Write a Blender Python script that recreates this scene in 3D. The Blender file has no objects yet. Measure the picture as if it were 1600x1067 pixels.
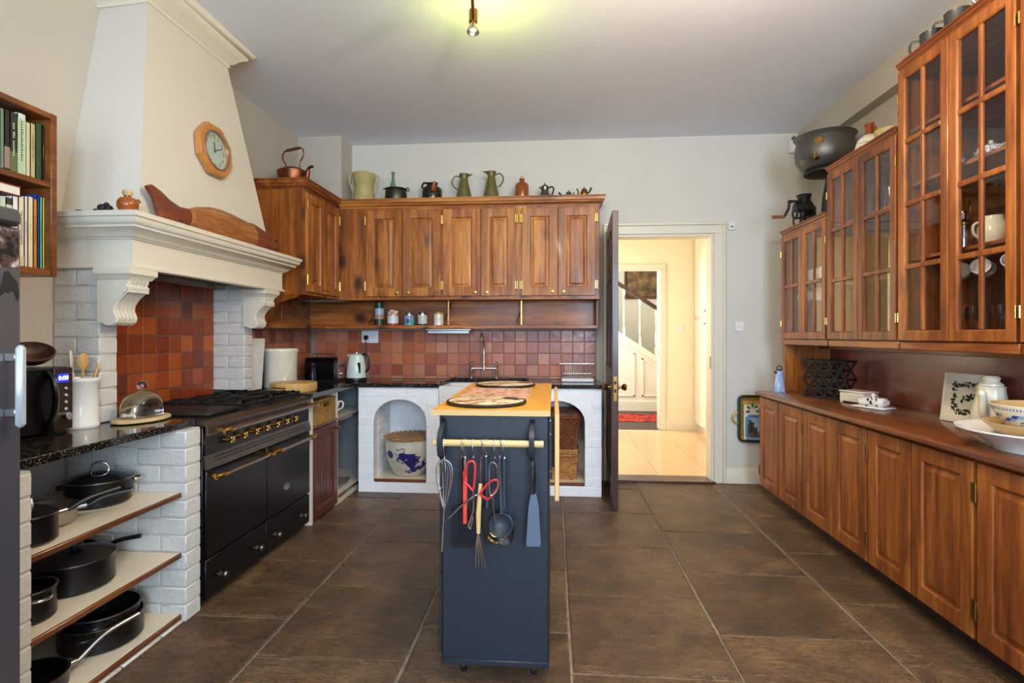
import bpy, bmesh, math, random
from mathutils import Matrix, Vector
random.seed(7)
S = bpy.context.scene
C = S.collection
PI = math.pi

# ------------------------------------------------------------------ camera
cd = bpy.data.cameras.new('camera'); cam = bpy.data.objects.new('camera', cd); C.objects.link(cam)
cd.sensor_width = 36.0; cd.lens = 835 / 1600 * 36.0
cd.shift_y = -10.5 / 1600
cd.clip_start = 0.05
cam.location = (0, 0, 1.30)
cam.rotation_euler = (PI / 2, 0, math.atan(65 / 835))
S.camera = cam

# ------------------------------------------------------------------ world, exposure, lights
S.view_settings.view_transform = 'Standard'
S.view_settings.look = 'None'
S.view_settings.exposure = 0.0
S.view_settings.gamma = 1.0
S.view_settings.use_curve_mapping = False
w = bpy.data.worlds.new('world'); S.world = w; w.use_nodes = True
bg = w.node_tree.nodes['Background']
bg.inputs[0].default_value = (0.62, 0.76, 1.0, 1); bg.inputs[1].default_value = 2.2

def area(name, loc, rot, sx, sy, power, col):
    l = bpy.data.lights.new(name, 'AREA'); l.shape = 'RECTANGLE'; l.size = sx; l.size_y = sy
    l.energy = power; l.color = col
    o = bpy.data.objects.new(name, l); C.objects.link(o); o.location = loc; o.rotation_euler = rot
    return o
# daylight entering through the two windows of the wall behind the photographer
area('window_daylight', (-1.15, -2.53, 1.75), (PI / 2, 0, 0), 1.3, 1.7, 56, (0.58, 0.77, 1.0))
area('window_daylight', (1.15, -2.53, 1.75), (PI / 2, 0, 0), 1.3, 1.7, 205, (0.58, 0.77, 1.0))
# warm fill lights added above the frame to brighten the room
def bulb(name, loc, power, col, r=.05):
    l = bpy.data.lights.new(name, 'POINT'); l.energy = power; l.color = col; l.shadow_soft_size = r
    o = bpy.data.objects.new(name, l); C.objects.link(o); o.location = loc; return o
bulb('warm_fill_lamp', (.75, 1.95, 2.60), 62, (1, .80, .56), .06)
bulb('warm_fill_lamp', (.10, 1.50, 2.55), 56, (1, .80, .56), .06)
# daylight through the window in the left hallway wall
area('hall_daylight', (-0.54, 6.2, 1.7), (0, -PI / 2, 0), 1.5, 1.6, 60, (1.0, 0.82, 0.58))
area('stair_light', (-0.48, 8.5, 2.0), (0, -PI / 2, 0), 1.2, 1.0, 110, (0.86, 0.93, 1.0))  # unseen area light before a solid wall, with no window opening

# ------------------------------------------------------------------ helpers
def lin(c):
    f = lambda v: (v / 255 / 12.92) if v / 255 <= 0.04045 else ((v / 255 + 0.055) / 1.055) ** 2.4
    return (f(c[0]), f(c[1]), f(c[2]), 1.0)

class B:
    """collects verts and faces of ONE mesh"""
    def __init__(s, T=None):
        s.v = []; s.f = []; s.m = []; s.T = T or Matrix.Identity(4); s.mi = 0
    def add(s, vs, fs):
        n = len(s.v)
        for p in vs: s.v.append(s.T @ Vector(p))
        for f in fs: s.f.append([n + i for i in f]); s.m.append(s.mi)
        return s
    def box(s, x0, x1, y0, y1, z0, z1, b=0.0):
        if x0 > x1: x0, x1 = x1, x0
        if y0 > y1: y0, y1 = y1, y0
        if z0 > z1: z0, z1 = z1, z0
        b = min(b, .45 * (x1 - x0), .45 * (y1 - y0), .45 * (z1 - z0))
        if b <= 0:
            return s.add([(x, y, z) for z in (z0, z1) for y in (y0, y1) for x in (x0, x1)],
                [(0, 2, 3, 1), (4, 5, 7, 6), (0, 1, 5, 4), (2, 6, 7, 3), (0, 4, 6, 2), (1, 3, 7, 5)])
        lo, hi = (x0, y0, z0), (x1, y1, z1)
        vs = []; ix = {}
        for cx in (0, 1):
            for cy in (0, 1):
                for cz in (0, 1):
                    c = (cx, cy, cz)
                    for a in range(3):
                        p = [0, 0, 0]
                        for k in range(3):
                            e = hi[k] if c[k] else lo[k]
                            p[k] = e if k == a else (e - b if c[k] else e + b)
                        ix[c + (a,)] = len(vs); vs.append(p)
        fs = []
        for a in range(3):
            o1, o2 = [k for k in range(3) if k != a]
            for sd in (0, 1):
                q = []
                for (i, j) in ((0, 0), (1, 0), (1, 1), (0, 1)):
                    c = [0, 0, 0]; c[a] = sd; c[o1] = i; c[o2] = j
                    q.append(ix[tuple(c) + (a,)])
                fs.append(q)
            for i in (0, 1):
                for j in (0, 1):
                    c0 = [0, 0, 0]; c0[o1] = i; c0[o2] = j; c1 = list(c0); c1[a] = 1
                    fs.append([ix[tuple(c0) + (o1,)], ix[tuple(c1) + (o1,)], ix[tuple(c1) + (o2,)], ix[tuple(c0) + (o2,)]])
        for cx in (0, 1):
            for cy in (0, 1):
                for cz in (0, 1):
                    fs.append([ix[(cx, cy, cz, a)] for a in range(3)])
        return s.add(vs, fs)
    def lathe(s, prof, seg=24, c=(0, 0, 0), closed=False, sx=1, sy=1):
        """prof: list of (r, z); r == 0 makes a pole"""
        vs = []; rows = []
        for r, z in prof:
            if r <= 1e-6: rows.append([len(vs)]); vs.append((c[0], c[1], c[2] + z))
            else:
                rows.append(list(range(len(vs), len(vs) + seg)))
                for k in range(seg):
                    a = 2 * PI * k / seg
                    vs.append((c[0] + r * math.cos(a) * sx, c[1] + r * math.sin(a) * sy, c[2] + z))
        fs = []
        pr = list(zip(rows, rows[1:]))
        if closed: pr.append((rows[-1], rows[0]))
        for A, D in pr:
            for k in range(seg):
                k2 = (k + 1) % seg
                if len(A) == 1 and len(D) == 1: continue
                if len(A) == 1: fs.append((A[0], D[k2], D[k]))
                elif len(D) == 1: fs.append((A[k], A[k2], D[0]))
                else: fs.append((A[k], A[k2], D[k2], D[k]))
        return s.add(vs, fs)
    def cyl(s, p0, p1, r, seg=14, r1=None):
        return s.tube([p0, p1], [r, r if r1 is None else r1], seg)
    def ball(s, c, r, seg=14, n=8, sz=1.0, sx=1, sy=1):
        return s.lathe([(r * math.sin(PI * i / n) if 0 < i < n else 0, -r * sz * math.cos(PI * i / n)) for i in range(n + 1)], seg, c, sx=sx, sy=sy)
    def tube(s, pts, r, seg=8, closed=False, flat=1.0):
        P = [Vector(p) for p in pts]; n = len(P)
        R = r if isinstance(r, (list, tuple)) else [r] * n
        T = []
        for i in range(n):
            if closed: t = P[(i + 1) % n] - P[i - 1]
            elif i == 0: t = P[1] - P[0]
            elif i == n - 1: t = P[-1] - P[-2]
            else: t = (P[i + 1] - P[i]).normalized() + (P[i] - P[i - 1]).normalized()
            if t.length < 1e-9: t = Vector((0, 0, 1))
            T.append(t.normalized())
        u = T[0].orthogonal().normalized()
        vs = []; rows = []
        for i in range(n):
            u = (u - T[i] * u.dot(T[i]))
            u = u.normalized() if u.length > 1e-9 else T[i].orthogonal().normalized()
            q = T[i].cross(u)
            rows.append(list(range(len(vs), len(vs) + seg)))
            for k in range(seg):
                a = 2 * PI * k / seg
                vs.append(P[i] + (u * math.cos(a) + q * math.sin(a) * flat) * R[i])
        fs = []
        for i in range(n if closed else n - 1):
            A, D = rows[i], rows[(i + 1) % n]
            for k in range(seg): fs.append((A[k], A[(k + 1) % seg], D[(k + 1) % seg], D[k]))
        if not closed:
            fs.append(rows[0][::-1]); fs.append(rows[-1])
        return s.add(vs, fs)
    def prism(s, out, a, d0, d1):
        """out: polygon of (p, q); a: extrusion axis; p, q run along the other two axes in x,y,z order"""
        def mk(p, q, d):
            return {'x': (d, p, q), 'y': (p, d, q), 'z': (p, q, d)}[a]
        n = len(out)
        vs = [mk(p, q, d0) for p, q in out] + [mk(p, q, d1) for p, q in out]
        fs = [list(range(n))[::-1], list(range(n, 2 * n))] + [(i, (i + 1) % n, n + (i + 1) % n, n + i) for i in range(n)]
        return s.add(vs, fs)
    def rings(s, w, h, loops, fill=True, back=False):
        """nested rectangles in the local XZ plane, front facing -Y: loops of (inset, depth)"""
        vs = []; fs = []
        for i, d in loops:
            vs += [(i, d, i), (w - i, d, i), (w - i, d, h - i), (i, d, h - i)]
        for k in range(len(loops) - 1):
            for j in range(4):
                fs.append((4 * k + j, 4 * k + (j + 1) % 4, 4 * k + 4 + (j + 1) % 4, 4 * k + 4 + j))
        L = 4 * (len(loops) - 1)
        if fill: fs.append((L, L + 1, L + 2, L + 3))
        if back: fs.append((3, 2, 1, 0))
        return s.add(vs, fs)
    def mould(s, prof, path, close_ends=True):
        """sweep a profile of (outward, z) along a path of (x, y) with mitred corners; outward is to the right of travel"""
        n = len(path); rows = []; vs = []
        for i in range(n):
            p = Vector(path[i]); 
            d0 = (p - Vector(path[i - 1])).normalized() if i > 0 else None
            d1 = (Vector(path[i + 1]) - p).normalized() if i < n - 1 else None
            n0 = Vector((d0.y, -d0.x)) if d0 else None; n1 = Vector((d1.y, -d1.x)) if d1 else None
            if n0 and n1:
                m = (n0 + n1).normalized(); m = m / max(.2, m.dot(n1))
            else: m = n1 or n0
            rows.append(list(range(len(vs), len(vs) + len(prof))))
            for o, z in prof: vs.append((p.x + m.x * o, p.y + m.y * o, z))
        k = len(prof); fs = []
        for A, D in zip(rows, rows[1:]):
            for j in range(k): fs.append((A[j], A[(j + 1) % k], D[(j + 1) % k], D[j]))
        if close_ends: fs.append(rows[0][::-1]); fs.append(rows[-1])
        return s.add(vs, fs)
    def text(s, body, size, M, ext=0.0006):
        cu = bpy.data.curves.new('lettering', 'FONT'); cu.body = body; cu.size = size; cu.extrude = ext
        cu.align_x = 'CENTER'; cu.align_y = 'CENTER'; cu.resolution_u = 2
        o = bpy.data.objects.new('lettering', cu); C.objects.link(o)
        dg = bpy.context.evaluated_depsgraph_get()
        me = bpy.data.meshes.new_from_object(o.evaluated_get(dg))
        s.add([M @ v.co for v in me.vertices], [tuple(p.vertices) for p in me.polygons])
        bpy.data.objects.remove(o); bpy.data.curves.remove(cu); bpy.data.meshes.remove(me)
        return s
    def marks(s, n, size, M, ext=0.0004):
        """a line of n letter-sized strokes, for print too small to read in the photograph"""
        r = random.Random(n); w = size * .62
        for i in range(n):
            if r.random() < .14: continue
            x = (i - n / 2) * w; h = size * r.choice((.34, .34, .5)); q = Matrix(M)
            p = [(x, -size * .25), (x + w * .62, -size * .25), (x + w * .62, -size * .25 + h), (x, -size * .25 + h)]
            s.add([q @ Vector((a, c, ext)) for a, c in p], [(0, 1, 2, 3)])
        return s
    def mesh(s, name, mats, ang=40, recalc=True):
        me = bpy.data.meshes.new(name)
        me.from_pydata([tuple(p) for p in s.v], [], s.f)
        for m in (mats if isinstance(mats, (list, tuple)) else [mats]): me.materials.append(m)
        if any(s.m): me.polygons.foreach_set('material_index', s.m)
        if recalc:
            bm = bmesh.new(); bm.from_mesh(me); bmesh.ops.recalc_face_normals(bm, faces=bm.faces); bm.to_mesh(me); bm.free()
        if ang:
            me.polygons.foreach_set('use_smooth', [True] * len(me.polygons))
            me.set_sharp_from_angle(angle=math.radians(ang))
        return me
    def obj(s, name, mats, parent=None, world=False, ang=40, label=None, recalc=True):
        """world=True: the geometry was given in world coordinates, move it under its parent's origin"""
        if world and parent is not None:
            off = origin(parent); s.v = [p - off for p in s.v]
        o = bpy.data.objects.new(name, s.mesh(name, mats, ang, recalc)); C.objects.link(o)
        if parent is not None: o.parent = parent
        if label: o['label'] = label
        return o

def origin(o):
    v = Vector((0, 0, 0))
    while o is not None: v += o.location; o = o.parent
    return v
def tag(o, label, cat, group=None):
    o['label'] = label; o['category'] = cat
    if group: o['group'] = group
    return o
def thing(name, label, cat, loc=(0, 0, 0), rz=0, group=None):
    o = bpy.data.objects.new(name, None); C.objects.link(o); o.location = loc; o.rotation_euler = (0, 0, rz)
    o.empty_display_size = .05
    return tag(o, label, cat, group)
def single(b, name, mats, label, cat, loc=None, group=None, ang=40, rz=0):
    """a thing that is one mesh; geometry in local coordinates when loc is given"""
    o = b.obj(name, mats, ang=ang)
    if loc is not None: o.location = loc
    o.rotation_euler = (0, 0, rz)
    return tag(o, label, cat, group)
def struct(o, parent=None):
    o['kind'] = 'structure'; return o
def dup(root, loc, rz=None, label=None):
    def cp(o, par):
        c = o.copy(); C.objects.link(c); c.parent = par
        for ch in o.children: cp(ch, c)
        return c
    r = cp(root, None); r.location = loc
    if rz is not None: r.rotation_euler = (0, 0, rz)
    if label: r['label'] = label
    return r
def inst(me, name, parent, loc, rot=(0, 0, 0), scale=(1, 1, 1)):
    o = bpy.data.objects.new(name, me); C.objects.link(o); o.parent = parent
    o.location = Vector(loc) - origin(parent) ; o.rotation_euler = rot; o.scale = scale
    return o
def TR(x, y, z, rz=0, rx=0, ry=0):
    return Matrix.Translation((x, y, z)) @ Matrix.Rotation(rz, 4, 'Z') @ Matrix.Rotation(ry, 4, 'Y') @ Matrix.Rotation(rx, 4, 'X')
def arc(c, r, a0, a1, n=12, plane='xz'):
    out = []
    for i in range(n + 1):
        a = math.radians(a0 + (a1 - a0) * i / n); p, q = r * math.cos(a), r * math.sin(a)
        out.append({'xz': (c[0] + p, c[1], c[2] + q), 'xy': (c[0] + p, c[1] + q, c[2]), 'yz': (c[0], c[1] + p, c[2] + q)}[plane])
    return out
def smooth(pts, n=6):
    """Catmull-Rom through 3D points"""
    P = [Vector(p) for p in pts]; P = [P[0] * 2 - P[1]] + P + [P[-1] * 2 - P[-2]]; out = []
    for i in range(1, len(P) - 2):
        for k in range(n):
            t = k / n
            out.append(.5 * ((2 * P[i]) + (P[i + 1] - P[i - 1]) * t + (2 * P[i - 1] - 5 * P[i] + 4 * P[i + 1] - P[i + 2]) * t * t + (3 * P[i] - P[i - 1] - 3 * P[i + 1] + P[i + 2]) * t ** 3))
    out.append(P[-2]); return out

# ------------------------------------------------------------------ materials
class N:
    def __init__(s, name):
        s.m = bpy.data.materials.new(name); s.m.use_nodes = True; s.t = s.m.node_tree
        s.b = s.t.nodes['Principled BSDF']
    def n(s, ty, **kw):
        x = s.t.nodes.new('ShaderNode' + ty)
        for k, v in kw.items():
            if k.startswith('i_'):
                key = k[2:]; x.inputs[int(key) if key.isdigit() else key.replace('_', ' ')].default_value = v
            else: setattr(x, k, v)
        return x
    def l(s, a, b): s.t.links.new(a, b)
    def ramp(s, fac, stops):
        r = s.n('ValToRGB'); e = r.color_ramp.elements
        while len(e) < len(stops): e.new(.5)
        for el, (p, c) in zip(e, stops): el.position = p; el.color = c
        s.l(fac, r.inputs[0]); return r.outputs[0]
    def math(s, op, a, b=None):
        x = s.n('Math', operation=op)
        for i, q in enumerate((a, b)):
            if q is None: continue
            if isinstance(q, (int, float)): x.inputs[i].default_value = q
            else: s.l(q, x.inputs[i])
        return x.outputs[0]
    def mix(s, fac, a, b, mode='MIX'):
        x = s.n('Mix', data_type='RGBA', blend_type=mode)
        for inp, q in ((x.inputs[0], fac), (x.inputs[6], a), (x.inputs[7], b)):
            if isinstance(q, (int, float)): inp.default_value = q
            elif isinstance(q, tuple): inp.default_value = q
            else: s.l(q, inp)
        return x.outputs[2]
    def coord(s, scale=(1, 1, 1), kind='Object', rnd=True):
        tc = s.n('TexCoord'); mp = s.n('Mapping'); mp.inputs['Scale'].default_value = scale
        if rnd:
            oi = s.n('ObjectInfo'); va = s.n('VectorMath', operation='ADD'); sc = s.n('VectorMath', operation='SCALE')
            cx = s.n('CombineXYZ'); s.l(oi.outputs['Random'], cx.inputs[0]); s.l(oi.outputs['Random'], cx.inputs[1]); s.l(oi.outputs['Random'], cx.inputs[2])
            s.l(cx.outputs[0], sc.inputs[0]); sc.inputs['Scale'].default_value = 7.3
            s.l(tc.outputs[kind], va.inputs[0]); s.l(sc.outputs[0], va.inputs[1]); s.l(va.outputs[0], mp.inputs[0])
        else: s.l(tc.outputs[kind], mp.inputs[0])
        return mp.outputs[0]
    def noise(s, vec, scale=5, detail=4, rough=.55, dist=0):
        x = s.n('TexNoise'); x.inputs['Scale'].default_value = scale; x.inputs['Detail'].default_value = detail
        x.inputs['Roughness'].default_value = rough; x.inputs['Distortion'].default_value = dist
        s.l(vec, x.inputs['Vector']); return x.outputs['Fac']
    def bump(s, h, strength=.3, dist=.01):
        x = s.n('Bump'); x.inputs['Strength'].default_value = strength; x.inputs['Distance'].default_value = dist
        s.l(h, x.inputs['Height']); s.l(x.outputs[0], s.b.inputs['Normal']); return x
    def fin(s, col=None, rough=.5, metal=0, spec=.5, coat=0, trans=0, ior=None):
        if col is not None:
            if isinstance(col, tuple): s.b.inputs['Base Color'].default_value = col
            else: s.l(col, s.b.inputs['Base Color'])
        if isinstance(rough, (int, float)): s.b.inputs['Roughness'].default_value = rough
        else: s.l(rough, s.b.inputs['Roughness'])
        s.b.inputs['Metallic'].default_value = metal; s.b.inputs['Specular IOR Level'].default_value = spec
        s.b.inputs['Coat Weight'].default_value = coat; s.b.inputs['Coat Roughness'].default_value = .12
        s.b.inputs['Transmission Weight'].default_value = trans
        if ior: s.b.inputs['IOR'].default_value = ior
        return s.m

def plain(name, c, rough=.5, metal=0, var=.06, scale=12, coat=0, spec=.5, bump=0, bscale=60):
    k = N(name); v = k.coord(rnd=False); f = k.noise(v, scale, 3)
    c0 = lin(c); a = tuple(x * (1 - var) for x in c0[:3]) + (1,); d = tuple(min(1, x * (1 + var)) for x in c0[:3]) + (1,)
    col = k.ramp(f, [(.3, a), (.7, d)])
    if bump: k.bump(k.noise(v, bscale, 3), bump, .003)
    return k.fin(col, rough, metal, spec, coat)
def wood(name, dark, mid, light, axis='z', rough=.42, knots=0.0, coat=.12, fine=1.0, spec=.4):
    k = N(name); st = {'x': (.09, 1, 1), 'y': (1, .09, 1), 'z': (1, 1, .09)}[axis]
    v = k.coord(st)
    n1 = k.noise(v, 14 * fine, 5, .6, .6); n2 = k.noise(v, 70 * fine, 3, .7); 
    big = k.noise(k.coord({'x': (.3, 1, 1), 'y': (1, .3, 1), 'z': (1, 1, .3)}[axis]), 3.2, 2)
    f = k.math('ADD', k.math('MULTIPLY', n1, .55), k.math('ADD', k.math('MULTIPLY', n2, .25), k.math('MULTIPLY', big, .3)))
    col = k.ramp(f, [(.38, lin(dark)), (.53, lin(mid)), (.68, lin(light))])
    if knots:
        k0 = k.coord(); sx = k.n('SeparateXYZ'); k.l(k0, sx.inputs[0]); cb = k.n('CombineXYZ')
        k.l(k.math('MULTIPLY', k.math('ADD', sx.outputs[0], sx.outputs[1]), .7 if axis != 'z' else 1.0), cb.inputs[0]); k.l(k.math('MULTIPLY', sx.outputs[2], .7 if axis == 'z' else 1.0), cb.inputs[1])
        kc = cb.outputs[0]
        vo = k.n('TexVoronoi', voronoi_dimensions='2D'); vo.inputs['Scale'].default_value = 4.4; k.l(kc, vo.inputs['Vector'])
        d = k.math('ADD', vo.outputs['Distance'], k.math('MULTIPLY', k.math('SUBTRACT', k.noise(kc, 14, 3), .5), .26))
        kf = k.ramp(d, [(.10, (1, 1, 1, 1)), (.16, (.55, .55, .55, 1)), (.27, (0, 0, 0, 1))])
        sc_ = k.n('SeparateColor'); k.l(vo.outputs['Color'], sc_.inputs[0]); on = k.math('LESS_THAN', sc_.outputs[0], .25 + .35 * knots)
        col = k.mix(k.math('MULTIPLY', k.math('MULTIPLY', kf, on), min(1, .35 + knots * .6)), col, lin((54, 30, 16)))
    oi = k.n('ObjectInfo'); hv = k.n('HueSaturation'); k.l(col, hv.inputs['Color'])
    k.l(k.math('ADD', k.math('MULTIPLY', oi.outputs['Random'], .3), .85), hv.inputs['Value'])
    k.bump(n2, .12, .002)
    return k.fin(hv.outputs[0], rough, 0, spec, coat)
def metal(name, c, rough=.25, var=.1, scale=20, m=1.0):
    return plain(name, c, rough, m, var, scale)
def glass(name, tint=(1, 1, 1), rough=0.0, ior=1.5):
    """thin glass: transparency with a mirror reflection by Fresnel"""
    k = N(name); k.t.nodes.remove(k.b)
    out = [n for n in k.t.nodes if n.type == 'OUTPUT_MATERIAL'][0]
    lw = k.n('LayerWeight'); lw.inputs['Blend'].default_value = .5   # facing, the same on both sides of the sheet
    r0 = ((ior - 1) / (ior + 1)) ** 2
    fac = k.math('ADD', k.math('MULTIPLY', k.math('POWER', lw.outputs['Facing'], 5), 1 - r0), r0)
    tr = k.n('BsdfTransparent'); tr.inputs[0].default_value = tint + (1,)
    gl = k.n('BsdfGlossy'); gl.inputs['Roughness'].default_value = rough; gl.inputs['Color'].default_value = (1, 1, 1, 1)
    mx = k.n('MixShader'); k.l(fac, mx.inputs[0]); k.l(tr.outputs[0], mx.inputs[1]); k.l(gl.outputs[0], mx.inputs[2])
    k.l(mx.outputs[0], out.inputs[0]); return k.m
def emit(name, c, strength):
    k = N(name); k.b.inputs['Emission Color'].default_value = c + (1,); k.b.inputs['Emission Strength'].default_value = strength
    return k.fin((.02, .02, .02, 1), .4)

def m_plaster(name, c, var=.04):
    k = N(name); v = k.coord(rnd=False); f = k.noise(v, 2.2, 5); c0 = lin(c)
    col = k.ramp(f, [(.3, tuple(x * (1 - var) for x in c0[:3]) + (1,)), (.7, c0)])
    k.bump(k.noise(v, 40, 4), .08, .004)
    return k.fin(col, .75, 0, .25)
def m_tile(name, cols, rough=.28):
    k = N(name); oi = k.n('ObjectInfo'); v = k.coord()
    n = len(cols); base = k.ramp(oi.outputs['Random'], [(i / max(1, n - 1), lin(c)) for i, c in enumerate(cols)])
    f = k.noise(v, 22, 5, .65); sp = k.noise(v, 120, 2)
    col = k.mix(k.math('MULTIPLY', f, .38), base, lin((84, 40, 24)))
    pit = k.ramp(sp, [(.30, (1, 1, 1, 1)), (.37, (0, 0, 0, 1))])
    col = k.mix(k.math('MULTIPLY', pit, .55), col, lin((70, 38, 30)))
    k.bump(k.math('ADD', f, k.math('MULTIPLY', sp, .5)), .22, .004)
    return k.fin(col, k.ramp(f, [(.3, (rough * .7,) * 3 + (1,)), (.7, (rough * 1.5,) * 3 + (1,))]), 0, .5)
def m_slab():
    k = N('flagstone'); v = k.coord(); v2 = k.coord((1, 5, 1)); oi = k.n('ObjectInfo')
    f = k.noise(v, 3.5, 7, .62, .4); g = k.noise(v2, 9, 5, .6, 1.2); h = k.noise(v, 95, 3); fi_ = k.noise(k.coord((1, 3.5, 1)), 34, 5, .7, 1.5)
    col = k.ramp(k.math('ADD', k.math('MULTIPLY', f, .42), k.math('ADD', k.math('MULTIPLY', g, .24), k.math('MULTIPLY', fi_, .34))), [(.36, lin((52, 36, 23))), (.5, lin((96, 69, 43))), (.63, lin((150, 115, 76)))])
    rust = k.ramp(k.noise(v, 2.1, 4), [(.56, (0, 0, 0, 1)), (.72, (1, 1, 1, 1))])
    col = k.mix(k.math('MULTIPLY', rust, .3), col, lin((118, 82, 44)))
    sp = k.ramp(h, [(.62, (0, 0, 0, 1)), (.70, (1, 1, 1, 1))]); sm = k.ramp(k.noise(v, 3, 3), [(.45, (0, 0, 0, 1)), (.68, (1, 1, 1, 1))])
    col = k.mix(k.math('MULTIPLY', k.math('MULTIPLY', sp, sm), .75), col, lin((176, 162, 142)))
    hv = k.n('HueSaturation'); k.l(col, hv.inputs['Color']); k.l(k.math('ADD', k.math('MULTIPLY', oi.outputs['Random'], .25), .87), hv.inputs['Value'])
    k.bump(k.math('ADD', k.math('MULTIPLY', f, .8), k.math('ADD', k.math('MULTIPLY', g, .5), k.math('ADD', k.math('MULTIPLY', fi_, .5), k.math('MULTIPLY', h, .16)))), .95, .014)
    return k.fin(hv.outputs[0], k.ramp(fi_, [(.35, (.20,) * 3 + (1,)), (.65, (.46,) * 3 + (1,))]), 0, .55)
def m_brickpaint(name, c):
    k = N(name); v = k.coord(); f = k.noise(v, 9, 4); g = k.noise(v, 55, 4); c0 = lin(c)
    col = k.ramp(f, [(.3, tuple(x * .93 for x in c0[:3]) + (1,)), (.7, c0)])
    k.bump(k.math('ADD', g, k.math('MULTIPLY', f, .6)), .5, .008)
    return k.fin(col, .55, 0, .35)
def m_granite():
    k = N('black_granite'); v = k.coord(rnd=False); a = k.noise(v, 150, 2, .6); b = k.noise(v, 60, 3)
    col = k.ramp(a, [(.50, lin((16, 15, 15))), (.60, lin((54, 48, 43))), (.70, lin((140, 126, 108)))])
    col = k.mix(k.ramp(b, [(.5, (0, 0, 0, 1)), (.7, (.5, .5, .5, 1))]), col, lin((40, 30, 24)))
    return k.fin(col, .09, 0, .6)
def m_wicker(name, dark, light, scale=1.0):
    k = N(name); v = k.coord(); f = k.noise(v, 60 * scale, 4); g = k.noise(v, 9, 3)
    col = k.ramp(k.math('ADD', k.math('MULTIPLY', f, .6), k.math('MULTIPLY', g, .4)), [(.35, lin(dark)), (.65, lin(light))])
    return k.fin(col, .55, 0, .35)

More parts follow.
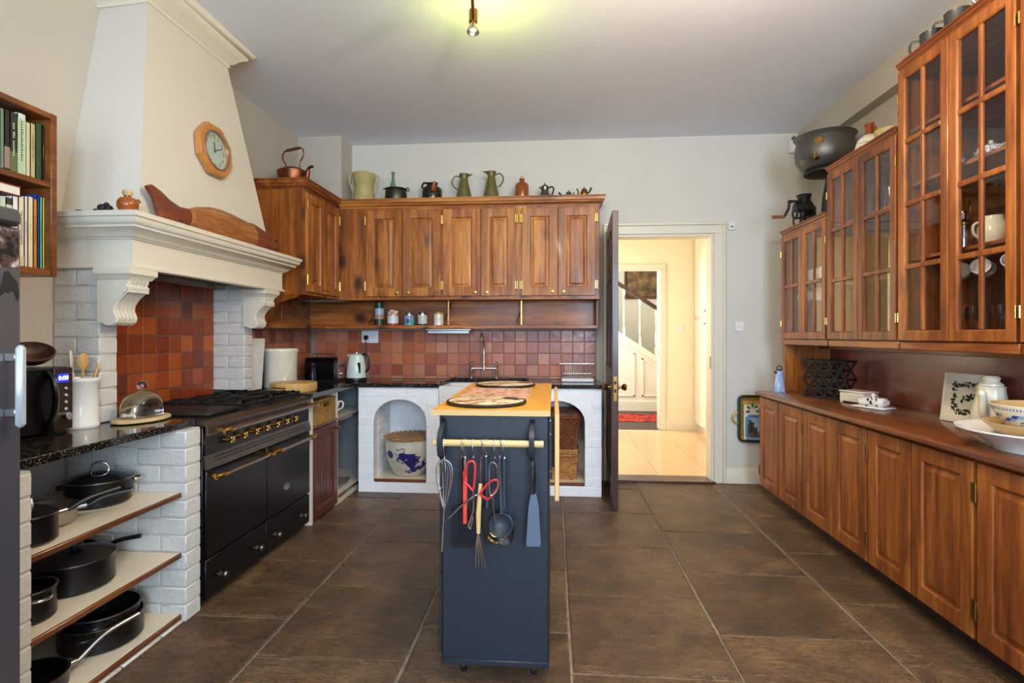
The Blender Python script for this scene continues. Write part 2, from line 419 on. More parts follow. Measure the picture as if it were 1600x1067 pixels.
MAT = {}
def setup():
    M = MAT
    M['wall'] = m_plaster('wall_paint', (192, 184, 170)); M['wall_grey'] = m_plaster('grey_wall_paint', (212, 208, 196))
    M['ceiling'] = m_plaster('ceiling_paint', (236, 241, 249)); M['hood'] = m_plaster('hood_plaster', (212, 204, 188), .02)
    M['gloss_white'] = plain('white_gloss_paint', (222, 214, 194), .32, 0, .02)
    M['brick'] = m_brickpaint('shaded_white_painted_brick', (216, 213, 205)); M['mortar'] = m_brickpaint('white_painted_mortar', (200, 198, 192))  # brick white dimmed in its colour to stand in for shade on the left
    M['brick_lit'] = m_brickpaint('lit_white_painted_brick', (250, 251, 252))  # white raised in its colour to stand in for stronger light at the sink
    M['grout'] = plain('tile_grout', (146, 130, 116), .8); M['joint'] = plain('stone_joint_mortar', (140, 126, 106), .9, 0, .3, 25, 0, .2, .5)
    M['tile'] = m_tile('terracotta_tile', [(200, 108, 62), (160, 78, 50), (214, 132, 86), (150, 80, 60), (190, 108, 84), (208, 140, 108), (178, 92, 56)])
    M['tile_cook'] = m_tile('dark_orange_glazed_tile', [(176, 76, 20), (132, 52, 22), (190, 92, 26), (110, 46, 26), (158, 64, 22)], .2)
    M['slab'] = m_slab(); M['granite'] = m_granite()
    for ax in 'xyz':
        M['pine_' + ax] = wood('honey_pine_' + ax, (92, 46, 14), (160, 92, 32), (208, 138, 58), ax, knots=.10)
        M['knotty_' + ax] = wood('knotty_pine_' + ax, (80, 40, 12), (140, 76, 26), (186, 114, 46), ax, knots=1.0)
        M['oregon_' + ax] = wood('red_pine_' + ax, (80, 38, 13), (134, 72, 27), (176, 108, 48), ax, knots=.04)
        M['brownwood_' + ax] = wood('brown_worktop_wood_' + ax, (74, 38, 20), (108, 60, 32), (134, 80, 44), ax, rough=.25, coat=.3)
        M['beech_' + ax] = wood('beech_' + ax, (206, 160, 96), (226, 184, 118), (238, 202, 142), ax, coat=.05)
    M['redboard'] = wood('red_brown_board', (88, 36, 22), (114, 50, 32), (136, 66, 44), 'y', rough=.3, coat=.15)
    M['reddoor'] = wood('dark_red_brown_wood', (56, 22, 12), (84, 36, 20), (106, 52, 30), 'z', rough=.35)
    M['doorleaf'] = wood('dark_door_wood', (46, 26, 20), (66, 38, 30), (92, 58, 46), 'z', rough=.3)
    M['bookwood'] = wood('shelf_wood', (82, 42, 16), (120, 66, 26), (150, 90, 40), 'y', knots=.2)
    M['darkwood'] = wood('dark_carved_wood', (48, 26, 14), (74, 42, 22), (100, 60, 34), 'x')
    M['carttop'] = wood('golden_cart_top', (214, 150, 50), (230, 168, 62), (240, 188, 92), 'y', rough=.35, coat=.1)
    M['bamboo'] = wood('bamboo', (200, 150, 80), (220, 174, 102), (232, 194, 126), 'z', coat=.05)
    M['cart'] = plain('navy_cart_lacquer', (33, 40, 49), .42, 0, .06, 60, 0, .5, .3, 200)
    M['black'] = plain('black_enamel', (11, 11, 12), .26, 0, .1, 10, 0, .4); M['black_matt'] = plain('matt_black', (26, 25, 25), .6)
    M['black_plastic'] = plain('black_plastic', (22, 22, 24), .35); M['iron'] = plain('cast_iron', (34, 31, 29), .55, .3, .2, 30)
    M['charcoal'] = plain('charcoal_nylon', (48, 54, 64), .5)
    M['steel'] = metal('brushed_steel', (176, 170, 162), .3); M['chrome'] = metal('chrome', (226, 226, 228), .17, .03)
    M['brass'] = metal('brass', (196, 158, 84), .24); M['oldbrass'] = metal('old_brass', (146, 108, 54), .35)
    M['copper'] = metal('tarnished_copper', (126, 78, 54), .38, .35, 9); M['pewter'] = metal('pewter', (126, 122, 110), .3, .2)
    M['gunmetal'] = metal('tarnished_green_metal', (78, 78, 66), .45, .3, 14); M['potmetal'] = plain('dull_tin', (98, 96, 90), .42, .6, .2, 8)
    M['mugmetal'] = plain('dark_pewter', (92, 92, 88), .4, .7, .1); M['fridge'] = plain('grey_fridge_steel', (116, 116, 122), .34, .75, .05, 4)
    M['silver'] = plain('silver_paint', (190, 200, 204), .3, .4); M['fridge_dark'] = plain('dark_grey_plastic', (72, 72, 74), .4)
    M['panblack'] = plain('black_nonstick', (9, 9, 10), .32, 0, .15, 12, 0, .4); M['darksteel'] = metal('dark_brushed_steel', (124, 116, 108), .34)
    cg = N('crystal_glass'); M['crystal'] = cg.fin((.96, .97, .97, 1), 0.0, 0, .5, 0, 1.0, 1.42)
    M['greyin'] = plain('grey_painted_interior', (120, 126, 126), .6)
    M['ceramic'] = plain('white_ceramic', (238, 236, 232), .14, 0, .02); M['cream'] = plain('cream_ceramic', (226, 220, 198), .2, 0, .03)
    M['stoneware'] = plain('grey_stoneware', (206, 200, 182), .3, 0, .05, 8); M['stone_tan'] = plain('ribbed_straw_stoneware', (186, 172, 116), .5, 0, .1, 30)
    M['brownglaze'] = plain('brown_salt_glaze', (146, 74, 28), .18, 0, .15, 10); M['blackglaze'] = plain('dark_brown_glaze', (38, 28, 22), .12, 0, .3, 10)
    M['olive'] = plain('olive_enamel', (106, 98, 54), .4, .2, .06); M['redplastic'] = plain('red_rubber', (206, 36, 36), .4); M['orangered'] = plain('orange_red_handle', (228, 72, 52), .42)
    M['glass'] = glass('window_glass'); M['clear'] = glass('clear_glass', (.97, .98, .98)); M['greenglass'] = glass('green_bottle_glass', (.45, .62, .5))
    M['wicker'] = m_wicker('brown_wicker', (66, 30, 14), (142, 76, 38)); M['wicker_lt'] = m_wicker('honey_wicker', (128, 74, 30), (206, 146, 82))
    M['seagrass'] = m_wicker('seagrass', (104, 70, 32), (176, 134, 72)); M['rope'] = m_wicker('plaited_straw', (132, 88, 48), (200, 152, 98))
    M['white'] = plain('white_melamine', (228, 214, 190), .35, 0, .03); M['plastic_white'] = plain('white_plastic', (226, 226, 222), .35)
    M['paper'] = plain('page_block', (226, 218, 200), .8, 0, .06, 200); M['navy_glaze'] = plain('cobalt_glaze', (48, 40, 108), .25, 0, .25, 30)
    M['fish_red'] = wood('red_brown_fish_wood', (84, 36, 18), (116, 54, 28), (146, 76, 40), 'y', rough=.5); M['fish_scale'] = wood('worn_fish_wood', (116, 66, 28), (150, 92, 44), (186, 136, 84), 'y', rough=.6, fine=2.5)
    M['clockwood'] = wood('clock_oak', (160, 100, 44), (190, 126, 62), (208, 150, 84), 'z'); M['clockface'] = plain('clock_face', (196, 204, 190), .4, 0, .02)
    M['ink'] = plain('dark_print', (40, 36, 34), .6); M['halltile'] = plain('cream_floor_tile', (216, 184, 138), .16, 0, .03)
    M['hallwall'] = m_plaster('hall_paint', (236, 226, 200), .02); M['palewood'] = plain('pale_stone', (196, 170, 120), .7, 0, .2, 14)
    M['aubergine'] = plain('dark_skirting', (60, 40, 36), .5)
setup()
# ================================================================== the room
CZ = 3.05; XL = -2.26; XR = 2.20; YB = 4.82; YR = -2.5
def wallbox(name, boxes, mat):
    b = B()
    for q in boxes: b.box(*q)
    return struct(b.obj(name, mat, ang=0))
floor = wallbox('floor', [(XL - .1, XR + .1, YR - .1, YB + .02, -.12, -.007)], MAT['joint'])
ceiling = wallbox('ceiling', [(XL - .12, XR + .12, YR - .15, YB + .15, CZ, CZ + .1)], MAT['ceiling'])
wall_left = wallbox('wall_left', [(XL - .12, XL, YR, YB + .15, 0, CZ)], MAT['wall'])
wall_right = wallbox('wall_right', [(XR, XR + .12, YR, YB + .15, 0, CZ)], MAT['wall'])
wall_back = wallbox('wall_back', [(XL, .53, YB, YB + .15, 0, CZ), (1.40, XR, YB, YB + .15, 0, CZ), (.53, 1.40, YB, YB + .15, 2.19, CZ)], MAT['wall_grey'])
wx = [(-1.85, -.45), (.45, 1.85)]
wall_rear = wallbox('wall_rear', [(XL, -1.85, YR - .15, YR, 0, CZ), (-.45, .45, YR - .15, YR, 0, CZ), (1.85, XR, YR - .15, YR, 0, CZ)]
    + [(a, c, YR - .15, YR, 0, .85) for a, c in wx] + [(a, c, YR - .15, YR, 2.65, CZ) for a, c in wx], MAT['wall'])
for i, (a, c) in enumerate(wx):
    b = B()
    for q in ((a, a + .05), (c - .05, c), ((a + c) / 2 - .02, (a + c) / 2 + .02)): b.box(q[0], q[1], YR - .13, YR - .08, .85, 2.65, .004)
    for z in (.85, 1.72, 2.60): b.box(a, c, YR - .13, YR - .08, z, z + .05, .004)
    f = struct(b.obj('window_%d' % (i + 1), MAT['gloss_white'], ang=0))
    for x0, x1 in ((a + .05, (a + c) / 2 - .02), ((a + c) / 2 + .02, c - .05)):
        for z0, z1 in ((.9, 1.72), (1.77, 2.6)):
            B().box(x0, x1, YR - .108, YR - .104, z0, z1).obj('pane', MAT['glass'], f, ang=0)
# flagstones
XC = [-2.30, -1.86, -1.21, -.59, .068, .715, 1.375, 2.28]
OFF = [2.66, 2.367, 2.08, 2.352, 2.075, 2.387, 2.69]
STEP = [.61, .60, .61, .62, .622, .612, .618]
for ci in range(7):
    ys = [OFF[ci] + k * STEP[ci] for k in range(-9, 6)]
    ys = [y for y in ys if YR - .05 < y < YB - .25]
    if ci == 5: ys = [y for y in ys if y < 4.0]
    ys = [YR - .05] + ys + [YB + .01]
    for y0, y1 in zip(ys, ys[1:]):
        if y1 - y0 < .06: continue
        j = .0045; e = lambda: random.uniform(-.003, .003)
        x0, x1 = XC[ci] + j, XC[ci + 1] - j
        p = [(x0 + e(), y0 + j + e()), (x1 + e(), y0 + j + e()), (x1 + e(), y1 - j + e()), (x0 + e(), y1 - j + e())]
        cx = sum(q[0] for q in p) / 4; cy = sum(q[1] for q in p) / 4
        zt = [random.uniform(-.0025, .0015) for _ in p]
        ins = lambda q, d: (q[0] + (d if q[0] < cx else -d), q[1] + (d if q[1] < cy else -d))
        vs = [(q[0] - cx, q[1] - cy, -.04) for q in p] + [(q[0] - cx, q[1] - cy, z - .005) for q, z in zip(p, zt)] + [(ins(q, .008)[0] - cx, ins(q, .008)[1] - cy, z) for q, z in zip(p, zt)]
        fs = [(3, 2, 1, 0), (8, 9, 10, 11)] + [(k + o, (k + 1) % 4 + o, (k + 1) % 4 + 4 + o, k + 4 + o) for k in range(4) for o in (0, 4)]
        b = B().add(vs, fs); o = b.obj('flagstone', MAT['slab'], floor, ang=30); o.location = (cx, cy, 0)
# dropped beam along the right wall, boxed duct above the corner cupboards
struct(B().box(2.115, XR, YR, YB, 2.852, CZ).obj('trim_1', MAT['wall'], ang=0))
struct(B().box(XL, -1.86, 4.57, YB, 2.47, CZ).obj('trim_2', MAT['wall'], ang=0))
# skirting right of the door
sk = [(0, 0), (.018, 0), (.018, .105), (.012, .118), (.006, .13), (0, .135)]
struct(B().mould(sk, [(1.50, YB), (XR, YB)]).obj('baseboard_back', MAT['gloss_white']))
# door casing with stepped architrave
b = B()
for x0, x1, s in ((.44, .53, 1), (1.40, 1.50, -1)):
    inner = x1 if s == 1 else x0
    b.box(x0, x1, YB - .018, YB + .02, 0, 2.192, .004)
    b.box(inner - .03 if s == 1 else inner, inner if s == 1 else inner + .03, YB - .010, YB + .02, 0, 2.215, .003)
    xo = x0 if s == 1 else x1
    b.box(xo, xo + .028 * s, YB - .032, YB + .01, 0, 2.264, .006)
    b.box(inner - .004 if s == 1 else inner - .022, inner + .022 if s == 1 else inner + .004, YB - .005, YB + .149, 0, 2.17, .002)
b.box(.441, 1.499, YB - .0175, YB + .02, 2.19, 2.285, .004); b.box(.439, 1.501, YB - .033, YB + .01, 2.262, 2.29, .006)
b.box(.5, 1.44, YB - .005, YB + .15, 2.168, 2.19, .002)
casing = struct(b.obj('trim_3', MAT['gloss_white']))
B().box(1.376, 1.392, YB + .0, YB + .03, 1.0, 1.11, .002).obj('strike_plate', MAT['oldbrass'], casing)
struct(B().box(.53, 1.41, YB - .055, YB + .155, -.02, .018, .005).obj('trim_4', MAT['doorleaf']))
# ---- open door leaf
dl = bpy.data.objects.new('door_1', None)
W, H, t = .80, 2.21, .0225
b = B()
sx = [0, .105, .355, .445, .695, W]; rz = [0, .22, .86, 1.03, 1.72, 1.82, 2.09, H]
for x0, x1 in ((0, .105), (.355, .445), (.695, W)): b.box(x0, x1, -t, t, 0, H, .003)
for z0, z1 in ((0, .22), (.86, 1.03), (1.72, 1.82), (2.09, H)):
    for x0, x1 in ((.105, .355), (.445, .695)): b.box(x0, x1, -t, t, z0, z1)
door = struct(b.obj('door_1', MAT['doorleaf']))
door.location = (.488, 4.792, .008); door.rotation_euler = (0, 0, math.atan2(-.8, -.034))
for x0, x1 in ((.105, .355), (.445, .695)):
    for z0, z1 in ((.22, .86), (1.03, 1.72), (1.82, 2.09)):
        p = B(Matrix.Translation((x0, 0, z0)))
        for sgn in (-1, 1):
            p.rings(x1 - x0, z1 - z0, [(0, sgn * t * .6), (.012, sgn * t * .55), (.016, sgn * .008), (.05, sgn * .016)])
        p.obj('panel', MAT['doorleaf'], door)
for s in (-1, 1):
    k = B(Matrix.Translation((W - .06, 0, .90)) @ Matrix.Rotation(-s * PI / 2, 4, 'X'))
    k.lathe([(0, .023), (.026, .023), (.026, .028), (.011, .032), (.010, .05), (.020, .058), (.027, .072), (.022, .086), (0, .09)], 18)
    k.obj('knob', MAT['oldbrass'], door, label='round dark brass door knob')
lp = B().box(W, W + .003, -.013, .013, .80, .985, .001).obj('lock_plate', MAT['oldbrass'], door)
q = B(); q.box(W + .003, W + .004, -.008, .008, .925, .95); q.box(W + .003, W + .008, -.008, .008, .865, .89); q.obj('latch', MAT['black_matt'], lp)
for z in (.28, .95, 1.85):
    B().box(-.006, .03, -t - .004, -t, z, z + .1, .001).cyl((-.006, -t - .004, z), (-.006, -t - .004, z + .1), .006, 8).obj('hinge', MAT['oldbrass'], door)

# ---- back wall tiles (left of the door) and the return on the left wall
def tilemesh(w, h):
    return B().box(-w / 2, w / 2, -.005, .005, -h / 2, h / 2, .0025).mesh('tile', MAT['tile'], 30)
PIT = .1033; xr = .377
full = tilemesh(PIT - .005, PIT - .005); cut = tilemesh(PIT - .005, .019)
rows = [(1.2885, full), (1.1845, full), (1.0805, full), (.9770, full)]
B().box(XL, .379, YB - .006, YB, .9, 1.345).obj('grout', MAT['grout'], wall_back, ang=0)
for k in range(25):
    x = xr - PIT / 2 - k * PIT
    for z, me in rows: inst(me, 'tile', wall_back, (x, YB - .0095 + random.uniform(-.0008, .0008), z), (random.uniform(-.006, .006), 0, random.uniform(-.006, .006)))
    inst(cut, 'tile', wall_back, (x, YB - .0095, .9125))
B().box(XL, XL + .006, 3.56, YB - .01, .9, 1.345).obj('grout', MAT['grout'], wall_left, ang=0)
for k in range(12):
    y = YB - .02 - PIT / 2 - k * PIT
    for z, me in rows: inst(me, 'tile', wall_left, (XL + .0095, y, z), (0, 0, PI / 2 + random.uniform(-.006, .006)))
cook = B().box(-.0492, .0492, -.005, .005, -.0492, .0492, .0025).mesh('tile', MAT['tile_cook'], 30)
B().box(XL, XL + .012, 2.352, 3.40, .86, 1.66).obj('grout', MAT['grout'], wall_left, ang=0)
for k in range(10):
    for r in range(7):
        inst(cook, 'tile', wall_left, (XL + .0155 + random.uniform(-.001, .001), 2.3925 + .103 * k, .935 + .103 * r), (random.uniform(-.01, .01), 0, PI / 2 + random.uniform(-.012, .012)))

# ---- hallway beyond the door
HY = 7.45
fh = wallbox('floor_hall', [(-.6, 2.6, YB + .02, HY + .15, -.1, -.004)], MAT['grout'])
gx = [-.455 + .4755 * k for k in range(6)]; gy = [4.985, 5.83, 6.645, 7.46]
for i, x0 in enumerate([-.6] + gx[0:]):
    x1 = ([-.6] + gx + [2.0])[i + 1]
    for y0, y1 in zip(gy, gy[1:]):
        B().box(x0 + .0015, x1 - .0015, y0 + .0015, y1 - .0015, -.02, 0, .001).obj('floor_tile', MAT['halltile'], fh, world=True)
wallbox('wall_hall_left', [(-.62, -.5, 4.97, 5.35, 0, CZ), (-.62, -.5, 7.0, 10.6, 0, CZ), (-.62, -.5, 5.35, 7.0, 0, .85), (-.62, -.5, 5.35, 7.0, 2.55, CZ)], MAT['hallwall'])
b = B()
for y0, y1 in ((5.35, 5.40), (6.15, 6.2), (6.95, 7.0)): b.box(-.60, -.55, y0, y1, .85, 2.55)
for z0, z1 in ((.85, .9), (1.68, 1.72), (2.5, 2.55)): b.box(-.60, -.55, 5.35, 7.0, z0, z1)
f = struct(b.obj('window_3', MAT['gloss_white'], ang=0))
for y0, y1 in ((5.4, 6.15), (6.2, 6.95)):
    for z0, z1 in ((.9, 1.68), (1.72, 2.5)): B().box(-.578, -.574, y0, y1, z0, z1).obj('pane', MAT['glass'], f, ang=0)
wallbox('wall_hall_right', [(2.45, 2.57, 4.97, 10.6, 0, CZ), (1.95, 2.45, 4.97, 5.0, 0, CZ)], MAT['hallwall'])
wallbox('wall_hall_back', [(1.45, 2.45, HY, HY + .15, 0, CZ), (-.5, .48, HY, HY + .15, 0, CZ), (.48, 1.45, HY, HY + .15, 2.19, CZ)], MAT['hallwall'])
wallbox('wall_stair_back', [(-.5, 2.45, 10.4, 10.5, 0, CZ)], MAT['wall_grey'])
wallbox('ceiling_hall', [(-.62, 2.57, YB + .15, 10.5, CZ, CZ + .1)], MAT['hallwall'])
b = B()
for x0, x1, xi in ((1.45, 1.53, 1.45), (.40, .48, .48)):
    b.box(x0, x1, HY - .02, HY + .01, 0, 2.192, .005); b.box(xi - .01, xi + .01, HY - .01, HY + .15, 0, 2.19, .002)
b.box(.399, 1.531, HY - .0205, HY + .01, 2.19, 2.27, .005)
c2 = struct(b.obj('trim_5', MAT['gloss_white']))
B().box(1.436, 1.442, HY + .03, HY + .06, 1.0, 1.10, .001).obj('strike_plate', MAT['oldbrass'], c2)
struct(B().mould(sk, [(1.53, HY), (2.45, HY)]).obj('baseboard_hall', MAT['gloss_white']))
wallbox('floor_stair', [(-.6, 2.6, HY + .15, 10.5, -.1, 0), (.46, 1.47, HY - .01, HY + .15, -.1, .006)], MAT['aubergine'])
# white full-height cupboards on the hall's right side
cu = thing('hall_cupboard', 'cream built-in hall cupboard with upper and lower doors and small knobs', 'cupboard', (2.18, 6.2, 0))
B().box(1.93, 2.45, 5.02, HY - .022, .09, CZ - .01).obj('body', MAT['gloss_white'], cu, True, 0)
B().box(1.97, 2.45, 5.02, HY - .022, 0, .09).obj('plinth', MAT['gloss_white'], cu, True, 0)
ys = [5.06 + k * .59 for k in range(5)]
for y0, y1 in zip(ys, ys[1:]):
    for z0, z1, zk in ((.11, 1.50, 1.44), (1.54, CZ - .05, 1.60)):
        d = B(TR(1.93, y1 - .004, z0, -PI / 2)); d.rings(y1 - y0 - .008, z1 - z0, [(0, 0), (0, -.016), (.003, -.019), (.05, -.019), (.055, -.012)])
        dd = d.obj('door', MAT['gloss_white'], cu, True)
        k = B(TR(1.912, (y0 + .05) if ys.index(y0) % 2 else (y1 - .05), zk, 0, 0, -PI / 2)); k.lathe([(0, 0), (.007, 0), (.006, .012), (.014, .02), (.012, .028), (0, .03)], 12)
        k.obj('knob', MAT['brass'], dd, True)
# stairs seen through the second doorway
st = thing('staircase', 'white panelled staircase side with turned balusters and dark handrail', 'staircase', (.9, 9.3, 0))
x0, x1 = -.49, 2.44; sl = -.66
zl = lambda x: 1.21 + sl * (x - 1.30)
B().prism([(x0, 0), (x1, 0), (x1, zl(x1)), (x0, zl(x0))], 'y', 9.25, 9.29).obj('string_panel', MAT['gloss_white'], st, True, 0)
B().prism([(x0, zl(x0) - .09), (x1, zl(x1) - .09), (x1, zl(x1) + .02), (x0, zl(x0) + .02)], 'y', 9.22, 9.31).obj('string_cap', MAT['gloss_white'], st, True, 0)
B().box(x0, x1, 9.22, 9.25, 0, .17, .004).obj('skirting', MAT['gloss_white'], st, True)
for a, c in ((.35, .88), (1.0, 1.38), (1.5, 1.85)):
    b = B(); top = lambda x: zl(x) - .17
    for pts in ([(a, .25), (c, .25), (c, .275), (a, .275)], [(a, .25), (a + .025, .25), (a + .025, top(a)), (a, top(a))], [(c - .025, .25), (c, .25), (c, top(c)), (c - .025, top(c))], [(a, top(a) - .025), (c, top(c) - .025), (c, top(c)), (a, top(a))]):
        b.prism(pts, 'y', 9.235, 9.252)
    b.obj('panel_moulding', MAT['gloss_white'], st, True, 0)
for k in range(9):
    x = .12 + k * .27; z0 = zl(x); h = .82
    b = B(); b.box(x - .02, x + .02, 9.25, 9.29, z0, z0 + .16, .002); b.box(x - .02, x + .02, 9.25, 9.29, z0 + h - .12, z0 + h, .002)
    b.lathe([(.017, .15), (.009, .18), (.018, .24), (.020, .34), (.010, .46), (.009, .5), (.016, .6), (.012, h - .13), (.017, h - .1)], 10, (x, 9.27, z0))
    b.obj('baluster', MAT['gloss_white'], st, True)
hr = B(); hr.prism([(x0, zl(x0) + .80), (x1, zl(x1) + .80), (x1, zl(x1) + .875), (x0, zl(x0) + .875)], 'y', 9.235, 9.305); hr.obj('handrail', MAT['doorleaf'], st, True, 0, 'dark wooden handrail')
# rug, picture, hall switch
b = B(); n = 40
b.box(.1, 2.2, 8.1, 8.85, 0, .008, .003); rg = N('red_rug')
v = rg.coord((1, 1, 1), rnd=False); wv = rg.n('TexNoise'); wv.inputs['Scale'].default_value = 9; wv.inputs['Detail'].default_value = 3; rg.l(v, wv.inputs['Vector'])
cc = rg.ramp(wv.outputs['Fac'], [(.36, lin((52, 38, 46))), (.45, lin((150, 40, 34))), (.56, lin((196, 70, 52))), (.66, lin((70, 50, 52)))])
single(b, 'rug', rg.fin(cc, .9, 0, .1), 'red patterned rug lying below the staircase', 'rug')
pf = thing('framed_picture', 'dark landscape painting in a brown frame above the staircase', 'picture', (1.55, 10.4, 1.9))
fr = B(TR(1.355, 10.36, 1.986)); fr.rings(.95, .70, [(0, .04), (0, 0), (.03, -.004), (.05, .012), (.055, .02)], False); fr.obj('frame', MAT['darkwood'], pf, True)
pc = N('dark_painting'); v = pc.coord(rnd=False); cc = pc.ramp(pc.noise(v, 6, 6, .6), [(.35, lin((52, 38, 30))), (.5, lin((98, 72, 46))), (.66, lin((150, 116, 70)))])
B(TR(1.40, 10.38, 2.03)).rings(.86, .61, [(0, 0)]).obj('canvas', pc.fin(cc, .5), pf, True)

# ---- ceiling spotlight on its rail
sp = thing('ceiling_spotlight', 'brass and steel spotlight hanging from a thin ceiling rail', 'spotlight', (-.40, 2.62, CZ))
b = B(); b.tube([(-.33, 1.2, CZ - .06), (-.385, 2.50, CZ - .06)], .007, 8)
for y, x in ((1.3, -.334), (2.4, -.381)): b.cyl((x, y, CZ), (x, y, CZ - .06), .006, 8)
b.obj('rail', MAT['oldbrass'], sp, True)
b = B(); b.tube([(-.385, 2.50, CZ - .06), (-.39, 2.545, CZ - .1), (-.398, 2.63, CZ - .17)], .008, 8); b.obj('arm', MAT['oldbrass'], sp, True)
T = TR(-.402, 2.66, CZ - .155, 0, math.radians(-6))
b = B(T); b.lathe([(0, .035), (.022, .035), (.022, -.03), (.017, -.035), (0, -.034)], 18); b.obj('lamp_holder', MAT['oldbrass'], sp, True)
b = B(T); b.lathe([(.016, -.036), (.024, -.055), (.031, -.078), (.031, -.083), (.028, -.08), (.020, -.055), (.013, -.038)], 20, closed=True); b.obj('reflector', MAT['steel'], sp, True)
b = B(T); b.ball((0, 0, -.058), .008, 12, 8); b.obj('bulb', emit('bulb_glow', (1, .84, .5), 50), sp, True)
lamp = bpy.data.lights.new('spotlight_lamp', 'POINT'); lamp.energy = 5; lamp.color = (.86, 1, .16); lamp.shadow_soft_size = .014
lo = bpy.data.objects.new('spotlight_lamp', lamp); C.objects.link(lo); lo.location = T @ Vector((.04, .13, -.07))
# two unseen lamp bodies added to carry the warm fill light, above the top of the picture
for (x, y, z), lab in (((.75, 1.95, 2.60), 'added unseen brass fill lamp on the ceiling near the glazed cupboards'), ((.10, 1.50, 2.55), 'added unseen brass fill lamp on the ceiling above the near end of the cart')):
    t = thing('added_fill_lamp', lab, 'lamp', (x, y, CZ))
    B().lathe([(0, 0), (.04, 0), (.04, -.012), (.012, -.022), (0, -.022)], 20, (x, y, CZ)).obj('ceiling_rose', MAT['oldbrass'], t, True)
    B().tube([(x, y, CZ - .02), (x, y, z + .07)], .005, 8).obj('stem', MAT['oldbrass'], t, True)
    B().lathe([(0, .075), (.02, .075), (.022, .03), (.016, .022), (0, .022)], 16, (x, y, z)).obj('holder', MAT['oldbrass'], t, True)
    B().ball((x, y, z), .016, 14, 8).obj('bulb', emit('fill_bulb_glow', (1, .8, .56), 12), t, True)
# ================================================================== chimney hood over the cooker
def bricks(parent, face, a0, a1, z0, z1, depth0, depth1, mat, L=.215, Hc=.081, stag=0, holes=None, j=.007):
    """a stack of brick courses; face 'y': bricks run along x between depths on y; face 'x': run along y"""
    n = max(1, round((z1 - z0) / Hc)); hc = (z1 - z0) / n
    for i in range(n):
        za, zb = z0 + i * hc, z0 + (i + 1) * hc - j
        segs = [(a0, a1)]
        if holes:
            for h in holes:
                iv = h(za, zb); ns = []
                for s0, s1 in segs:
                    if iv is None or iv[1] <= s0 or iv[0] >= s1: ns.append((s0, s1)); continue
                    if iv[0] - s0 > .03: ns.append((s0, iv[0]))
                    if s1 - iv[1] > .03: ns.append((iv[1], s1))
                segs = ns
        for s0, s1 in segs:
            cuts = [s0]; p = a0 + ((i + stag) % 2) * (L / 2)
            while p < s1 - .035:
                if p > s0 + .035: cuts.append(p)
                p += L
            cuts.append(s1)
            for c0, c1 in zip(cuts, cuts[1:]):
                r = random.uniform(-.002, .002); lo = c0 + (j if c0 > s0 + 1e-4 else 0)
                b = B()
                if face == 'y': b.box(lo, c1, depth0 + r, depth1, za, zb, .004)
                else: b.box(depth0, depth1 + r, lo, c1, za, zb, .004)
                b.obj('brick', mat, parent, True)

hd = thing('cooker_hood', 'tall tapered white plaster cooker hood with moulded mantel, corbels and brick piers', 'hood', (-2.1, 2.9, .9))
bz, tz = 1.80, CZ - .001
b = B()
k = (tz - 1.83) / (2.93 - 1.83)
P0 = [(-2.259, 2.285), (-1.90, 2.312), (-1.90, 3.475), (-2.259, 3.50)]; P1 = [(-2.259, 2.50), (-1.98, 2.47), (-1.98, 3.11), (-2.259, 3.085)]
P1 = [(a[0] + (c[0] - a[0]) * k, a[1] + (c[1] - a[1]) * k) for a, c in zip(P0, P1)]
n = 10
for i in range(4):
    a0, a1, c0, c1 = P0[i], P0[(i + 1) % 4], P1[i], P1[(i + 1) % 4]; vs = []
    for r_ in range(n + 1):
        for k_ in range(n + 1):
            u_, v_ = k_ / n, r_ / n
            vs.append(tuple((a0[d] + (a1[d] - a0[d]) * u_) * (1 - v_) + (c0[d] + (c1[d] - c0[d]) * u_) * v_ for d in (0, 1)) + (1.825 + (tz - 1.825) * v_,))
    b.add(vs, [(r_ * (n + 1) + k_, r_ * (n + 1) + k_ + 1, (r_ + 1) * (n + 1) + k_ + 1, (r_ + 1) * (n + 1) + k_) for r_ in range(n) for k_ in range(n)])
b.add([(x, y, 1.825) for x, y in P0] + [(x, y, tz) for x, y in P1], [(3, 2, 1, 0), (4, 5, 6, 7)])
co = b.obj('canopy', MAT['hood'], hd, True, 0)
bm_ = bmesh.new(); bm_.from_mesh(co.data); bmesh.ops.remove_doubles(bm_, verts=bm_.verts, dist=.0001); bmesh.ops.recalc_face_normals(bm_, faces=bm_.faces); bm_.to_mesh(co.data); bm_.free()
co.data.polygons.foreach_set('use_smooth', [True] * len(co.data.polygons)); co.data.set_sharp_from_angle(angle=math.radians(25))
cr = [(-.04, 2.925), (.012, 2.925), (.016, 2.935), (.012, 2.943), (.03, 2.955), (.055, 2.985), (.085, 3.005), (.088, 3.015), (.10, 3.02), (.115, 3.04), (.118, 3.049), (-.04, 3.049)]
b = B().mould(cr, [(-2.259, 2.50), (-1.985, 2.475), (-1.985, 3.105), (-2.259, 3.09)]); b.obj('crown_moulding', MAT['gloss_white'], hd, True)
mp = [(-2.259, 2.25), (-1.878, 2.25), (-1.878, 3.575), (-2.259, 3.575)]
fa = [(-.05, 1.598), (.012, 1.598), (.014, 1.606), (.006, 1.614), (0, 1.62), (0, 1.735), (-.05, 1.735)]
b = B().mould(fa, mp); b.obj('fascia', MAT['gloss_white'], hd, True)
cn = [(-.05, 1.728), (.008, 1.728), (.012, 1.735), (.022, 1.737), (.03, 1.748), (.05, 1.765), (.066, 1.772), (.066, 1.782), (.074, 1.784), (.086, 1.80), (.086, 1.812), (.095, 1.814), (.097, 1.834), (.09, 1.838), (-.05, 1.838)]
b = B().mould(cn, mp); b.obj('cornice', MAT['gloss_white'], hd, True)
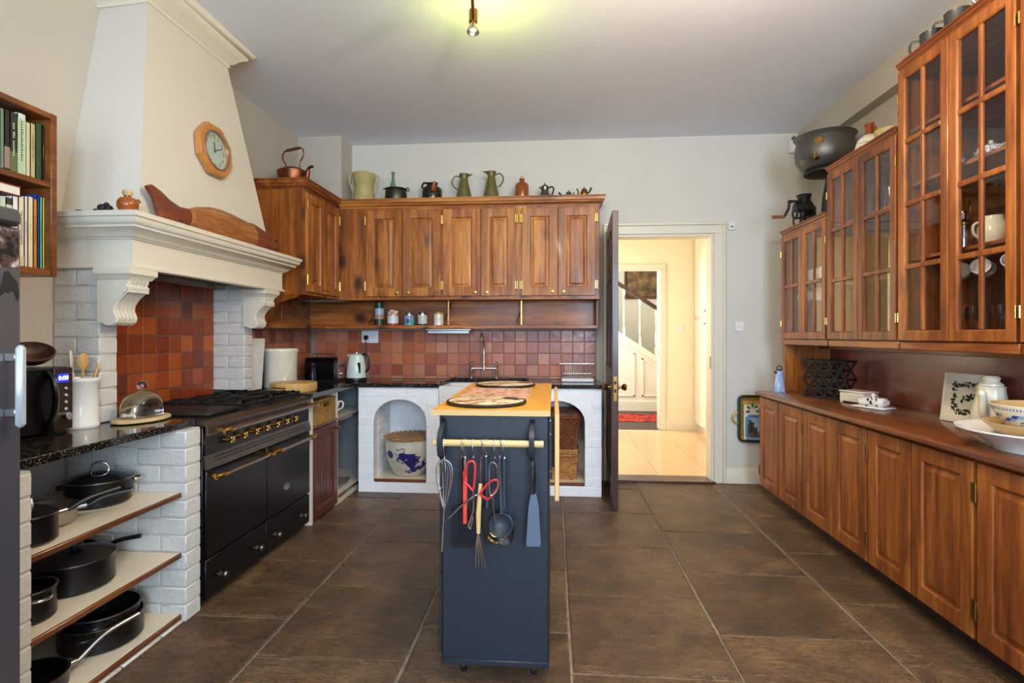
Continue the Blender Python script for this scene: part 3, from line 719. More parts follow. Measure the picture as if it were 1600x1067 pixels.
B().box(-2.258, -1.90, 2.28, 3.545, 1.815, 1.837).obj('mantel_shelf', MAT['gloss_white'], hd, True)
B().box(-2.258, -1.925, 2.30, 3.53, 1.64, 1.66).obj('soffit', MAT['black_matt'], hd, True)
for (y0, y1, zp) in ((2.25, 2.352, .902), (3.375, 3.478, .936)):
    pr = B().box(-2.258, -2.039, y0 + .0035, y1 - .003, zp, 1.597).obj('pier', MAT['mortar'], hd, True, 0)
    n = 9; hc = (1.6 - zp) / n
    for i in range(n):
        za, zb = zp + i * hc, zp + (i + 1) * hc - .006
        cuts = [-2.258, -2.035] if i % 2 else [-2.258, -2.15, -2.035]
        for c0, c1 in zip(cuts, cuts[1:]):
            r = random.uniform(-.002, .002)
            B().box(c0 + (.006 if c0 > -2.2 else 0), c1 + (r if c1 > -2.1 else 0), y0 + r, y1 - .001, za, zb, .005).obj('brick', MAT['brick'], pr, True)
    # scrolled corbel
    ya, yb = y0 - .012, y1 + .012
    b = B()
    pf = [(-2.035, 1.355), (-2.0, 1.352), (-1.985, 1.343), (-1.962, 1.343), (-1.945, 1.355), (-1.938, 1.375), (-1.945, 1.395), (-1.952, 1.41), (-1.948, 1.435), (-1.93, 1.46), (-1.905, 1.482), (-1.888, 1.497), (-1.883, 1.512), (-1.889, 1.525), (-1.883, 1.535), (-1.880, 1.55), (-2.035, 1.55)]
    b.prism([(x - .008 if x > -2.03 else x, z) for x, z in pf], 'y', ya, yb)
    nr = 5; wv = (yb - ya - .012) / nr
    for i in range(nr): b.prism(pf, 'y', ya + .008 + i * wv, ya + .008 + (i + .68) * wv)
    for i in range(3): b.cyl((-1.893, ya + .002 + i * 0, 1.512 - i * .009), (-1.893, yb - .002, 1.512 - i * .009), .0075 - i * .0008, 8)
    cb = b.obj('corbel', MAT['gloss_white'], hd, True, 30, 'white scrolled corbel')
    B().mould([(0, 1.55), (.006, 1.55), (.012, 1.562), (.022, 1.572), (.022, 1.597), (-.02, 1.597), (-.02, 1.55)], [(-2.035, ya), (-1.885, ya), (-1.885, yb), (-2.035, yb)]).box(-2.035, -1.88, ya, yb, 1.55, 1.597).obj('abacus', MAT['gloss_white'], cb, True)

# ---- octagonal clock on the hood
ck = thing('wall_clock', 'octagonal oak wall clock with pale dial hung on the hood', 'clock', (-1.93, 2.885, 2.34))
al = math.atan2(.08, 1.10)
ck.rotation_euler = (0, -al, 0)
q = lambda y, z, x: (x, y, z)
R8 = .155
oct_ = [(R8 * math.cos(math.radians(22.5 + 45 * i)), R8 * math.sin(math.radians(22.5 + 45 * i))) for i in range(8)]
vs = []; fs = []
for r, d in ((1, 0), (1, .028), (.94, .034)):
    vs += [(d, y * r, z * r) for y, z in oct_]
seg = 32
for i in range(2):
    for k in range(8): fs.append((8 * i + k, 8 * i + (k + 1) % 8, 8 * i + 8 + (k + 1) % 8, 8 * i + 8 + k))
n0 = len(vs)
for k in range(seg): vs.append((.034, .108 * math.cos(2 * PI * (k + .5) / seg + PI / 8), .108 * math.sin(2 * PI * (k + .5) / seg + PI / 8)))
for k in range(seg): vs.append((.016, .106 * math.cos(2 * PI * (k + .5) / seg + PI / 8), .106 * math.sin(2 * PI * (k + .5) / seg + PI / 8)))
for k in range(8):
    for j in range(4): fs.append((16 + k,) + ((16 + (k + 1) % 8,) if j == 3 else ()) + (n0 + (4 * k + j + 1) % seg, n0 + 4 * k + j) if j < 3 else (16 + k, 16 + (k + 1) % 8, n0 + (4 * k + 4) % seg, n0 + 4 * k + 3))
for k in range(seg): fs.append((n0 + k, n0 + (k + 1) % seg, n0 + seg + (k + 1) % seg, n0 + seg + k))
B().add(vs, fs).obj('case', MAT['clockwood'], ck, ang=30, recalc=True)
RX = Matrix.Rotation(PI / 2, 4, 'Y')
B(RX).lathe([(0, .012), (.106, .012), (.106, .017), (0, .017)], 40).obj('dial', MAT['clockface'], ck)
B(RX).lathe([(.104, .033), (.111, .033), (.111, .040), (.104, .038)], 40, closed=True).obj('bezel', MAT['steel'], ck)
FACE = Matrix(((0, 0, 1, 0), (1, 0, 0, 0), (0, 1, 0, 0), (0, 0, 0, 1)))   # text x -> y, text y -> z, facing +x
for h in range(1, 13):
    a = PI / 2 - h * PI / 6
    b = B(); b.text(str(h), .030, Matrix.Translation((.0176, .082 * math.cos(a), .082 * math.sin(a))) @ FACE, .0004); b.obj('numeral', MAT['ink'], ck, ang=0)
for nm, ang, L, wd in (('hour_hand', 358, .048, .006), ('minute_hand', 66, .075, .0045)):
    a = math.radians(90 - ang)
    b = B(Matrix.Rotation(a, 4, 'X')); b.box(.0195, .021, -.012, L, -wd / 2, wd / 2); b.obj(nm, MAT['ink'], ck, ang=0)
B(RX).lathe([(0, .031), (.104, .031), (.104, .032), (0, .032)], 40).obj('glass', MAT['clear'], ck)

# ---- carved fish leaning against the hood
fi = thing('carved_fish', 'large carved wooden fish with forked tail lying along the mantel', 'carving', (-1.855, 2.87, 1.838))
def fishpart(name, top, bot, mat, th):
    """outline strips: lists of (y, z) along the top and the bottom, body thickness th(y)"""
    n = len(top); vs = []; fs = []; m = 7
    for (y, z1), (y2, z0) in zip(top, bot):
        for k in range(m):
            t_ = k / (m - 1); yy = y + (y2 - y) * (1 - t_); z = z0 + (z1 - z0) * t_
            d = th((y + y2) / 2) * math.sqrt(max(.02, 1 - (2 * t_ - 1) ** 2))
            vs.append((d, yy, z)); 
    N1 = len(vs)
    for (y, z1), (y2, z0) in zip(top, bot):
        for k in range(m):
            t_ = k / (m - 1); vs.append((-.012, y + (y2 - y) * (1 - t_), z0 + (z1 - z0) * t_))
    for i in range(n - 1):
        for k in range(m - 1):
            a = i * m + k; fs.append((a, a + 1, a + m + 1, a + m)); a += N1; fs.append((a, a + m, a + m + 1, a + 1))
        for k in (0, m - 1): a = i * m + k; fs.append((a, a + m, a + m + N1, a + N1))
    for i in (0, n - 1):
        for k in range(m - 1): a = i * m + k; fs.append((a, a + N1, a + 1 + N1, a + 1))
    b = B(Matrix.Rotation(-.06, 4, 'Y')); b.add(vs, fs); return b.obj(name, mat, fi, label=None, ang=50)
o = 2.87; zb_ = 1.838
L_ = lambda pts: [(y - o, z - zb_) for y, z in pts]
fishpart('tail', L_([(2.317, 1.985), (2.345, 2.0), (2.40, 1.985), (2.46, 1.955), (2.53, 1.938), (2.60, 1.945)]),
         L_([(2.318, 1.978), (2.355, 1.94), (2.385, 1.845), (2.45, 1.840), (2.53, 1.872), (2.60, 1.862)]), MAT['fish_red'], lambda y: .02)
fishpart('body', L_([(2.595, 1.943), (2.66, 1.968), (2.76, 1.992), (2.86, 2.000), (2.96, 1.998), (3.06, 1.99), (3.155, 1.983)]),
         L_([(2.595, 1.864), (2.66, 1.847), (2.76, 1.842), (2.86, 1.840), (2.96, 1.839), (3.06, 1.839), (3.17, 1.840)]), MAT['fish_scale'], lambda y: .045)
fishpart('head', L_([(3.153, 1.988), (3.22, 1.985), (3.30, 1.968), (3.37, 1.945), (3.415, 1.92), (3.43, 1.90)]),
         L_([(3.168, 1.840), (3.22, 1.839), (3.30, 1.840), (3.37, 1.846), (3.415, 1.86), (3.43, 1.885)]), MAT['fish_red'], lambda y: .048)
B(Matrix.Translation((.045, .50, .075))).ball((0, 0, 0), .009, 10, 6).obj('eye', MAT['ink'], fi)
# ---- little things at the near end of the mantel
T0 = 1.838
b = B(); b.lathe([(0, 0), (.03, 0), (.04, .02), (.041, .04), (.03, .058), (.012, .064), (.012, .07), (.018, .082), (.012, .088), (0, .086)], 20)
o = thing('clay_pot', 'small round brown clay pot with stoppered neck on the mantel corner', 'pot', (-1.862, 2.205, T0 + .001)); b.obj('body', MAT['brownglaze'], o)
B().lathe([(0, .07), (.016, .07), (.021, .084), (.017, .094), (0, .092)], 12).obj('stopper', MAT['palewood'], o)
B().tube([(.039, .0, .03), (.05, .01, .045), (.035, .015, .055)], .005, 6).obj('handle', MAT['brownglaze'], o)
b = B(); b.box(-.037, .037, -.028, .028, 0, .012, .004); b.ball((-.014, 0, .022), .02, 10, 6, .8); b.ball((.016, 0, .018), .016, 10, 6, .9); b.ball((.002, .004, .034), .012, 8, 6)
single(b, 'iron_figure', MAT['iron'], 'small dark cast figure on a base beside the clay pot', 'ornament', (-1.97, 2.21, T0 + .001))
b = B(); b.box(-.04, .04, -.02, .02, 0, .012, .005); b.ball((-.01, 0, .010), .022, 10, 6, .5)
single(b, 'small_black_stone', MAT['iron'], 'flat small black ornament near the wall end of the mantel', 'ornament', (-2.10, 2.23, T0))

# ================================================================== near-left worktop, open shelves with pans
GZ = .90
ws = thing('granite_worktop', 'speckled black granite worktop over the white open shelves', 'worktop', (-1.98, 1.95, .87))
B().box(XL + .001, -1.695, 1.44, 2.415, .868, GZ, .003).obj('slab', MAT['granite'], ws, True)
sh = thing('brick_shelf_bay', 'white painted brick bay with three wooden-edged pan shelves', 'shelving', (-1.98, 1.95, 0))
B().box(XL + .001, XL + .02, 1.58, 2.29, 0, .867).obj('back_panel', MAT['mortar'], sh, True, 0)
pr = B().box(XL + .001, -1.6635, 2.3015, 2.397, 0, .867).obj('pier', MAT['mortar'], sh, True, 0)
bricks(pr, 'y', -2.236, -1.66, 0, .866, 2.298, 2.40, MAT['brick'], .225, .0787, 0)
pn = B().box(XL + .001, -1.664, 1.468, 1.580, 0, .867).obj('pier', MAT['mortar'], sh, True, 0)
bricks(pn, 'y', -2.2, -1.66, 0, .866, 1.465, 1.583, MAT['brick'], .225, .0787, 1)
SHZ = [.585, .312, .035]
for i, z in enumerate(SHZ):
    s_ = B().box(XL + .02, -1.690, 1.584, 2.296, z - .02, z, .001).obj('shelf', MAT['white'], sh, True, 0, 'cream shelf board')
    B().box(-1.690, -1.676, 1.584, 2.296, z - .022, z + .001, .004).obj('edge_strip', MAT['brownwood_y'], s_, True)
kb = B().box(XL + .02, -1.70, 1.584, 2.296, 0, .014).obj('kerb', MAT['mortar'], sh, True, 0)
for a, c in ((1.584, 1.74), (1.747, 1.95), (1.957, 2.16), (2.167, 2.295)): B().box(-1.75, -1.668, a, c, 0, .0125, .004).obj('brick', MAT['brick'], kb, True)

def pot(name, label, loc, r, h, rz=0, lid=None, handle='long', mat='panblack', rim='steel', inner='panblack', handle_mat='black_plastic', hl=.2, flare=1.0, lid_knob='knob', rise=.03, group=None):
    t = thing(name, label, 'pan', loc, rz, group)
    r0 = r * (2 - flare) if flare < 1 else r / flare
    w_ = .004
    B().lathe([(0, 0), (r0 - .012, 0), (r0, .01), (r, h - .006), (r + .003, h), (r - w_, h), (r0 - w_ - .004, .012), (r0 - .02, .006), (0, .006)], 40).obj('body', MAT[mat], t)
    B().lathe([(r + .0005, h - .004), (r + .005, h - .002), (r + .005, h + .001), (r - .003, h + .002)], 40, closed=True).obj('rim', MAT[rim], t)
    zh = h - .02
    if handle == 'long':
        hb = B().tube(smooth([(r - .003, 0, zh), (r + .03, 0, zh + .002), (r + hl * .5, 0, zh + rise * .7), (r + hl, 0, zh + rise)], 5), [.008] * 6 + [.0105] * 9 + [.011], 10, flat=.7).obj('handle', MAT[handle_mat], t)
        B().tube([(r - .004, 0, zh), (r + .028, 0, zh + .002)], .0115, 10).obj('ferrule', MAT['steel'], hb)
    if handle in ('loops', 'both'):
        for s in (-1, 1):
            pts = arc((0, s * (r - .002), zh), .032, 0, 180, 10, 'xy') if s == 1 else arc((0, s * (r - .002), zh), .032, 180, 360, 10, 'xy')
            B().tube(pts, .0055, 8).obj('handle', MAT['chrome' if handle_mat == 'chrome' else 'black_plastic'], t)
    if lid:
        B().lathe([(0, .028), (r * .3, .024), (r * .75, .012), (r - .002, .002), (r + .002, .001), (r + .002, -.002), (0, .018)], 40, (0, 0, h + .003)).obj('lid', MAT[lid], t)
        kb_ = B()
        if lid_knob == 'loop': kb_.tube(arc((0, 0, h + .036), .032, -25, 205, 14, 'yz'), .0045, 8); kb_.cyl((0, -.028, h + .015), (0, .028, h + .018), .004, 6)
        else: kb_.lathe([(0, 0), (.022, 0), (.012, .006), (.012, .014), (.026, .02), (.026, .028), (.02, .033), (0, .034)], 18, (0, 0, h + .026))
        kb_.obj('lid_knob', MAT['chrome' if lid_knob == 'loop' else 'black_plastic'], t)
    return t
M_ = MAT
glid = N('tinted_lid_glass'); M_['lidglass'] = glid.fin(lin((30, 30, 32)), .04, 0, .6)
z1, z2, z3 = SHZ
pot('lidded_saute_pan', 'black pan with glass lid and steel loop knob stacked on a frying pan', (-1.93, 2.135, z1 + .051), .120, .055, 2.4, 'lidglass', 'loops', handle_mat='chrome', lid_knob='loop')
pot('frying_pan', 'black frying pan underneath the lidded pan on the top shelf', (-1.93, 2.135, z1 + .0005), .113, .048, -2.2, None, 'long', hl=.17)
pot('steel_saucepan', 'polished steel saucepan with black handle on the top shelf', (-1.90, 1.875, z1 + .0005), .085, .07, .75, None, 'long', 'steel', 'steel', 'steel', hl=.16, rise=.035)
pot('black_saucepan', 'black saucepan with glass lid and steel loop beside the brick end', (-1.80, 1.70, z1 + .0005), .082, .10, 1.15, 'lidglass', 'long', hl=.20, lid_knob='loop', rise=.04)
pot('lidded_casserole', 'black casserole with glass lid and round knob on the middle shelf', (-1.885, 1.97, z2 + .0005), .130, .115, .2, 'lidglass', 'none')
pot('black_skillet', 'black skillet with raised handle behind the lidded casserole', (-2.09, 2.13, z2 + .0005), .115, .07, .15, None, 'long', hl=.2, rise=.07)
pot('black_stockpot', 'black pot with flat steel side handle on the middle shelf end', (-1.82, 1.72, z2 + .0005), .078, .11, 1.2, None, 'loops', handle_mat='chrome')
pot('roasting_casserole', 'wide black casserole with loop handles on the lowest shelf', (-1.875, 2.085, z3 + .0005), .146, .10, .35, None, 'loops', handle_mat='black')
pot('nested_casserole', 'smaller black pan nested inside the wide casserole', (-1.875, 2.085, z3 + .052), .134, .085, .6, None, 'loops')
pot('steel_handled_pan', 'black frying pan with long curved steel handle on the lowest shelf', (-1.845, 1.745, z3 + .0005), .112, .06, 1.12, None, 'long', handle_mat='steel', hl=.24, rise=.085)
pot('shallow_pan', 'shallow black pan with glass lid behind the steel-handled pan', (-2.12, 1.84, z3 + .0005), .10, .06, .3, 'lidglass', 'loops')

# ================================================================== things on the granite
# microwave, front towards the room
mw = thing('microwave', 'dark brown and black microwave with blue display on the granite', 'microwave', (-2.12, 1.85, GZ))
B().box(XL + .012, -2.02, 1.62, 2.085, GZ + .008, 1.168, .006).obj('body', M_['black'], mw, True)
B().box(-2.02, -2.004, 1.622, 1.995, GZ + .012, 1.165, .003).obj('door', M_['black'], mw, True)
pnl = plain('bronze_panel', (78, 62, 50), .3, .6)
cp = B().box(-2.02, -2.002, 1.998, 2.084, GZ + .012, 1.165, .003).obj('control_panel', pnl, mw, True)
ds = B().box(-2.002, -2.0, 2.012, 2.064, 1.105, 1.142, .001).obj('display', emit('blue_display', (.01, .02, .5), 1.6), cp, True, 0)
b = B(); b.text('0:00', .026, Matrix.Translation((-1.9992, 2.038, 1.123)) @ FACE, .0003); b.obj('digits', emit('display_digits', (.5, .6, 1), 6), cp, True, 0)
for i in range(5):
    B(TR(-2.002, 2.05, 1.08 - i * .028, 0, 0, PI / 2)).lathe([(0, 0), (.007, 0), (.007, .004), (.005, .006), (0, .006)], 12).obj('button', M_['chrome'], cp, True)
B(TR(-2.002, 2.035, .968, 0, 0, PI / 2)).lathe([(0, 0), (.017, 0), (.017, .008), (.0155, .03), (.013, .033), (0, .033)], 24).obj('dial_knob', M_['chrome'], cp, True)
hb = B(); hb.tube(smooth([(-2.004, 1.975, 1.15), (-1.975, 1.972, 1.11), (-1.962, 1.968, 1.04), (-1.975, 1.965, .965), (-2.004, 1.962, .92)], 6), .011, 8, flat=1.5); hb.obj('handle', M_['black'], mw, True)
# carved wooden bowl lying on the microwave
b = B(TR(0, 0, .040, .9, .62) @ Matrix.Scale(.8, 4))
b.lathe([(0, -.045), (.03, -.043), (.06, -.028), (.08, 0), (.086, .02), (.08, .022), (.074, .002), (.055, -.022), (.03, -.034), (0, -.036)], 28, sx=1.15)
single(b, 'wooden_bowl', M_['darkwood'], 'dark carved wooden bowl tipped over on top of the microwave', 'bowl', (-2.15, 2.045, 1.1785))
# white utensil crock
cr_ = thing('utensil_crock', 'tall white glazed crock holding wooden spoons beside the microwave', 'crock', (-2.04, 2.165, GZ))
B().lathe([(0, 0), (.062, 0), (.064, .004), (.064, .016), (.061, .02), (.061, .19), (.066, .196), (.068, .205), (.066, .213), (.060, .215), (.056, .205), (.056, .012), (0, .012)], 36).obj('body', M_['ceramic'], cr_)
def utensil(name, label, base, top, r, mat, head=None):
    b = B(); b.tube([base, top], r, 8); bx, tp = Vector(base), Vector(top); d = (tp - bx).normalized()
    if head:
        c = tp + d * head[1] * .7
        b.T = Matrix.Translation(c) @ d.to_track_quat('Z', 'Y').to_matrix().to_4x4(); b.ball((0, 0, 0), head[0], 14, 8, head[1] / head[0], sy=.25)
    return single(b, name, mat, label, 'utensil')
utensil('white_spatula', 'pale flat spatula standing in the white crock', (-2.05, 2.15, .92), (-2.062, 2.142, 1.15), .006, M_['cream'], (.028, .05))
utensil('wooden_spoon', 'pale wooden spoon standing in the white crock', (-2.03, 2.155, .92), (-2.02, 2.15, 1.16), .005, M_['beech_z'], (.022, .036))
utensil('wooden_stick', 'thin honey-coloured stick leaning in the white crock', (-2.05, 2.16, .92), (-1.99, 2.20, 1.175), .004, M_['bamboo'])
utensil('wooden_skewer', 'slim wooden fork handle leaning out of the crock rim', (-2.06, 2.175, .92), (-2.01, 2.215, 1.165), .0045, M_['bamboo'])
# wall socket behind the microwave
so = thing('wall_socket', 'white double socket on the wall behind the microwave', 'socket', (XL, 2.15, 1.16)); B().box(XL, XL + .009, 2.08, 2.2, 1.16, 1.245, .003).obj('plate', M_['plastic_white'], so, True)
for y in (2.11, 2.17): B().box(XL + .009, XL + .012, y - .008, y + .008, 1.215, 1.232, .001).obj('switch', M_['plastic_white'], so, True)
# glass cloche on a board
cl = thing('glass_cloche', 'oval glass cheese dome on a pale wooden board', 'cloche', (-1.913, 2.35, GZ))
B().lathe([(0, .002), (.105, .002), (.118, .006), (.118, .014), (.11, .019), (0, .019)], 36, sx=.82, sy=1.22).obj('board', M_['palewood'], cl)
pf = [(.098, 0), (.099, .03), (.096, .06), (.082, .088), (.055, .108), (.02, .116), (.012, .118), (.012, .121), (.0, .122)]
B().lathe([(r, z + .020) for r, z in pf] + [(0, .137)] + [(max(0, r - .0025), z + .0175) for r, z in pf[::-1][1:-1]] + [(.0955, .020)], 40, sx=.75, sy=1.0).obj('dome', M_['crystal'], cl)
B().ball((0, 0, .163), .022, 16, 10).cyl((0, 0, .1425), (0, 0, .150), .012, 12).obj('knob', M_['crystal'], cl)
# ================================================================== range cooker
ra = thing('range_cooker', 'wide black range cooker with brass knobs and long steel rails', 'cooker', (-1.95, 2.96, 0))
y0, y1, XF = 2.418, 3.508, -1.66
B().box(-2.235, XF - .004, y0, y1, .03, .862, .004).obj('body', M_['black'], ra, True)
B().box(-2.2, XF - .05, y0 + .02, y1 - .02, 0, .03).obj('plinth', M_['black_matt'], ra, True)
b = B(); b.prism([(-2.235, .862), (XF + .012, .862), (XF + .012, .818), (XF + .022, .818), (XF + .022, .866), (XF + .006, .886), (-2.235, .886)], 'y', y0, y1); b.obj('hob_rim', M_['darksteel'], ra, True, 30, 'steel front rim')
B().box(-2.22, XF - .03, y0 + .02, y1 - .02, .884, .889).obj('hob_plate', M_['iron'], ra, True)
B().box(XF - .006, XF + .006, y0 + .004, y1 - .004, .722, .818, .002).obj('control_panel', M_['black'], ra, True)
vp = B(); vp.prism([(XF - .004, .655), (XF + .018, .655), (XF + .018, .668), (XF + .004, .722), (XF - .004, .722)], 'y', y0, y1); vpo = vp.obj('vent_panel', M_['darksteel'], ra, True, 30)
sl_ = B()
for i in range(46):
    for j in range(2):
        yy = y0 + .07 + i * .021; t_ = .35 + .3 * j; x = XF + .018 - .014 * t_; z = .668 + .054 * t_
        sl_.add([(x + .0012, yy, z - .004), (x + .0012, yy + .015, z - .004), (x - .0005, yy + .015, z + .004), (x - .0005, yy, z + .004)], [(0, 1, 2, 3)])
so_ = sl_.obj('vent_slot', M_['black_matt'], vpo, True, 0, recalc=False); so_['kind'] = 'stuff'
def rail(name, par, ya, yb, z, ends=(1, 1)):
    o = B().tube([(XF + .07, ya, z), (XF + .07, yb, z)], .0112, 12).obj(name, M_['steel'], par, True)
    for yy, s, on in ((ya, 1, ends[0]), (yb, -1, ends[1])):
        e = B(TR(XF + .07, yy, z, 0, -s * PI / 2)); e.lathe([(0, -.034), (.012, -.030), (.016, -.02), (.012, -.010), (.0145, -.006), (.0145, .055), (.011, .06), (.0105, .06)], 16); e.obj('finial', M_['brass'], o, True)
        B().box(XF, XF + .075, yy + s * .012 - .008, yy + s * .012 + .008, z - .012, z + .010, .003).obj('bracket', M_['brass'], o, True)
    return o
rail('rail', ra, 2.50, 3.50, .832)
KB = [(0, 0), (.019, 0), (.019, .003), (.011, .006), (.0085, .022), (.012, .028), (.012, .034), (.0, .036)]
for yy in (2.595, 2.71, 2.822, 2.932, 3.045, 3.155, 3.268):
    k = B(TR(XF + .006, yy, .768, 0, 0, PI / 2)); k.lathe(KB, 16)
    for i in range(4):
        a = PI / 4 + i * PI / 2; k.ball((.0145 * math.cos(a), .0145 * math.sin(a), .03), .0095, 10, 6)
    k.ball((0, 0, .034), .009, 10, 6); k.obj('knob', M_['brass'], ra, True)
for ya, yb, lab in ((y0 + .004, 2.958, 'd1'), (2.964, y1 - .004, 'd2')):
    d = B().box(XF - .004, XF + .012, ya, yb, .232, .648, .003).obj('oven_door', M_['black'], ra, True)
    rail('door_rail', d, ya + .022, yb - .03 if lab == 'd1' else yb - .05, .624)
    if lab == 'd2':
        bd = B(TR(XF + .012, 3.19, .362, 0, 0, PI / 2)); bd.lathe([(0, 0), (.03, 0), (.03, .003), (.024, .004), (.022, .003), (0, .003)], 28, sx=.72, sy=1.25); bd.obj('badge', M_['steel'], d, True)
    w_ = B().box(XF - .004, XF + .010, ya, yb, .035, .222, .003).obj('drawer', M_['black'], ra, True)
    for yy in ((2.535, 2.862) if lab == 'd1' else (3.06, 3.39)):
        k = B(TR(XF + .010, yy, .112, 0, 0, PI / 2)); k.lathe([(0, 0), (.014, 0), (.013, .004), (.006, .008), (.006, .018), (.015, .024), (.017, .03), (.012, .037), (0, .039)], 16); k.obj('knob', M_['pewter'], w_, True)
# burners, griddle plate and grates
B(TR(-1.93, 2.67, .889)).box(-.25, .22, -.145, .145, 0, .022, .008).obj('griddle_plate', M_['iron'], ra, True)
bn = [(-2.08, 2.95), (-1.81, 2.95), (-2.08, 3.33), (-1.81, 3.33)]
for x, y in bn:
    c = B(TR(x, y, .889)); c.lathe([(0, 0), (.055, 0), (.055, .01), (.042, .012), (.042, .02), (.03, .024), (0, .024)], 24); c.obj('burner', M_['black_matt'], ra, True)
    B(TR(x, y, .889)).lathe([(.050, .0105), (.054, .0105), (.054, .0135), (.050, .0135)], 24, closed=True).obj('burner_ring', M_['brass'], ra, True)
for gx0, gx1, gy0, gy1 in ((-2.2, -1.705, 2.83, 3.14), (-2.2, -1.705, 3.15, 3.485)):
    g = B()
    for yy in (gy0, gy1 - .014): g.box(gx0, gx1, yy, yy + .014, .905, .922, .003)
    for xx in (gx0, (gx0 + gx1) / 2 - .007, gx1 - .014): g.box(xx, xx + .014, gy0, gy1, .905, .922, .003)
    for xx in (gx0 + .002, gx1 - .014, (gx0 + gx1) / 2 - .006):
        for yy in (gy0 + .001, gy1 - .013): g.box(xx, xx + .012, yy, yy + .012, .889, .908)
    for x, y in bn:
        if gy0 < y < gy1:
            for a in range(4):
                an = a * PI / 2; g.box(x + math.cos(an) * .075 - .05 * abs(math.cos(an)) - .006, x + math.cos(an) * .075 + .05 * abs(math.cos(an)) + .006, y + math.sin(an) * .095 - .05 * abs(math.sin(an)) - .006, y + math.sin(an) * .095 + .05 * abs(math.sin(an)) + .006, .910, .928, .002)
            for i in range(6): g.box(gx1 - .03, gx1 - .012, gy0 + .03 + i * .048, gy0 + .042 + i * .048, .918, .932, .002)
    g.obj('pan_support', M_['iron'], ra, True)

# ================================================================== cupboard and open corner between cooker and sink
cc = thing('corner_cupboard', 'low white cupboard with dark red-brown plank door and open corner shelf', 'cupboard', (-1.93, 3.95, 0))
CX = -1.64
b = B()
b.box(XL + .001, CX - .004, 3.522, 3.545, 0, .866); b.box(XL + .001, CX - .012, 3.955, 3.985, 0, .866); b.obj('carcass', M_['gloss_white'], cc, True, 0)
b = B(); b.box(XL + .001, XL + .02, 3.546, 4.78, 0, .866); b.box(XL + .02, -1.62, 4.77, 4.80, 0, .866); b.box(-1.66, -1.622, 4.43, 4.77, .07, .866); b.obj('inner_wall', M_['greyin'], cc, True, 0)
B().box(XL + .02, CX, 3.546, 3.954, .648, .668, .002).obj('shelf', M_['brownwood_y'], cc, True)
for z, lab in ((.068, 'a'), (.655, 'b')):
    s_ = B(); s_.prism([(XL + .02, 3.986), (CX - .012, 3.986), (CX - .012, 4.40), (-1.665, 4.43), (-1.665, 4.77), (XL + .02, 4.77)], 'z', z - .018, z); so_ = s_.obj('shelf', M_['cream'], cc, True, 0)
    B().box(CX - .012, CX, 3.986, 4.405, z - .02, z + .001, .003).obj('edge_strip', M_['brownwood_y'], so_, True)
B().box(CX - .03, CX - .012, 3.986, 4.40, 0, .048).obj('plinth', M_['gloss_white'], cc, True, 0)
# plank door
dT = TR(CX, 3.548, .02, PI / 2); W_, H_ = .405, .622
dr = B(dT).rings(W_, H_, [(0, .022), (0, .003), (.003, 0), (.065, 0), (.072, .008), (.072, .022)], False).obj('door', M_['reddoor'], cc, True, 30, 'dark red-brown plank door')
for i in range(5):
    pw = (W_ - .144) / 5; B(dT).box(.072 + i * pw + .001, .072 + (i + 1) * pw - .001, .008, .018, .07, H_ - .07, .004).obj('plank', M_['reddoor'], dr, True)
kn = B(dT @ TR(W_ - .03, 0, H_ - .045, 0, PI / 2)); kn.lathe([(0, 0), (.008, 0), (.007, .012), (.015, .02), (.016, .026), (.01, .034), (0, .035)], 14); kn.obj('knob', M_['reddoor'], dr, True)
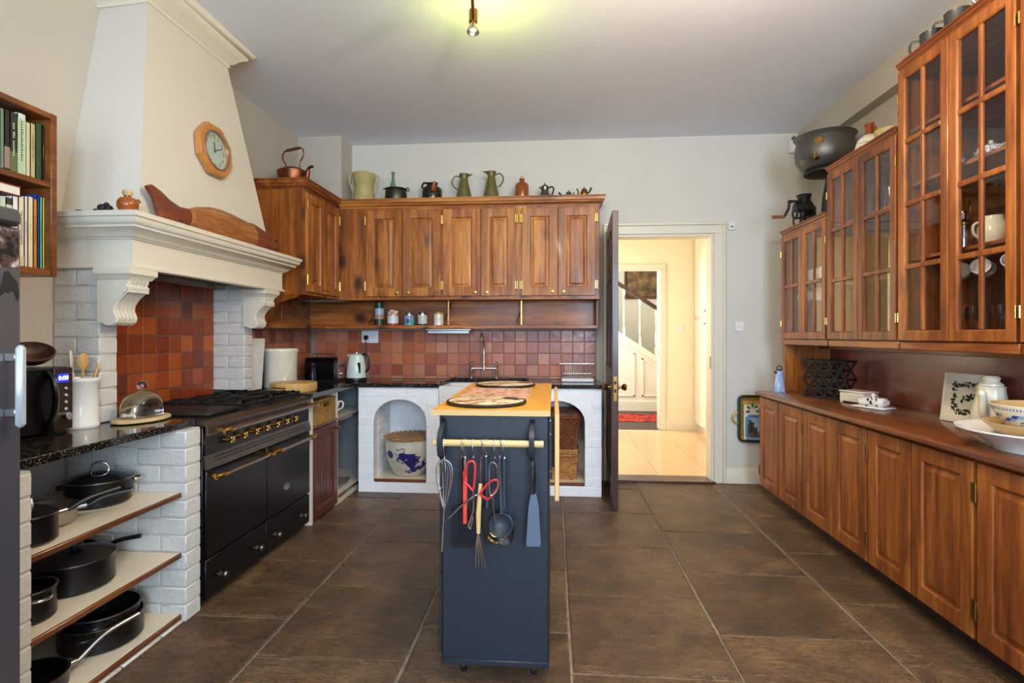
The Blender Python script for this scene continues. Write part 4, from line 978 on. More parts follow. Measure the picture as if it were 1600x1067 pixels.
# seagrass basket in the opening above the door
def weave_box(w_, d_, h_, nu, nv, amp, taper=1.0, T=None, open_top=True, hole=None):
    """basket wall of over-under weave: a rounded rectangle swept up with checkered displacement"""
    per = []; r = min(w_, d_) * .12
    nc = 4
    def path(s):
        P = []
        for cx, cy, a0 in ((w_ / 2 - r, -d_ / 2 + r, -90), (w_ / 2 - r, d_ / 2 - r, 0), (-w_ / 2 + r, d_ / 2 - r, 90), (-w_ / 2 + r, -d_ / 2 + r, 180)):
            for i in range(nc + 1):
                a = math.radians(a0 + 90 * i / nc); P.append((cx + r * math.cos(a), cy + r * math.sin(a)))
        return P
    P = path(0); P.append(P[0]); Ls = [0]
    for a, c in zip(P, P[1:]): Ls.append(Ls[-1] + math.dist(a, c))
    out = []
    for k in range(nu):
        s = Ls[-1] * k / nu; i = max(j for j in range(len(Ls)) if Ls[j] <= s + 1e-9); i = min(i, len(P) - 2)
        t_ = (s - Ls[i]) / max(1e-9, Ls[i + 1] - Ls[i]); a, c = P[i], P[i + 1]
        nx, ny = c[1] - a[1], -(c[0] - a[0]); L = math.hypot(nx, ny) or 1
        out.append((a[0] + (c[0] - a[0]) * t_, a[1] + (c[1] - a[1]) * t_, nx / L, ny / L))
    b = B(T); vs = []
    for j in range(nv + 1):
        z = h_ * j / nv; f = taper + (1 - taper) * j / nv
        for k, (x, y, nx, ny) in enumerate(out):
            d = amp * math.sin(PI * (j % 2 + .0) + PI * k * .5 + PI / 4) if True else 0
            vs.append((x * f + nx * d, y * f + ny * d, z))
    fs = [(j * nu + k, j * nu + (k + 1) % nu, (j + 1) * nu + (k + 1) % nu, (j + 1) * nu + k) for j in range(nv) for k in range(nu)]
    n = len(vs)
    if hole: fs = [f for f in fs if not hole(sum((Vector(vs[i]) for i in f), Vector()) / 4)]
    vi = [(x * .93, y * .93, z) for x, y, z in [vs[i] for i in range(nu)]]
    b.add(vs, fs)
    # inner wall and floor
    for j, z in ((0, .012), (1, h_)):
        f = (taper if j == 0 else 1) * (1 - .02 / min(w_, d_))
        vi = [(x * f, y * f, z) for x, y, _, _ in out]
        if j == 0: base = vi
        else:
            fi_ = [(k, k + nu, (k + 1) % nu + nu, (k + 1) % nu) for k in range(nu)]
            if hole:
                pass
            b.add(base + vi, fi_ if not hole else [q for q in fi_ if not hole(Vector(((base + vi)[q[1]][0], (base + vi)[q[1]][1], h_ * .8)))] ); b.add(base, [list(range(nu))[::-1]])
    rim = [(x + nx * amp, y + ny * amp, h_) for x, y, nx, ny in out]
    return b, rim
bk = thing('seagrass_basket', 'woven seagrass drawer basket in the shelf above the plank door', 'basket', (-1.79, 3.75, .669))
hole = lambda c: abs(c.y) < .045 and .115 < c.z < .145 and c.x > .05
b, rim = weave_box(.30, .385, .165, 120, 22, .0035, 1.0, None, True, hole); b.obj('body', M_['seagrass'], bk, ang=0)
B().tube(rim[::3], .007, 6, True).obj('rim', M_['seagrass'], bk)
B().box(-.14, .135, -.18, .18, .0, .01).obj('base', M_['seagrass'], bk)
# gravy boat and cooking things on the corner shelves
gb = thing('white_gravy_jug', 'white sauce jug on the open corner shelf', 'jug', (-1.76, 4.08, .656))
B().lathe([(0, .008), (.03, .01), (.026, .022), (.05, .05), (.062, .09), (.066, .125), (.062, .125), (.056, .09), (.04, .05), (0, .03)], 26, sx=1.25).obj('body', M_['ceramic'], gb)
B().lathe([(0, 0), (.04, 0), (.034, .008), (.024, .014), (0, .014)], 24).obj('foot', M_['ceramic'], gb)
B().tube(smooth([(.07, 0, .115), (.105, 0, .12), (.11, 0, .08), (.068, 0, .05)], 5), .006, 8).obj('handle', M_['ceramic'], gb)
gd = thing('griddle_pan', 'steel griddle rack lying on the low corner shelf', 'rack', (-1.86, 4.24, .069))
b = B(); b.tube([(-.15, -.13, .03), (.15, -.13, .03), (.15, .13, .03), (-.15, .13, .03)], .005, 6, True)
for i in range(9): b.tube([(-.15, -.12 + i * .03, .03), (.15, -.12 + i * .03, .03)], .003, 6)
b.obj('rack', M_['steel'], gd)
for x in (-.14, .14): B().tube([(x, -.12, .03), (x, -.12, .003), (x, .12, .003), (x, .12, .03)], .004, 6).obj('leg', M_['steel'], gd)
b = B(TR(0, 0, 0, 0, 0, math.radians(-14))); b.lathe([(0, 0), (.10, 0), (.105, .006), (.10, .01), (0, .008)], 28, sy=1.2); b2 = B(TR(0, 0, .002))
tr_ = B(TR(-.004, 0, .151, PI / 2, 0, math.radians(86))); tr_.lathe([(0, 0), (.14, 0), (.15, .01), (.146, .012), (.135, .004), (0, .004)], 36)
single(tr_, 'round_tray', M_['silver'], 'round silver tray leaning on edge beside the griddle rack', 'tray', (-1.83, 4.012, .069))

# ================================================================== back run: brick sink base with arches, granite, sink
sb = thing('brick_sink_base', 'white brick base with two arched niches under the sink', 'sink base', (-.6, 4.5, 0))
YF = 4.317
def arch_poly(x0, x1, zb, zs, n=14):
    c = (x0 + x1) / 2; r = (x1 - x0) / 2; rise = r * .80
    return [(x1, zb), (x1, zs)] + [(c + r * math.cos(PI * i / n), zs + rise * math.sin(PI * i / n)) for i in range(1, n)] + [(x0, zs), (x0, zb)]
AR = [(-1.483, -1.042), (-.19, .251)]
ZB, ZS = .105, .592
def front(y0, y1, grow):
    """front wall with two arch holes, built from strips"""
    b = B()
    xs0, xs1, zt = -1.613, .383, .867
    edges = [xs0]
    for a, c in AR: edges += [a - grow, c + grow]
    edges.append(xs1)
    for i in range(0, len(edges), 2):
        if i == 2: b.box(edges[2], -.94, y0, y1, 0, zt); b.box(-.94, -.215, y0, y1, 0, .635); b.box(-.215, edges[3], y0, y1, 0, zt)
        else: b.box(edges[i], edges[i + 1], y0, y1, 0, zt)
    for a, c in AR:
        a -= grow; c += grow
        b.box(a, c, y0, y1, 0, ZB)
        P = arch_poly(a, c, ZB, ZS + grow * .3); n = len(P)
        top = P[1:-1]
        for p, q_ in zip(top, top[1:]):
            b.add([(p[0], y0, p[1]), (q_[0], y0, q_[1]), (q_[0], y0, zt), (p[0], y0, zt), (p[0], y1, p[1]), (q_[0], y1, q_[1]), (q_[0], y1, zt), (p[0], y1, zt)],
                  [(0, 1, 2, 3), (4, 7, 6, 5), (0, 4, 5, 1)])
    return b
fw = front(YF + .0025, YF + .11, 0).obj('front_wall', M_['brick_lit'], sb, True, 30)
def hole_fn(a, c):
    cx = (a + c) / 2; r = (c - a) / 2
    def f(z0, z1):
        if z1 <= ZB: return None
        z = max(z0, ZS)
        if z0 <= ZS: return (a, c)
        t_ = (z0 - ZS) / (r * .8)
        if t_ >= 1: return None
        w_ = r * math.sqrt(1 - t_ * t_); return (cx - w_, cx + w_)
    return f
bricks(fw, 'y', -1.613, .383, 0, .866, YF + .0005, YF + .02, M_['brick_lit'], .225, .0787, 0, [hole_fn(*a) for a in AR] + [lambda z0, z1: (-.945, -.21) if z1 > .62 else None], .0035)
for a, c in AR:
    nb = B(); nb.box(a - .02, a - .001, YF + .11, 4.80, 0, .86); nb.box(c + .05, c + .07, YF + .11, 4.80, 0, .86); nb.box(a - .02, c + .07, 4.77, 4.815, 0, .86); nb.box(a - .02, c + .07, YF + .1, 4.8, .80, .86)
    no = nb.obj('niche_wall', M_['brick_lit'], sb, True, 0)
    for sx_ in (a - .001,):
        for i in range(10):
            cuts = [YF + .112, YF + .2 + .1 * (i % 2), YF + .41, 4.77]
            for u0, u1 in zip(cuts, cuts[1:]): B().box(sx_ - .01, sx_ + .004, u0, u1 - .006, ZB + i * .0687, ZB + (i + 1) * .0687 - .006, .003).obj('brick', M_['brick_lit'], no, True)
    fl = B().box(a - .001, c + .05, YF + .012, 4.77, ZB - .02, ZB + .004).obj('niche_floor', M_['white'], sb, True, 0)
    B().box(a + .002, c - .002, YF - .002, YF + .012, ZB - .02, ZB + .005, .002).obj('edge_strip', M_['brownwood_x'], fl, True)
gr2 = thing('sink_worktop', 'black granite worktop running behind the sink and into the corner', 'worktop', (-.9, 4.6, .868))
b = B(); b.prism([(XL + .001, 3.516), (-1.63, 3.516), (-1.63, 4.297), (-.94, 4.297), (-.94, 4.66), (-.94, 4.795), (XL + .001, 4.795)], 'z', .868, GZ)
b.obj('left_slab', M_['granite'], gr2, True, 30)
b = B(); b.box(-.215, .40, 4.297, 4.795, .868, GZ, .003); b.box(-.94, -.215, 4.66, 4.795, .868, GZ, .002); b.obj('right_slab', M_['granite'], gr2, True, 30)
b = B(); b.box(-.895, -.23, 4.665, 4.795, .9005, .918, .004); b.prism([(-.925, 4.297), (-.905, 4.297), (-.875, 4.6), (-.895, 4.6)], 'z', .9005, .918); b.obj('sink_surround', M_['granite'], gr2, True, 30)
sk_ = thing('butler_sink', 'white ceramic butler sink set into the brick base', 'sink', (-.58, 4.45, .63))
b = B(); x0, x1, ya, yb, z0, z1, w_ = -.935, -.22, 4.30, 4.655, .64, .882, .028
b.box(x0, x1, ya, ya + w_, z0, z1, .006); b.box(x0, x1, yb - w_, yb, z0, z1, .006); b.box(x0, x0 + w_, ya + .01, yb - .01, z0, z1 - .0006, .004); b.box(x1 - w_, x1, ya + .01, yb - .01, z0, z1 - .0006, .004); b.box(x0 + .01, x1 - .01, ya + .01, yb - .01, z0 + .0006, z0 + .03)
b.obj('bowl', M_['ceramic'], sk_, True)
B(TR(-.58, 4.48, .671)).lathe([(0, 0), (.04, 0), (.045, .004), (.02, .002), (0, -.002)], 20).obj('drain', M_['chrome'], sk_, True)
# bridge tap
tp = thing('bridge_tap', 'chrome bridge mixer tap with tall swan neck behind the sink', 'tap', (-.615, 4.70, .918))
for s in (-1, 1):
    b = B(TR(s * .112, 0, 0)); b.lathe([(0, 0), (.022, 0), (.022, .006), (.012, .012), (.012, .05), (.016, .055), (.016, .075), (.011, .08), (.011, .105), (.014, .11), (.014, .125), (0, .128)], 16)
    b.obj('pillar', M_['chrome'], tp); h = B(TR(s * .112, 0, .135, s * .3)); h.box(-.008, .008, -.05, .02, -.006, .006, .004); h.ball((0, 0, 0), .012, 10, 6); h.obj('lever', M_['chrome'], tp)
B().tube([(-.112, 0, .085), (.112, 0, .085)], .011, 12).lathe([(.016, 0), (.016, .03), (.012, .035), (.012, 0)], 14, (0, 0, .075)).obj('bridge', M_['chrome'], tp)
B().tube(smooth([(0, 0, .09), (0, 0, .2), (0, -.004, .29), (0, -.03, .355), (0, -.085, .385), (0, -.14, .365), (0, -.16, .33)], 5), .0105, 12).obj('spout', M_['chrome'], tp)
# dish rack and tray
dk = thing('dish_rack', 'grey wire dish rack standing on a white tray by the door', 'dish rack', (.205, 4.63, GZ + .0008))
b = B()
for z, f in ((.145, 1), (.06, .82), (.03, .76)): b.tube([(-.155 * f, -.11 * f, z), (.155 * f, -.11 * f, z), (.155 * f, .11 * f, z), (-.155 * f, .11 * f, z)], .0035, 6, True)
b.obj('frame', M_['steel'], dk)
for i in range(17):
    x = -.145 + i * .0181
    B().tube([(x, -.11, .145), (x * .8, -.085, .035), (x * .8, .085, .035), (x, .11, .145)], .0018, 5).obj('wire', M_['steel'], dk)
B().box(-.14, .135, -.10, .10, 0, .03, .008).obj('drip_tray', M_['plastic_white'], dk)
B(TR(0, 0, .031)).tube([(-.12, 0, 0), (.12, 0, 0)], .002, 4)
sg = B(); sg.ball((0, 0, .014), .016, 12, 6, .9); sg.ball((.02, .005, .011), .012, 10, 6, .9); single(sg, 'scrubbing_pad', M_['wicker_lt'], 'small brown scouring pad beside the sink edge', 'scrubber', (-.90, 4.69, .9185))

# ---- niche contents
cp_ = thing('dragon_pot', 'grey stoneware pot painted with a dark blue dragon in the arched niche', 'pot', (-1.235, 4.52, ZB + .0045))
prof = [(0, 0), (.125, 0), (.135, .008), (.165, .06), (.195, .13), (.212, .21), (.212, .27), (.205, .295), (.208, .302), (.200, .307), (.192, .3), (.196, .25), (.18, .13), (.13, .02), (0, .012)]
prof = [(r * .96, z) for r, z in prof]
B().lathe(prof, 48).obj('body', M_['stoneware'], cp_)
def onpot(u, z, d=.0015):
    """point on the pot surface at angle u (radians from the front) and height z"""
    for (r0, z0), (r1, z1) in zip(prof[1:9], prof[2:10]):
        if z0 <= z <= z1 or (z1 >= z): break
    t_ = max(0, min(1, (z - z0) / max(1e-6, z1 - z0))); r = r0 + (r1 - r0) * t_ + d
    return (r * math.sin(u), -r * math.cos(u), z)
def blob(poly, name='motif'):
    """a filled patch on the pot's surface from an outline of (u, z)"""
    n = len(poly); cu = sum(p[0] for p in poly) / n; cz = sum(p[1] for p in poly) / n
    vs = [onpot(cu, cz)]; fs = []
    for f in (.5, 1): vs += [onpot(cu + (u - cu) * f, cz + (z - cz) * f) for u, z in poly]
    for k in range(n):
        fs.append((0, 1 + k, 1 + (k + 1) % n)); fs.append((1 + k, 1 + n + k, 1 + n + (k + 1) % n, 1 + (k + 1) % n))
    return vs, fs
def px(a, c):    # drawing grid of the motif to pot angle and height
    return (math.asin(max(-.98, min(.98, (a - 560) / 385))), .245 - (c - 400) * .00047)
def motif(name, polys, lines=()):
    b = B()
    for p in polys: b.add(*blob([px(*q_) for q_ in p]))
    for ln, r in lines:
        pts = [onpot(*px(*q_), .002) for q_ in ln]; b.tube(smooth(pts, 4), r, 5)
    return b.obj(name, M_['navy_glaze'], cp_, recalc=False, ang=0)
circ = [(325 + 58 * math.cos(i * PI / 8), 508 + 70 * math.sin(i * PI / 8)) for i in range(16)]
motif('pearl', [circ])
motif('dragon', [[(430, 590), (470, 540), (490, 480), (550, 455), (620, 480), (700, 480), (760, 485), (730, 515), (780, 530), (820, 550), (790, 600), (815, 640), (770, 680), (740, 720), (700, 760), (640, 720), (590, 660), (520, 650), (450, 620)],
    [(660, 700), (760, 740), (850, 640), (880, 570), (915, 540), (930, 640), (900, 720), (850, 790), (760, 830), (690, 830), (660, 850), (610, 830), (640, 790), (670, 770)]],
    [([(450, 390), (480, 420), (530, 390), (575, 400), (572, 470)], .003), ([(412, 475), (450, 490), (500, 550)], .0025), ([(640, 840), (600, 800), (560, 780)], .004), ([(600, 800), (580, 835)], .003)])
motif('cloud', [[(160, 420), (200, 440), (215, 510), (200, 560), (180, 640), (172, 560), (165, 480)]])
pl = thing('straw_lid', 'plaited straw lid resting on the dragon pot', 'lid', (-1.235, 4.52, ZB + .3135))
b = B(); b.lathe([(0, .0), (.20, .0), (.205, .008), (.2, .016), (0, .02)], 40); b.obj('disc', M_['rope'], pl)
for i in range(30):
    a = 2 * PI * i / 30
    s_ = B(); s_.tube([(.192 * math.cos(a), .192 * math.sin(a), .004), (.206 * math.cos(a + .09), .206 * math.sin(a + .09), .012), (.196 * math.cos(a + .2), .196 * math.sin(a + .2), .022)], [.006, .011, .006], 6); s_.obj('plait', M_['rope'], pl)
# right niche: hamper with sloping lid on top of a lidded basket
def basket(name, label, loc, w_, d_, h_, mat, rz=0, taper=.9, lid_tilt=0, lid=True):
    t = thing(name, label, 'basket', loc, rz)
    b, rim = weave_box(w_, d_, h_, int((w_ + d_) * 2 / .014) // 4 * 4, int(h_ / .010) // 2 * 2, .0045, taper); b.obj('body', mat, t, ang=0)
    B().tube(rim[::2], .007, 6, True).obj('rim', mat, t)
    if lid:
        b, rm = weave_box(w_ * 1.02, d_ * 1.02, .03, int((w_ + d_) * 2 / .014) // 4 * 4, 4, .003, 1, TR(0, 0, h_ + .009, 0, lid_tilt)); b.box(-w_ * .49, w_ * .49, -d_ * .49, d_ * .49, .02, .03, .004)
        for i in range(int(d_ / .012)): b.tube([(-w_ * .49, -d_ * .48 + i * .012, .03), (w_ * .49, -d_ * .48 + i * .012, .03)], .005, 5)
        b.obj('lid', mat, t, ang=30)
    return t
basket('honey_basket', 'honey-coloured lidded wicker basket in the right niche beneath a hamper', (.025, 4.53, ZB + .0045), .36, .26, .20, M_['wicker_lt'], 0, .9)
basket('brown_hamper', 'dark brown wicker hamper stacked on the honey basket', (.025, 4.55, ZB + .249), .40, .28, .262, M_['wicker'], 0, .84, .10)
# ================================================================== pine wall cupboards
def panel_door(par, T, w_, h_, mat, matp, s=.062, knob=None, hinges=(), kmat='brass'):
    """raised-panel door; T places its lower left front corner, front facing local -Y"""
    t_ = .02
    d = B(T).rings(w_, h_, [(0, t_), (0, .003), (.003, 0), (s, 0), (s + .007, .003), (s + .011, .010), (s + .011, t_)], False, False).obj('door', mat, par, True, 30)
    B(T).rings(w_, h_, [(s + .010, t_ - .004), (s + .010, .0125), (s + .016, .0125), (s + .036, .005), (s + .039, .003)], True).obj('panel', matp, d, True, 25)
    if knob:
        k = B(T @ TR(knob[0], 0, knob[1], 0, PI / 2)); k.lathe([(0, 0), (.015, 0), (.015, .002), (.006, .004), (.0055, .012), (.011, .017), (.012, .022), (.008, .027), (0, .028)], 14); k.obj('knob', M_[kmat], d, True)
    for hx, hz in hinges:
        B(T).box(hx - .011, hx + .011, -.003, .001, hz - .035, hz + .035, .001).cyl((hx, -.003, hz - .038), (hx, -.003, hz + .038), .0045, 8).obj('hinge', M_[kmat], d, True)
    return d
wc = thing('wall_cupboard', 'long honey pine wall cupboard with six panelled doors and spice shelf', 'cupboard', (-.7, 4.65, 1.35))
B().box(-1.861, .383, 4.512, 4.80, 1.605, 2.40, .002).obj('carcass', M_['knotty_z'], wc, True, 0)
CR = [(-.02, 2.392), (.004, 2.392), (.006, 2.40), (.012, 2.404), (.026, 2.412), (.030, 2.424), (.040, 2.43), (.042, 2.452), (.048, 2.456), (.048, 2.464), (-.02, 2.464)]
B().mould(CR, [(-1.85, 4.512), (.383, 4.512), (.383, 4.80)]).obj('crown_moulding', M_['pine_x'], wc, True, 30)
B().box(-1.80, .383, 4.53, 4.80, 2.44, 2.463).obj('top_board', M_['pine_x'], wc, True, 0)
B().box(-1.84, .387, 4.495, 4.512, 1.598, 1.612, .003).obj('bottom_rail', M_['pine_x'], wc, True)
DX = [(-1.613, -1.298, 1), (-1.289, -.957, 0), (-.940, -.622, 1), (-.613, -.318, 0), (-.268, .033, 1), (.039, .350, 0)]
for a, c, lh in DX:
    w_ = c - a; hz = [(.0 - .006 if lh else w_ + .006, .09), (.0 - .006 if lh else w_ + .006, .65)]
    panel_door(wc, TR(a, 4.492, 1.63), w_, .74, M_['pine_z'], M_['pine_z'], .066, (w_ - .045 if lh else .045, .032), hz)
# spice shelf
B().box(XL + .016, .365, 4.785, 4.80, 1.385, 1.604).obj('shelf_back', M_['knotty_x'], wc, True, 0)
B().box(XL + .02, .383, 4.60, 4.80, 1.352, 1.384, .004).obj('spice_shelf', M_['knotty_x'], wc, True)
B().box(.362, .383, 4.60, 4.79, 1.384, 1.604, .002).obj('end_bracket', M_['knotty_z'], wc, True)
for x in (-.925, -.285):
    B().box(x, x + .014, 4.62, 4.632, 1.384, 1.604, .002).obj('support_strip', M_['brass'], wc, True, 40, 'upright brass strip')
for x in (-1.60, -.925, -.285):
    B().tube(smooth([(x - .02, 4.63, 1.40), (x - .03, 4.66, 1.42), (x - .005, 4.72, 1.52), (x + .002, 4.77, 1.59)], 4), .005, 8).ball((x - .02, 4.625, 1.40), .010, 10, 6).ball((x - .01, 4.70, 1.57), .009, 10, 6).obj('brass_bracket', M_['brass'], wc, True)
# corner cupboard on the left wall
lc = thing('corner_wall_cupboard', 'knotty pine corner wall cupboard beside the hood', 'cupboard', (-2.05, 4.2, 1.35))
B().box(XL + .001, -1.862, 3.862, 4.511, 1.602, 2.40, .002).obj('carcass', M_['knotty_z'], lc, True, 0)
B().mould(CR, [(XL + .001, 3.862), (-1.862, 3.862), (-1.862, 4.455)]).obj('crown_moulding', M_['oregon_y'], lc, True, 30)
B().box(XL + .001, -1.865, 3.87, 4.511, 2.44, 2.463).obj('top_board', M_['oregon_y'], lc, True, 0)
for a, c, lh in ((3.885, 4.178, 1), (4.184, 4.478, 0)):
    w_ = c - a
    panel_door(lc, TR(-1.842, a, 1.625, PI / 2), w_, .745, M_['pine_z'], M_['pine_z'], .055, (w_ - .04 if lh else .04, .035), [((-.006 if lh else w_ + .006), .09), ((-.006 if lh else w_ + .006), .655)])
ep = [(XL + .002, 1.385), (-2.16, 1.385), (-2.13, 1.40), (-2.11, 1.44), (-2.10, 1.49), (-2.06, 1.54), (-1.98, 1.565), (-1.92, 1.58), (-1.90, 1.602), (XL + .002, 1.602)]
B().prism(ep, 'y', 3.862, 3.885).obj('end_bracket', M_['knotty_z'], lc, True)
B().box(XL + .001, -2.02, 3.80, 4.598, 1.352, 1.384, .003).obj('shelf', M_['knotty_y'], lc, True)
B().box(XL + .001, XL + .015, 3.886, 4.78, 1.385, 1.601).obj('shelf_back', M_['knotty_y'], lc, True, 0)
B().tube([(-2.17, 4.12, 1.385), (-2.17, 4.12, 1.60)], .004, 6).tube(smooth([(-2.17, 4.12, 1.585), (-2.15, 4.13, 1.595), (-2.14, 4.14, 1.58), (-2.05, 4.2, 1.45), (-2.02, 4.22, 1.41), (-2.04, 4.21, 1.395), (-2.05, 4.2, 1.41)], 4), .003, 6).obj('wire_bracket', M_['brass'], lc, True)
# under-shelf light
ul = thing('strip_light', 'white strip light fixed beneath the spice shelf', 'light', (-.92, 4.65, 1.30))
B().box(-1.105, -.735, 4.62, 4.67, 1.309, 1.338, .006).obj('housing', M_['silver'], ul, True); B().box(-1.12, -.72, 4.615, 4.68, 1.338, 1.3515, .002).obj('mount', M_['steel'], ul, True)
# ---- tins and jars on the spice shelf
def tin(label, x, w_, h_, bands, lidc=None, cat='tin', clip=False, text=None):
    t = thing('spice_tin' if cat == 'tin' else 'storage_jar', label, cat, (x, 4.70, 1.385)); r = w_ / 2
    z = 0
    for i, (f, m) in enumerate(bands):
        B().lathe([(0, z), (r, z), (r, z + f * h_), (0, z + f * h_)], 24).obj('body' if i == 0 else 'label_band', m, t); z += f * h_
    if lidc: B().lathe([(0, 0), (r + .002, 0), (r + .002, .012), (r - .004, .018), (.01, .02), (.01, .026), (0, .027)], 24, (0, 0, z)).obj('lid', lidc, t)
    if clip:
        for s in (-1, 1): B().tube([(s * (r + .002), -.004, z - .05), (s * (r + .009), 0, z - .02), (s * (r + .003), 0, z + .016)], .0028, 6).obj('clip', M_['steel'], t)
    if text:
        for (tx, sz, zz, mm) in text:
            b = B(); b.marks(tx, sz, Matrix.Identity(4), .0003); b.v = [Vector(((r + .0006 + p.z) * math.sin(p.x / r), -(r + .0006 + p.z) * math.cos(p.x / r), zz + p.y)) for p in b.v]; b.obj('lettering', mm, t, ang=0, recalc=False)
    return t
cP = lambda n, c, r=.35: plain(n, c, r, 0, .05)
tin('tall clear jar with green clip lid and floral print', -1.562, .085, .185, [(.30, cP('dark_green_band', (46, 58, 38))), (.22, cP('pinkish_print', (170, 130, 118))), (.30, cP('pale_blue_print', (168, 184, 202))), (.18, cP('bottle_green', (38, 62, 34)))], cP('green_lid', (46, 70, 40), .2), 'jar', True)
fl = N('floral_tin'); v = fl.coord(rnd=False); vo = fl.n('TexVoronoi'); vo.inputs['Scale'].default_value = 34; fl.l(v, vo.inputs['Vector'])
flm = fl.fin(fl.ramp(fl.math('FRACT', fl.math('MULTIPLY', vo.outputs['Color'], 1.0)), [(.2, lin((226, 226, 214))), (.45, lin((214, 120, 40))), (.6, lin((190, 50, 40))), (.8, lin((70, 110, 60)))]), .35)
tin('orange floral tin with pale label between jar and turquoise tin', -1.438, .100, .135, [(.12, cP('tin_red', (168, 52, 44))), (.50, cP('tin_white', (220, 222, 216))), (.38, flm)], None, 'tin', True)
tin('turquoise tin with a round purple emblem', -1.288, .092, .088, [(.65, cP('turquoise', (66, 170, 170))), (.35, cP('mauve', (150, 140, 180)))], M_['steel'])
e = bpy.data.objects['spice_tin.001'] if 'spice_tin.001' in bpy.data.objects else None
tq = [o for o in C.objects if o.get('label', '').startswith('turquoise')][0]
def curved_disc(t, r, rad, zc, m, sx=1):
    b = B(); n = 20; P = [(0, 0)] + [(rad * math.cos(2 * PI * i / n) * sx, rad * math.sin(2 * PI * i / n)) for i in range(n)]
    b.add([((r + .0008) * math.sin(p / r), -(r + .0008) * math.cos(p / r), zc + q_) for p, q_ in P], [(0, 1 + i, 1 + (i + 1) % n) for i in range(n)]); return b.obj('emblem', m, t, recalc=False)
curved_disc(tq, .046, .02, .036, cP('purple_emblem', (96, 50, 130)))
tin('small white and black printed tin', -1.168, .084, .092, [(.14, cP('tin_black', (44, 44, 46))), (.86, cP('tin_ivory', (206, 208, 200)))], M_['steel'], text=[(4, .016, .065, M_['ink']), (7, .011, .042, M_['ink']), (6, .012, .026, M_['ink'])])
tin('cream stoneware mustard jar with mustard-yellow lid', -1.022, .088, .098, [(1.0, M_['cream'])], cP('mustard_lid', (190, 140, 50)), 'jar', text=[(7, .013, .05, M_['ink'])])

# ================================================================== things on top of the pine cupboards
TZ = 2.465; YT = 4.62
def at(name, label, cat, x, z=TZ, y=YT, rz=0): return thing(name, label, cat, (x, y, z), rz)
t = at('two_handled_jug', 'ribbed straw-coloured two-handled stoneware jug', 'jug', -1.675)
pf = [(0, 0), (.088, 0), (.094, .02), (.09, .07), (.076, .125), (.078, .15), (.094, .21), (.103, .255)]
rib = []
for (r0, z0), (r1, z1) in zip(pf[1:], pf[2:]):
    n = max(1, int((z1 - z0) / .007))
    for i in range(n): u_ = i / n; rib += [(r0 + (r1 - r0) * u_, z0 + (z1 - z0) * u_), (r0 + (r1 - r0) * (u_ + .5 / n) + .0022, z0 + (z1 - z0) * (u_ + .5 / n))]
B().lathe([(0, 0)] + rib + [(.103, .255), (.098, .258), (.088, .2), (.07, .14), (.08, .06), (0, .01)], 36).obj('body', M_['stone_tan'], t)
for s in (-1, 1): B().tube(smooth([(s * .098, 0, .235), (s * .125, 0, .24), (s * .132, 0, .205), (s * .108, 0, .13), (s * .092, 0, .085)], 5), .009, 8).obj('handle', M_['stone_tan'], t)
t = at('iron_cauldron', 'small dark iron cauldron with ear handles holding bottles', 'pot', -1.385)
B().lathe([(0, 0), (.09, 0), (.098, .02), (.094, .07), (.088, .10), (.096, .112), (.1, .115), (.092, .118), (.084, .1), (.09, .03), (0, .01)], 30).obj('body', M_['gunmetal'], t)
for s in (-1, 1): B().tube(arc((s * .102, 0, .112), .016, -90, 150, 8, 'xz'), .005, 6).obj('ear', M_['gunmetal'], t)
b = B(TR(0, 0, .03)); b.lathe([(0, 0), (.03, 0), (.03, .09), (.026, .12), (.014, .16), (.012, .215), (.016, .22), (.016, .24), (.012, .242), (0, .242)], 20); single(b, 'glass_bottle', M_['greenglass'], 'long-necked green glass bottle standing in the iron cauldron', 'bottle', (-1.412, 4.62, TZ))
b = B(TR(0, 0, .03, 0, 0, .25)); b.lathe([(0, 0), (.016, 0), (.016, .10), (.01, .12), (.009, .15), (.013, .155), (.013, .168), (0, .17)], 16); single(b, 'small_vial', M_['clear'], 'small clear stoppered vial leaning in the iron cauldron', 'bottle', (-1.345, 4.63, TZ))
t = at('glazed_teapot', 'squat dark brown glazed jug with a bail handle', 'teapot', -1.063)
B().lathe([(0, 0), (.084, 0), (.088, .01), (.088, .10), (.08, .118), (.05, .135), (.045, .15), (.052, .155), (0, .158)], 30).obj('body', M_['blackglaze'], t)
B().tube(smooth([(-.05, 0, .12), (-.088, 0, .13), (-.075, 0, .165), (-.03, 0, .165), (.03, 0, .158), (.05, 0, .165)], 5), .009, 8).obj('handle', M_['blackglaze'], t)
B().tube(smooth([(.03, -.075, .085), (.035, -.095, .115), (.05, -.1, .15)], 4), [.022] * 4 + [.014] * 4 + [.01], 10).obj('spout', M_['brownglaze'], t)
B().lathe([(0, .15), (.012, .16), (.008, .168), (.01, .176), (0, .18)], 12).obj('lid_knob', M_['oldbrass'], t)
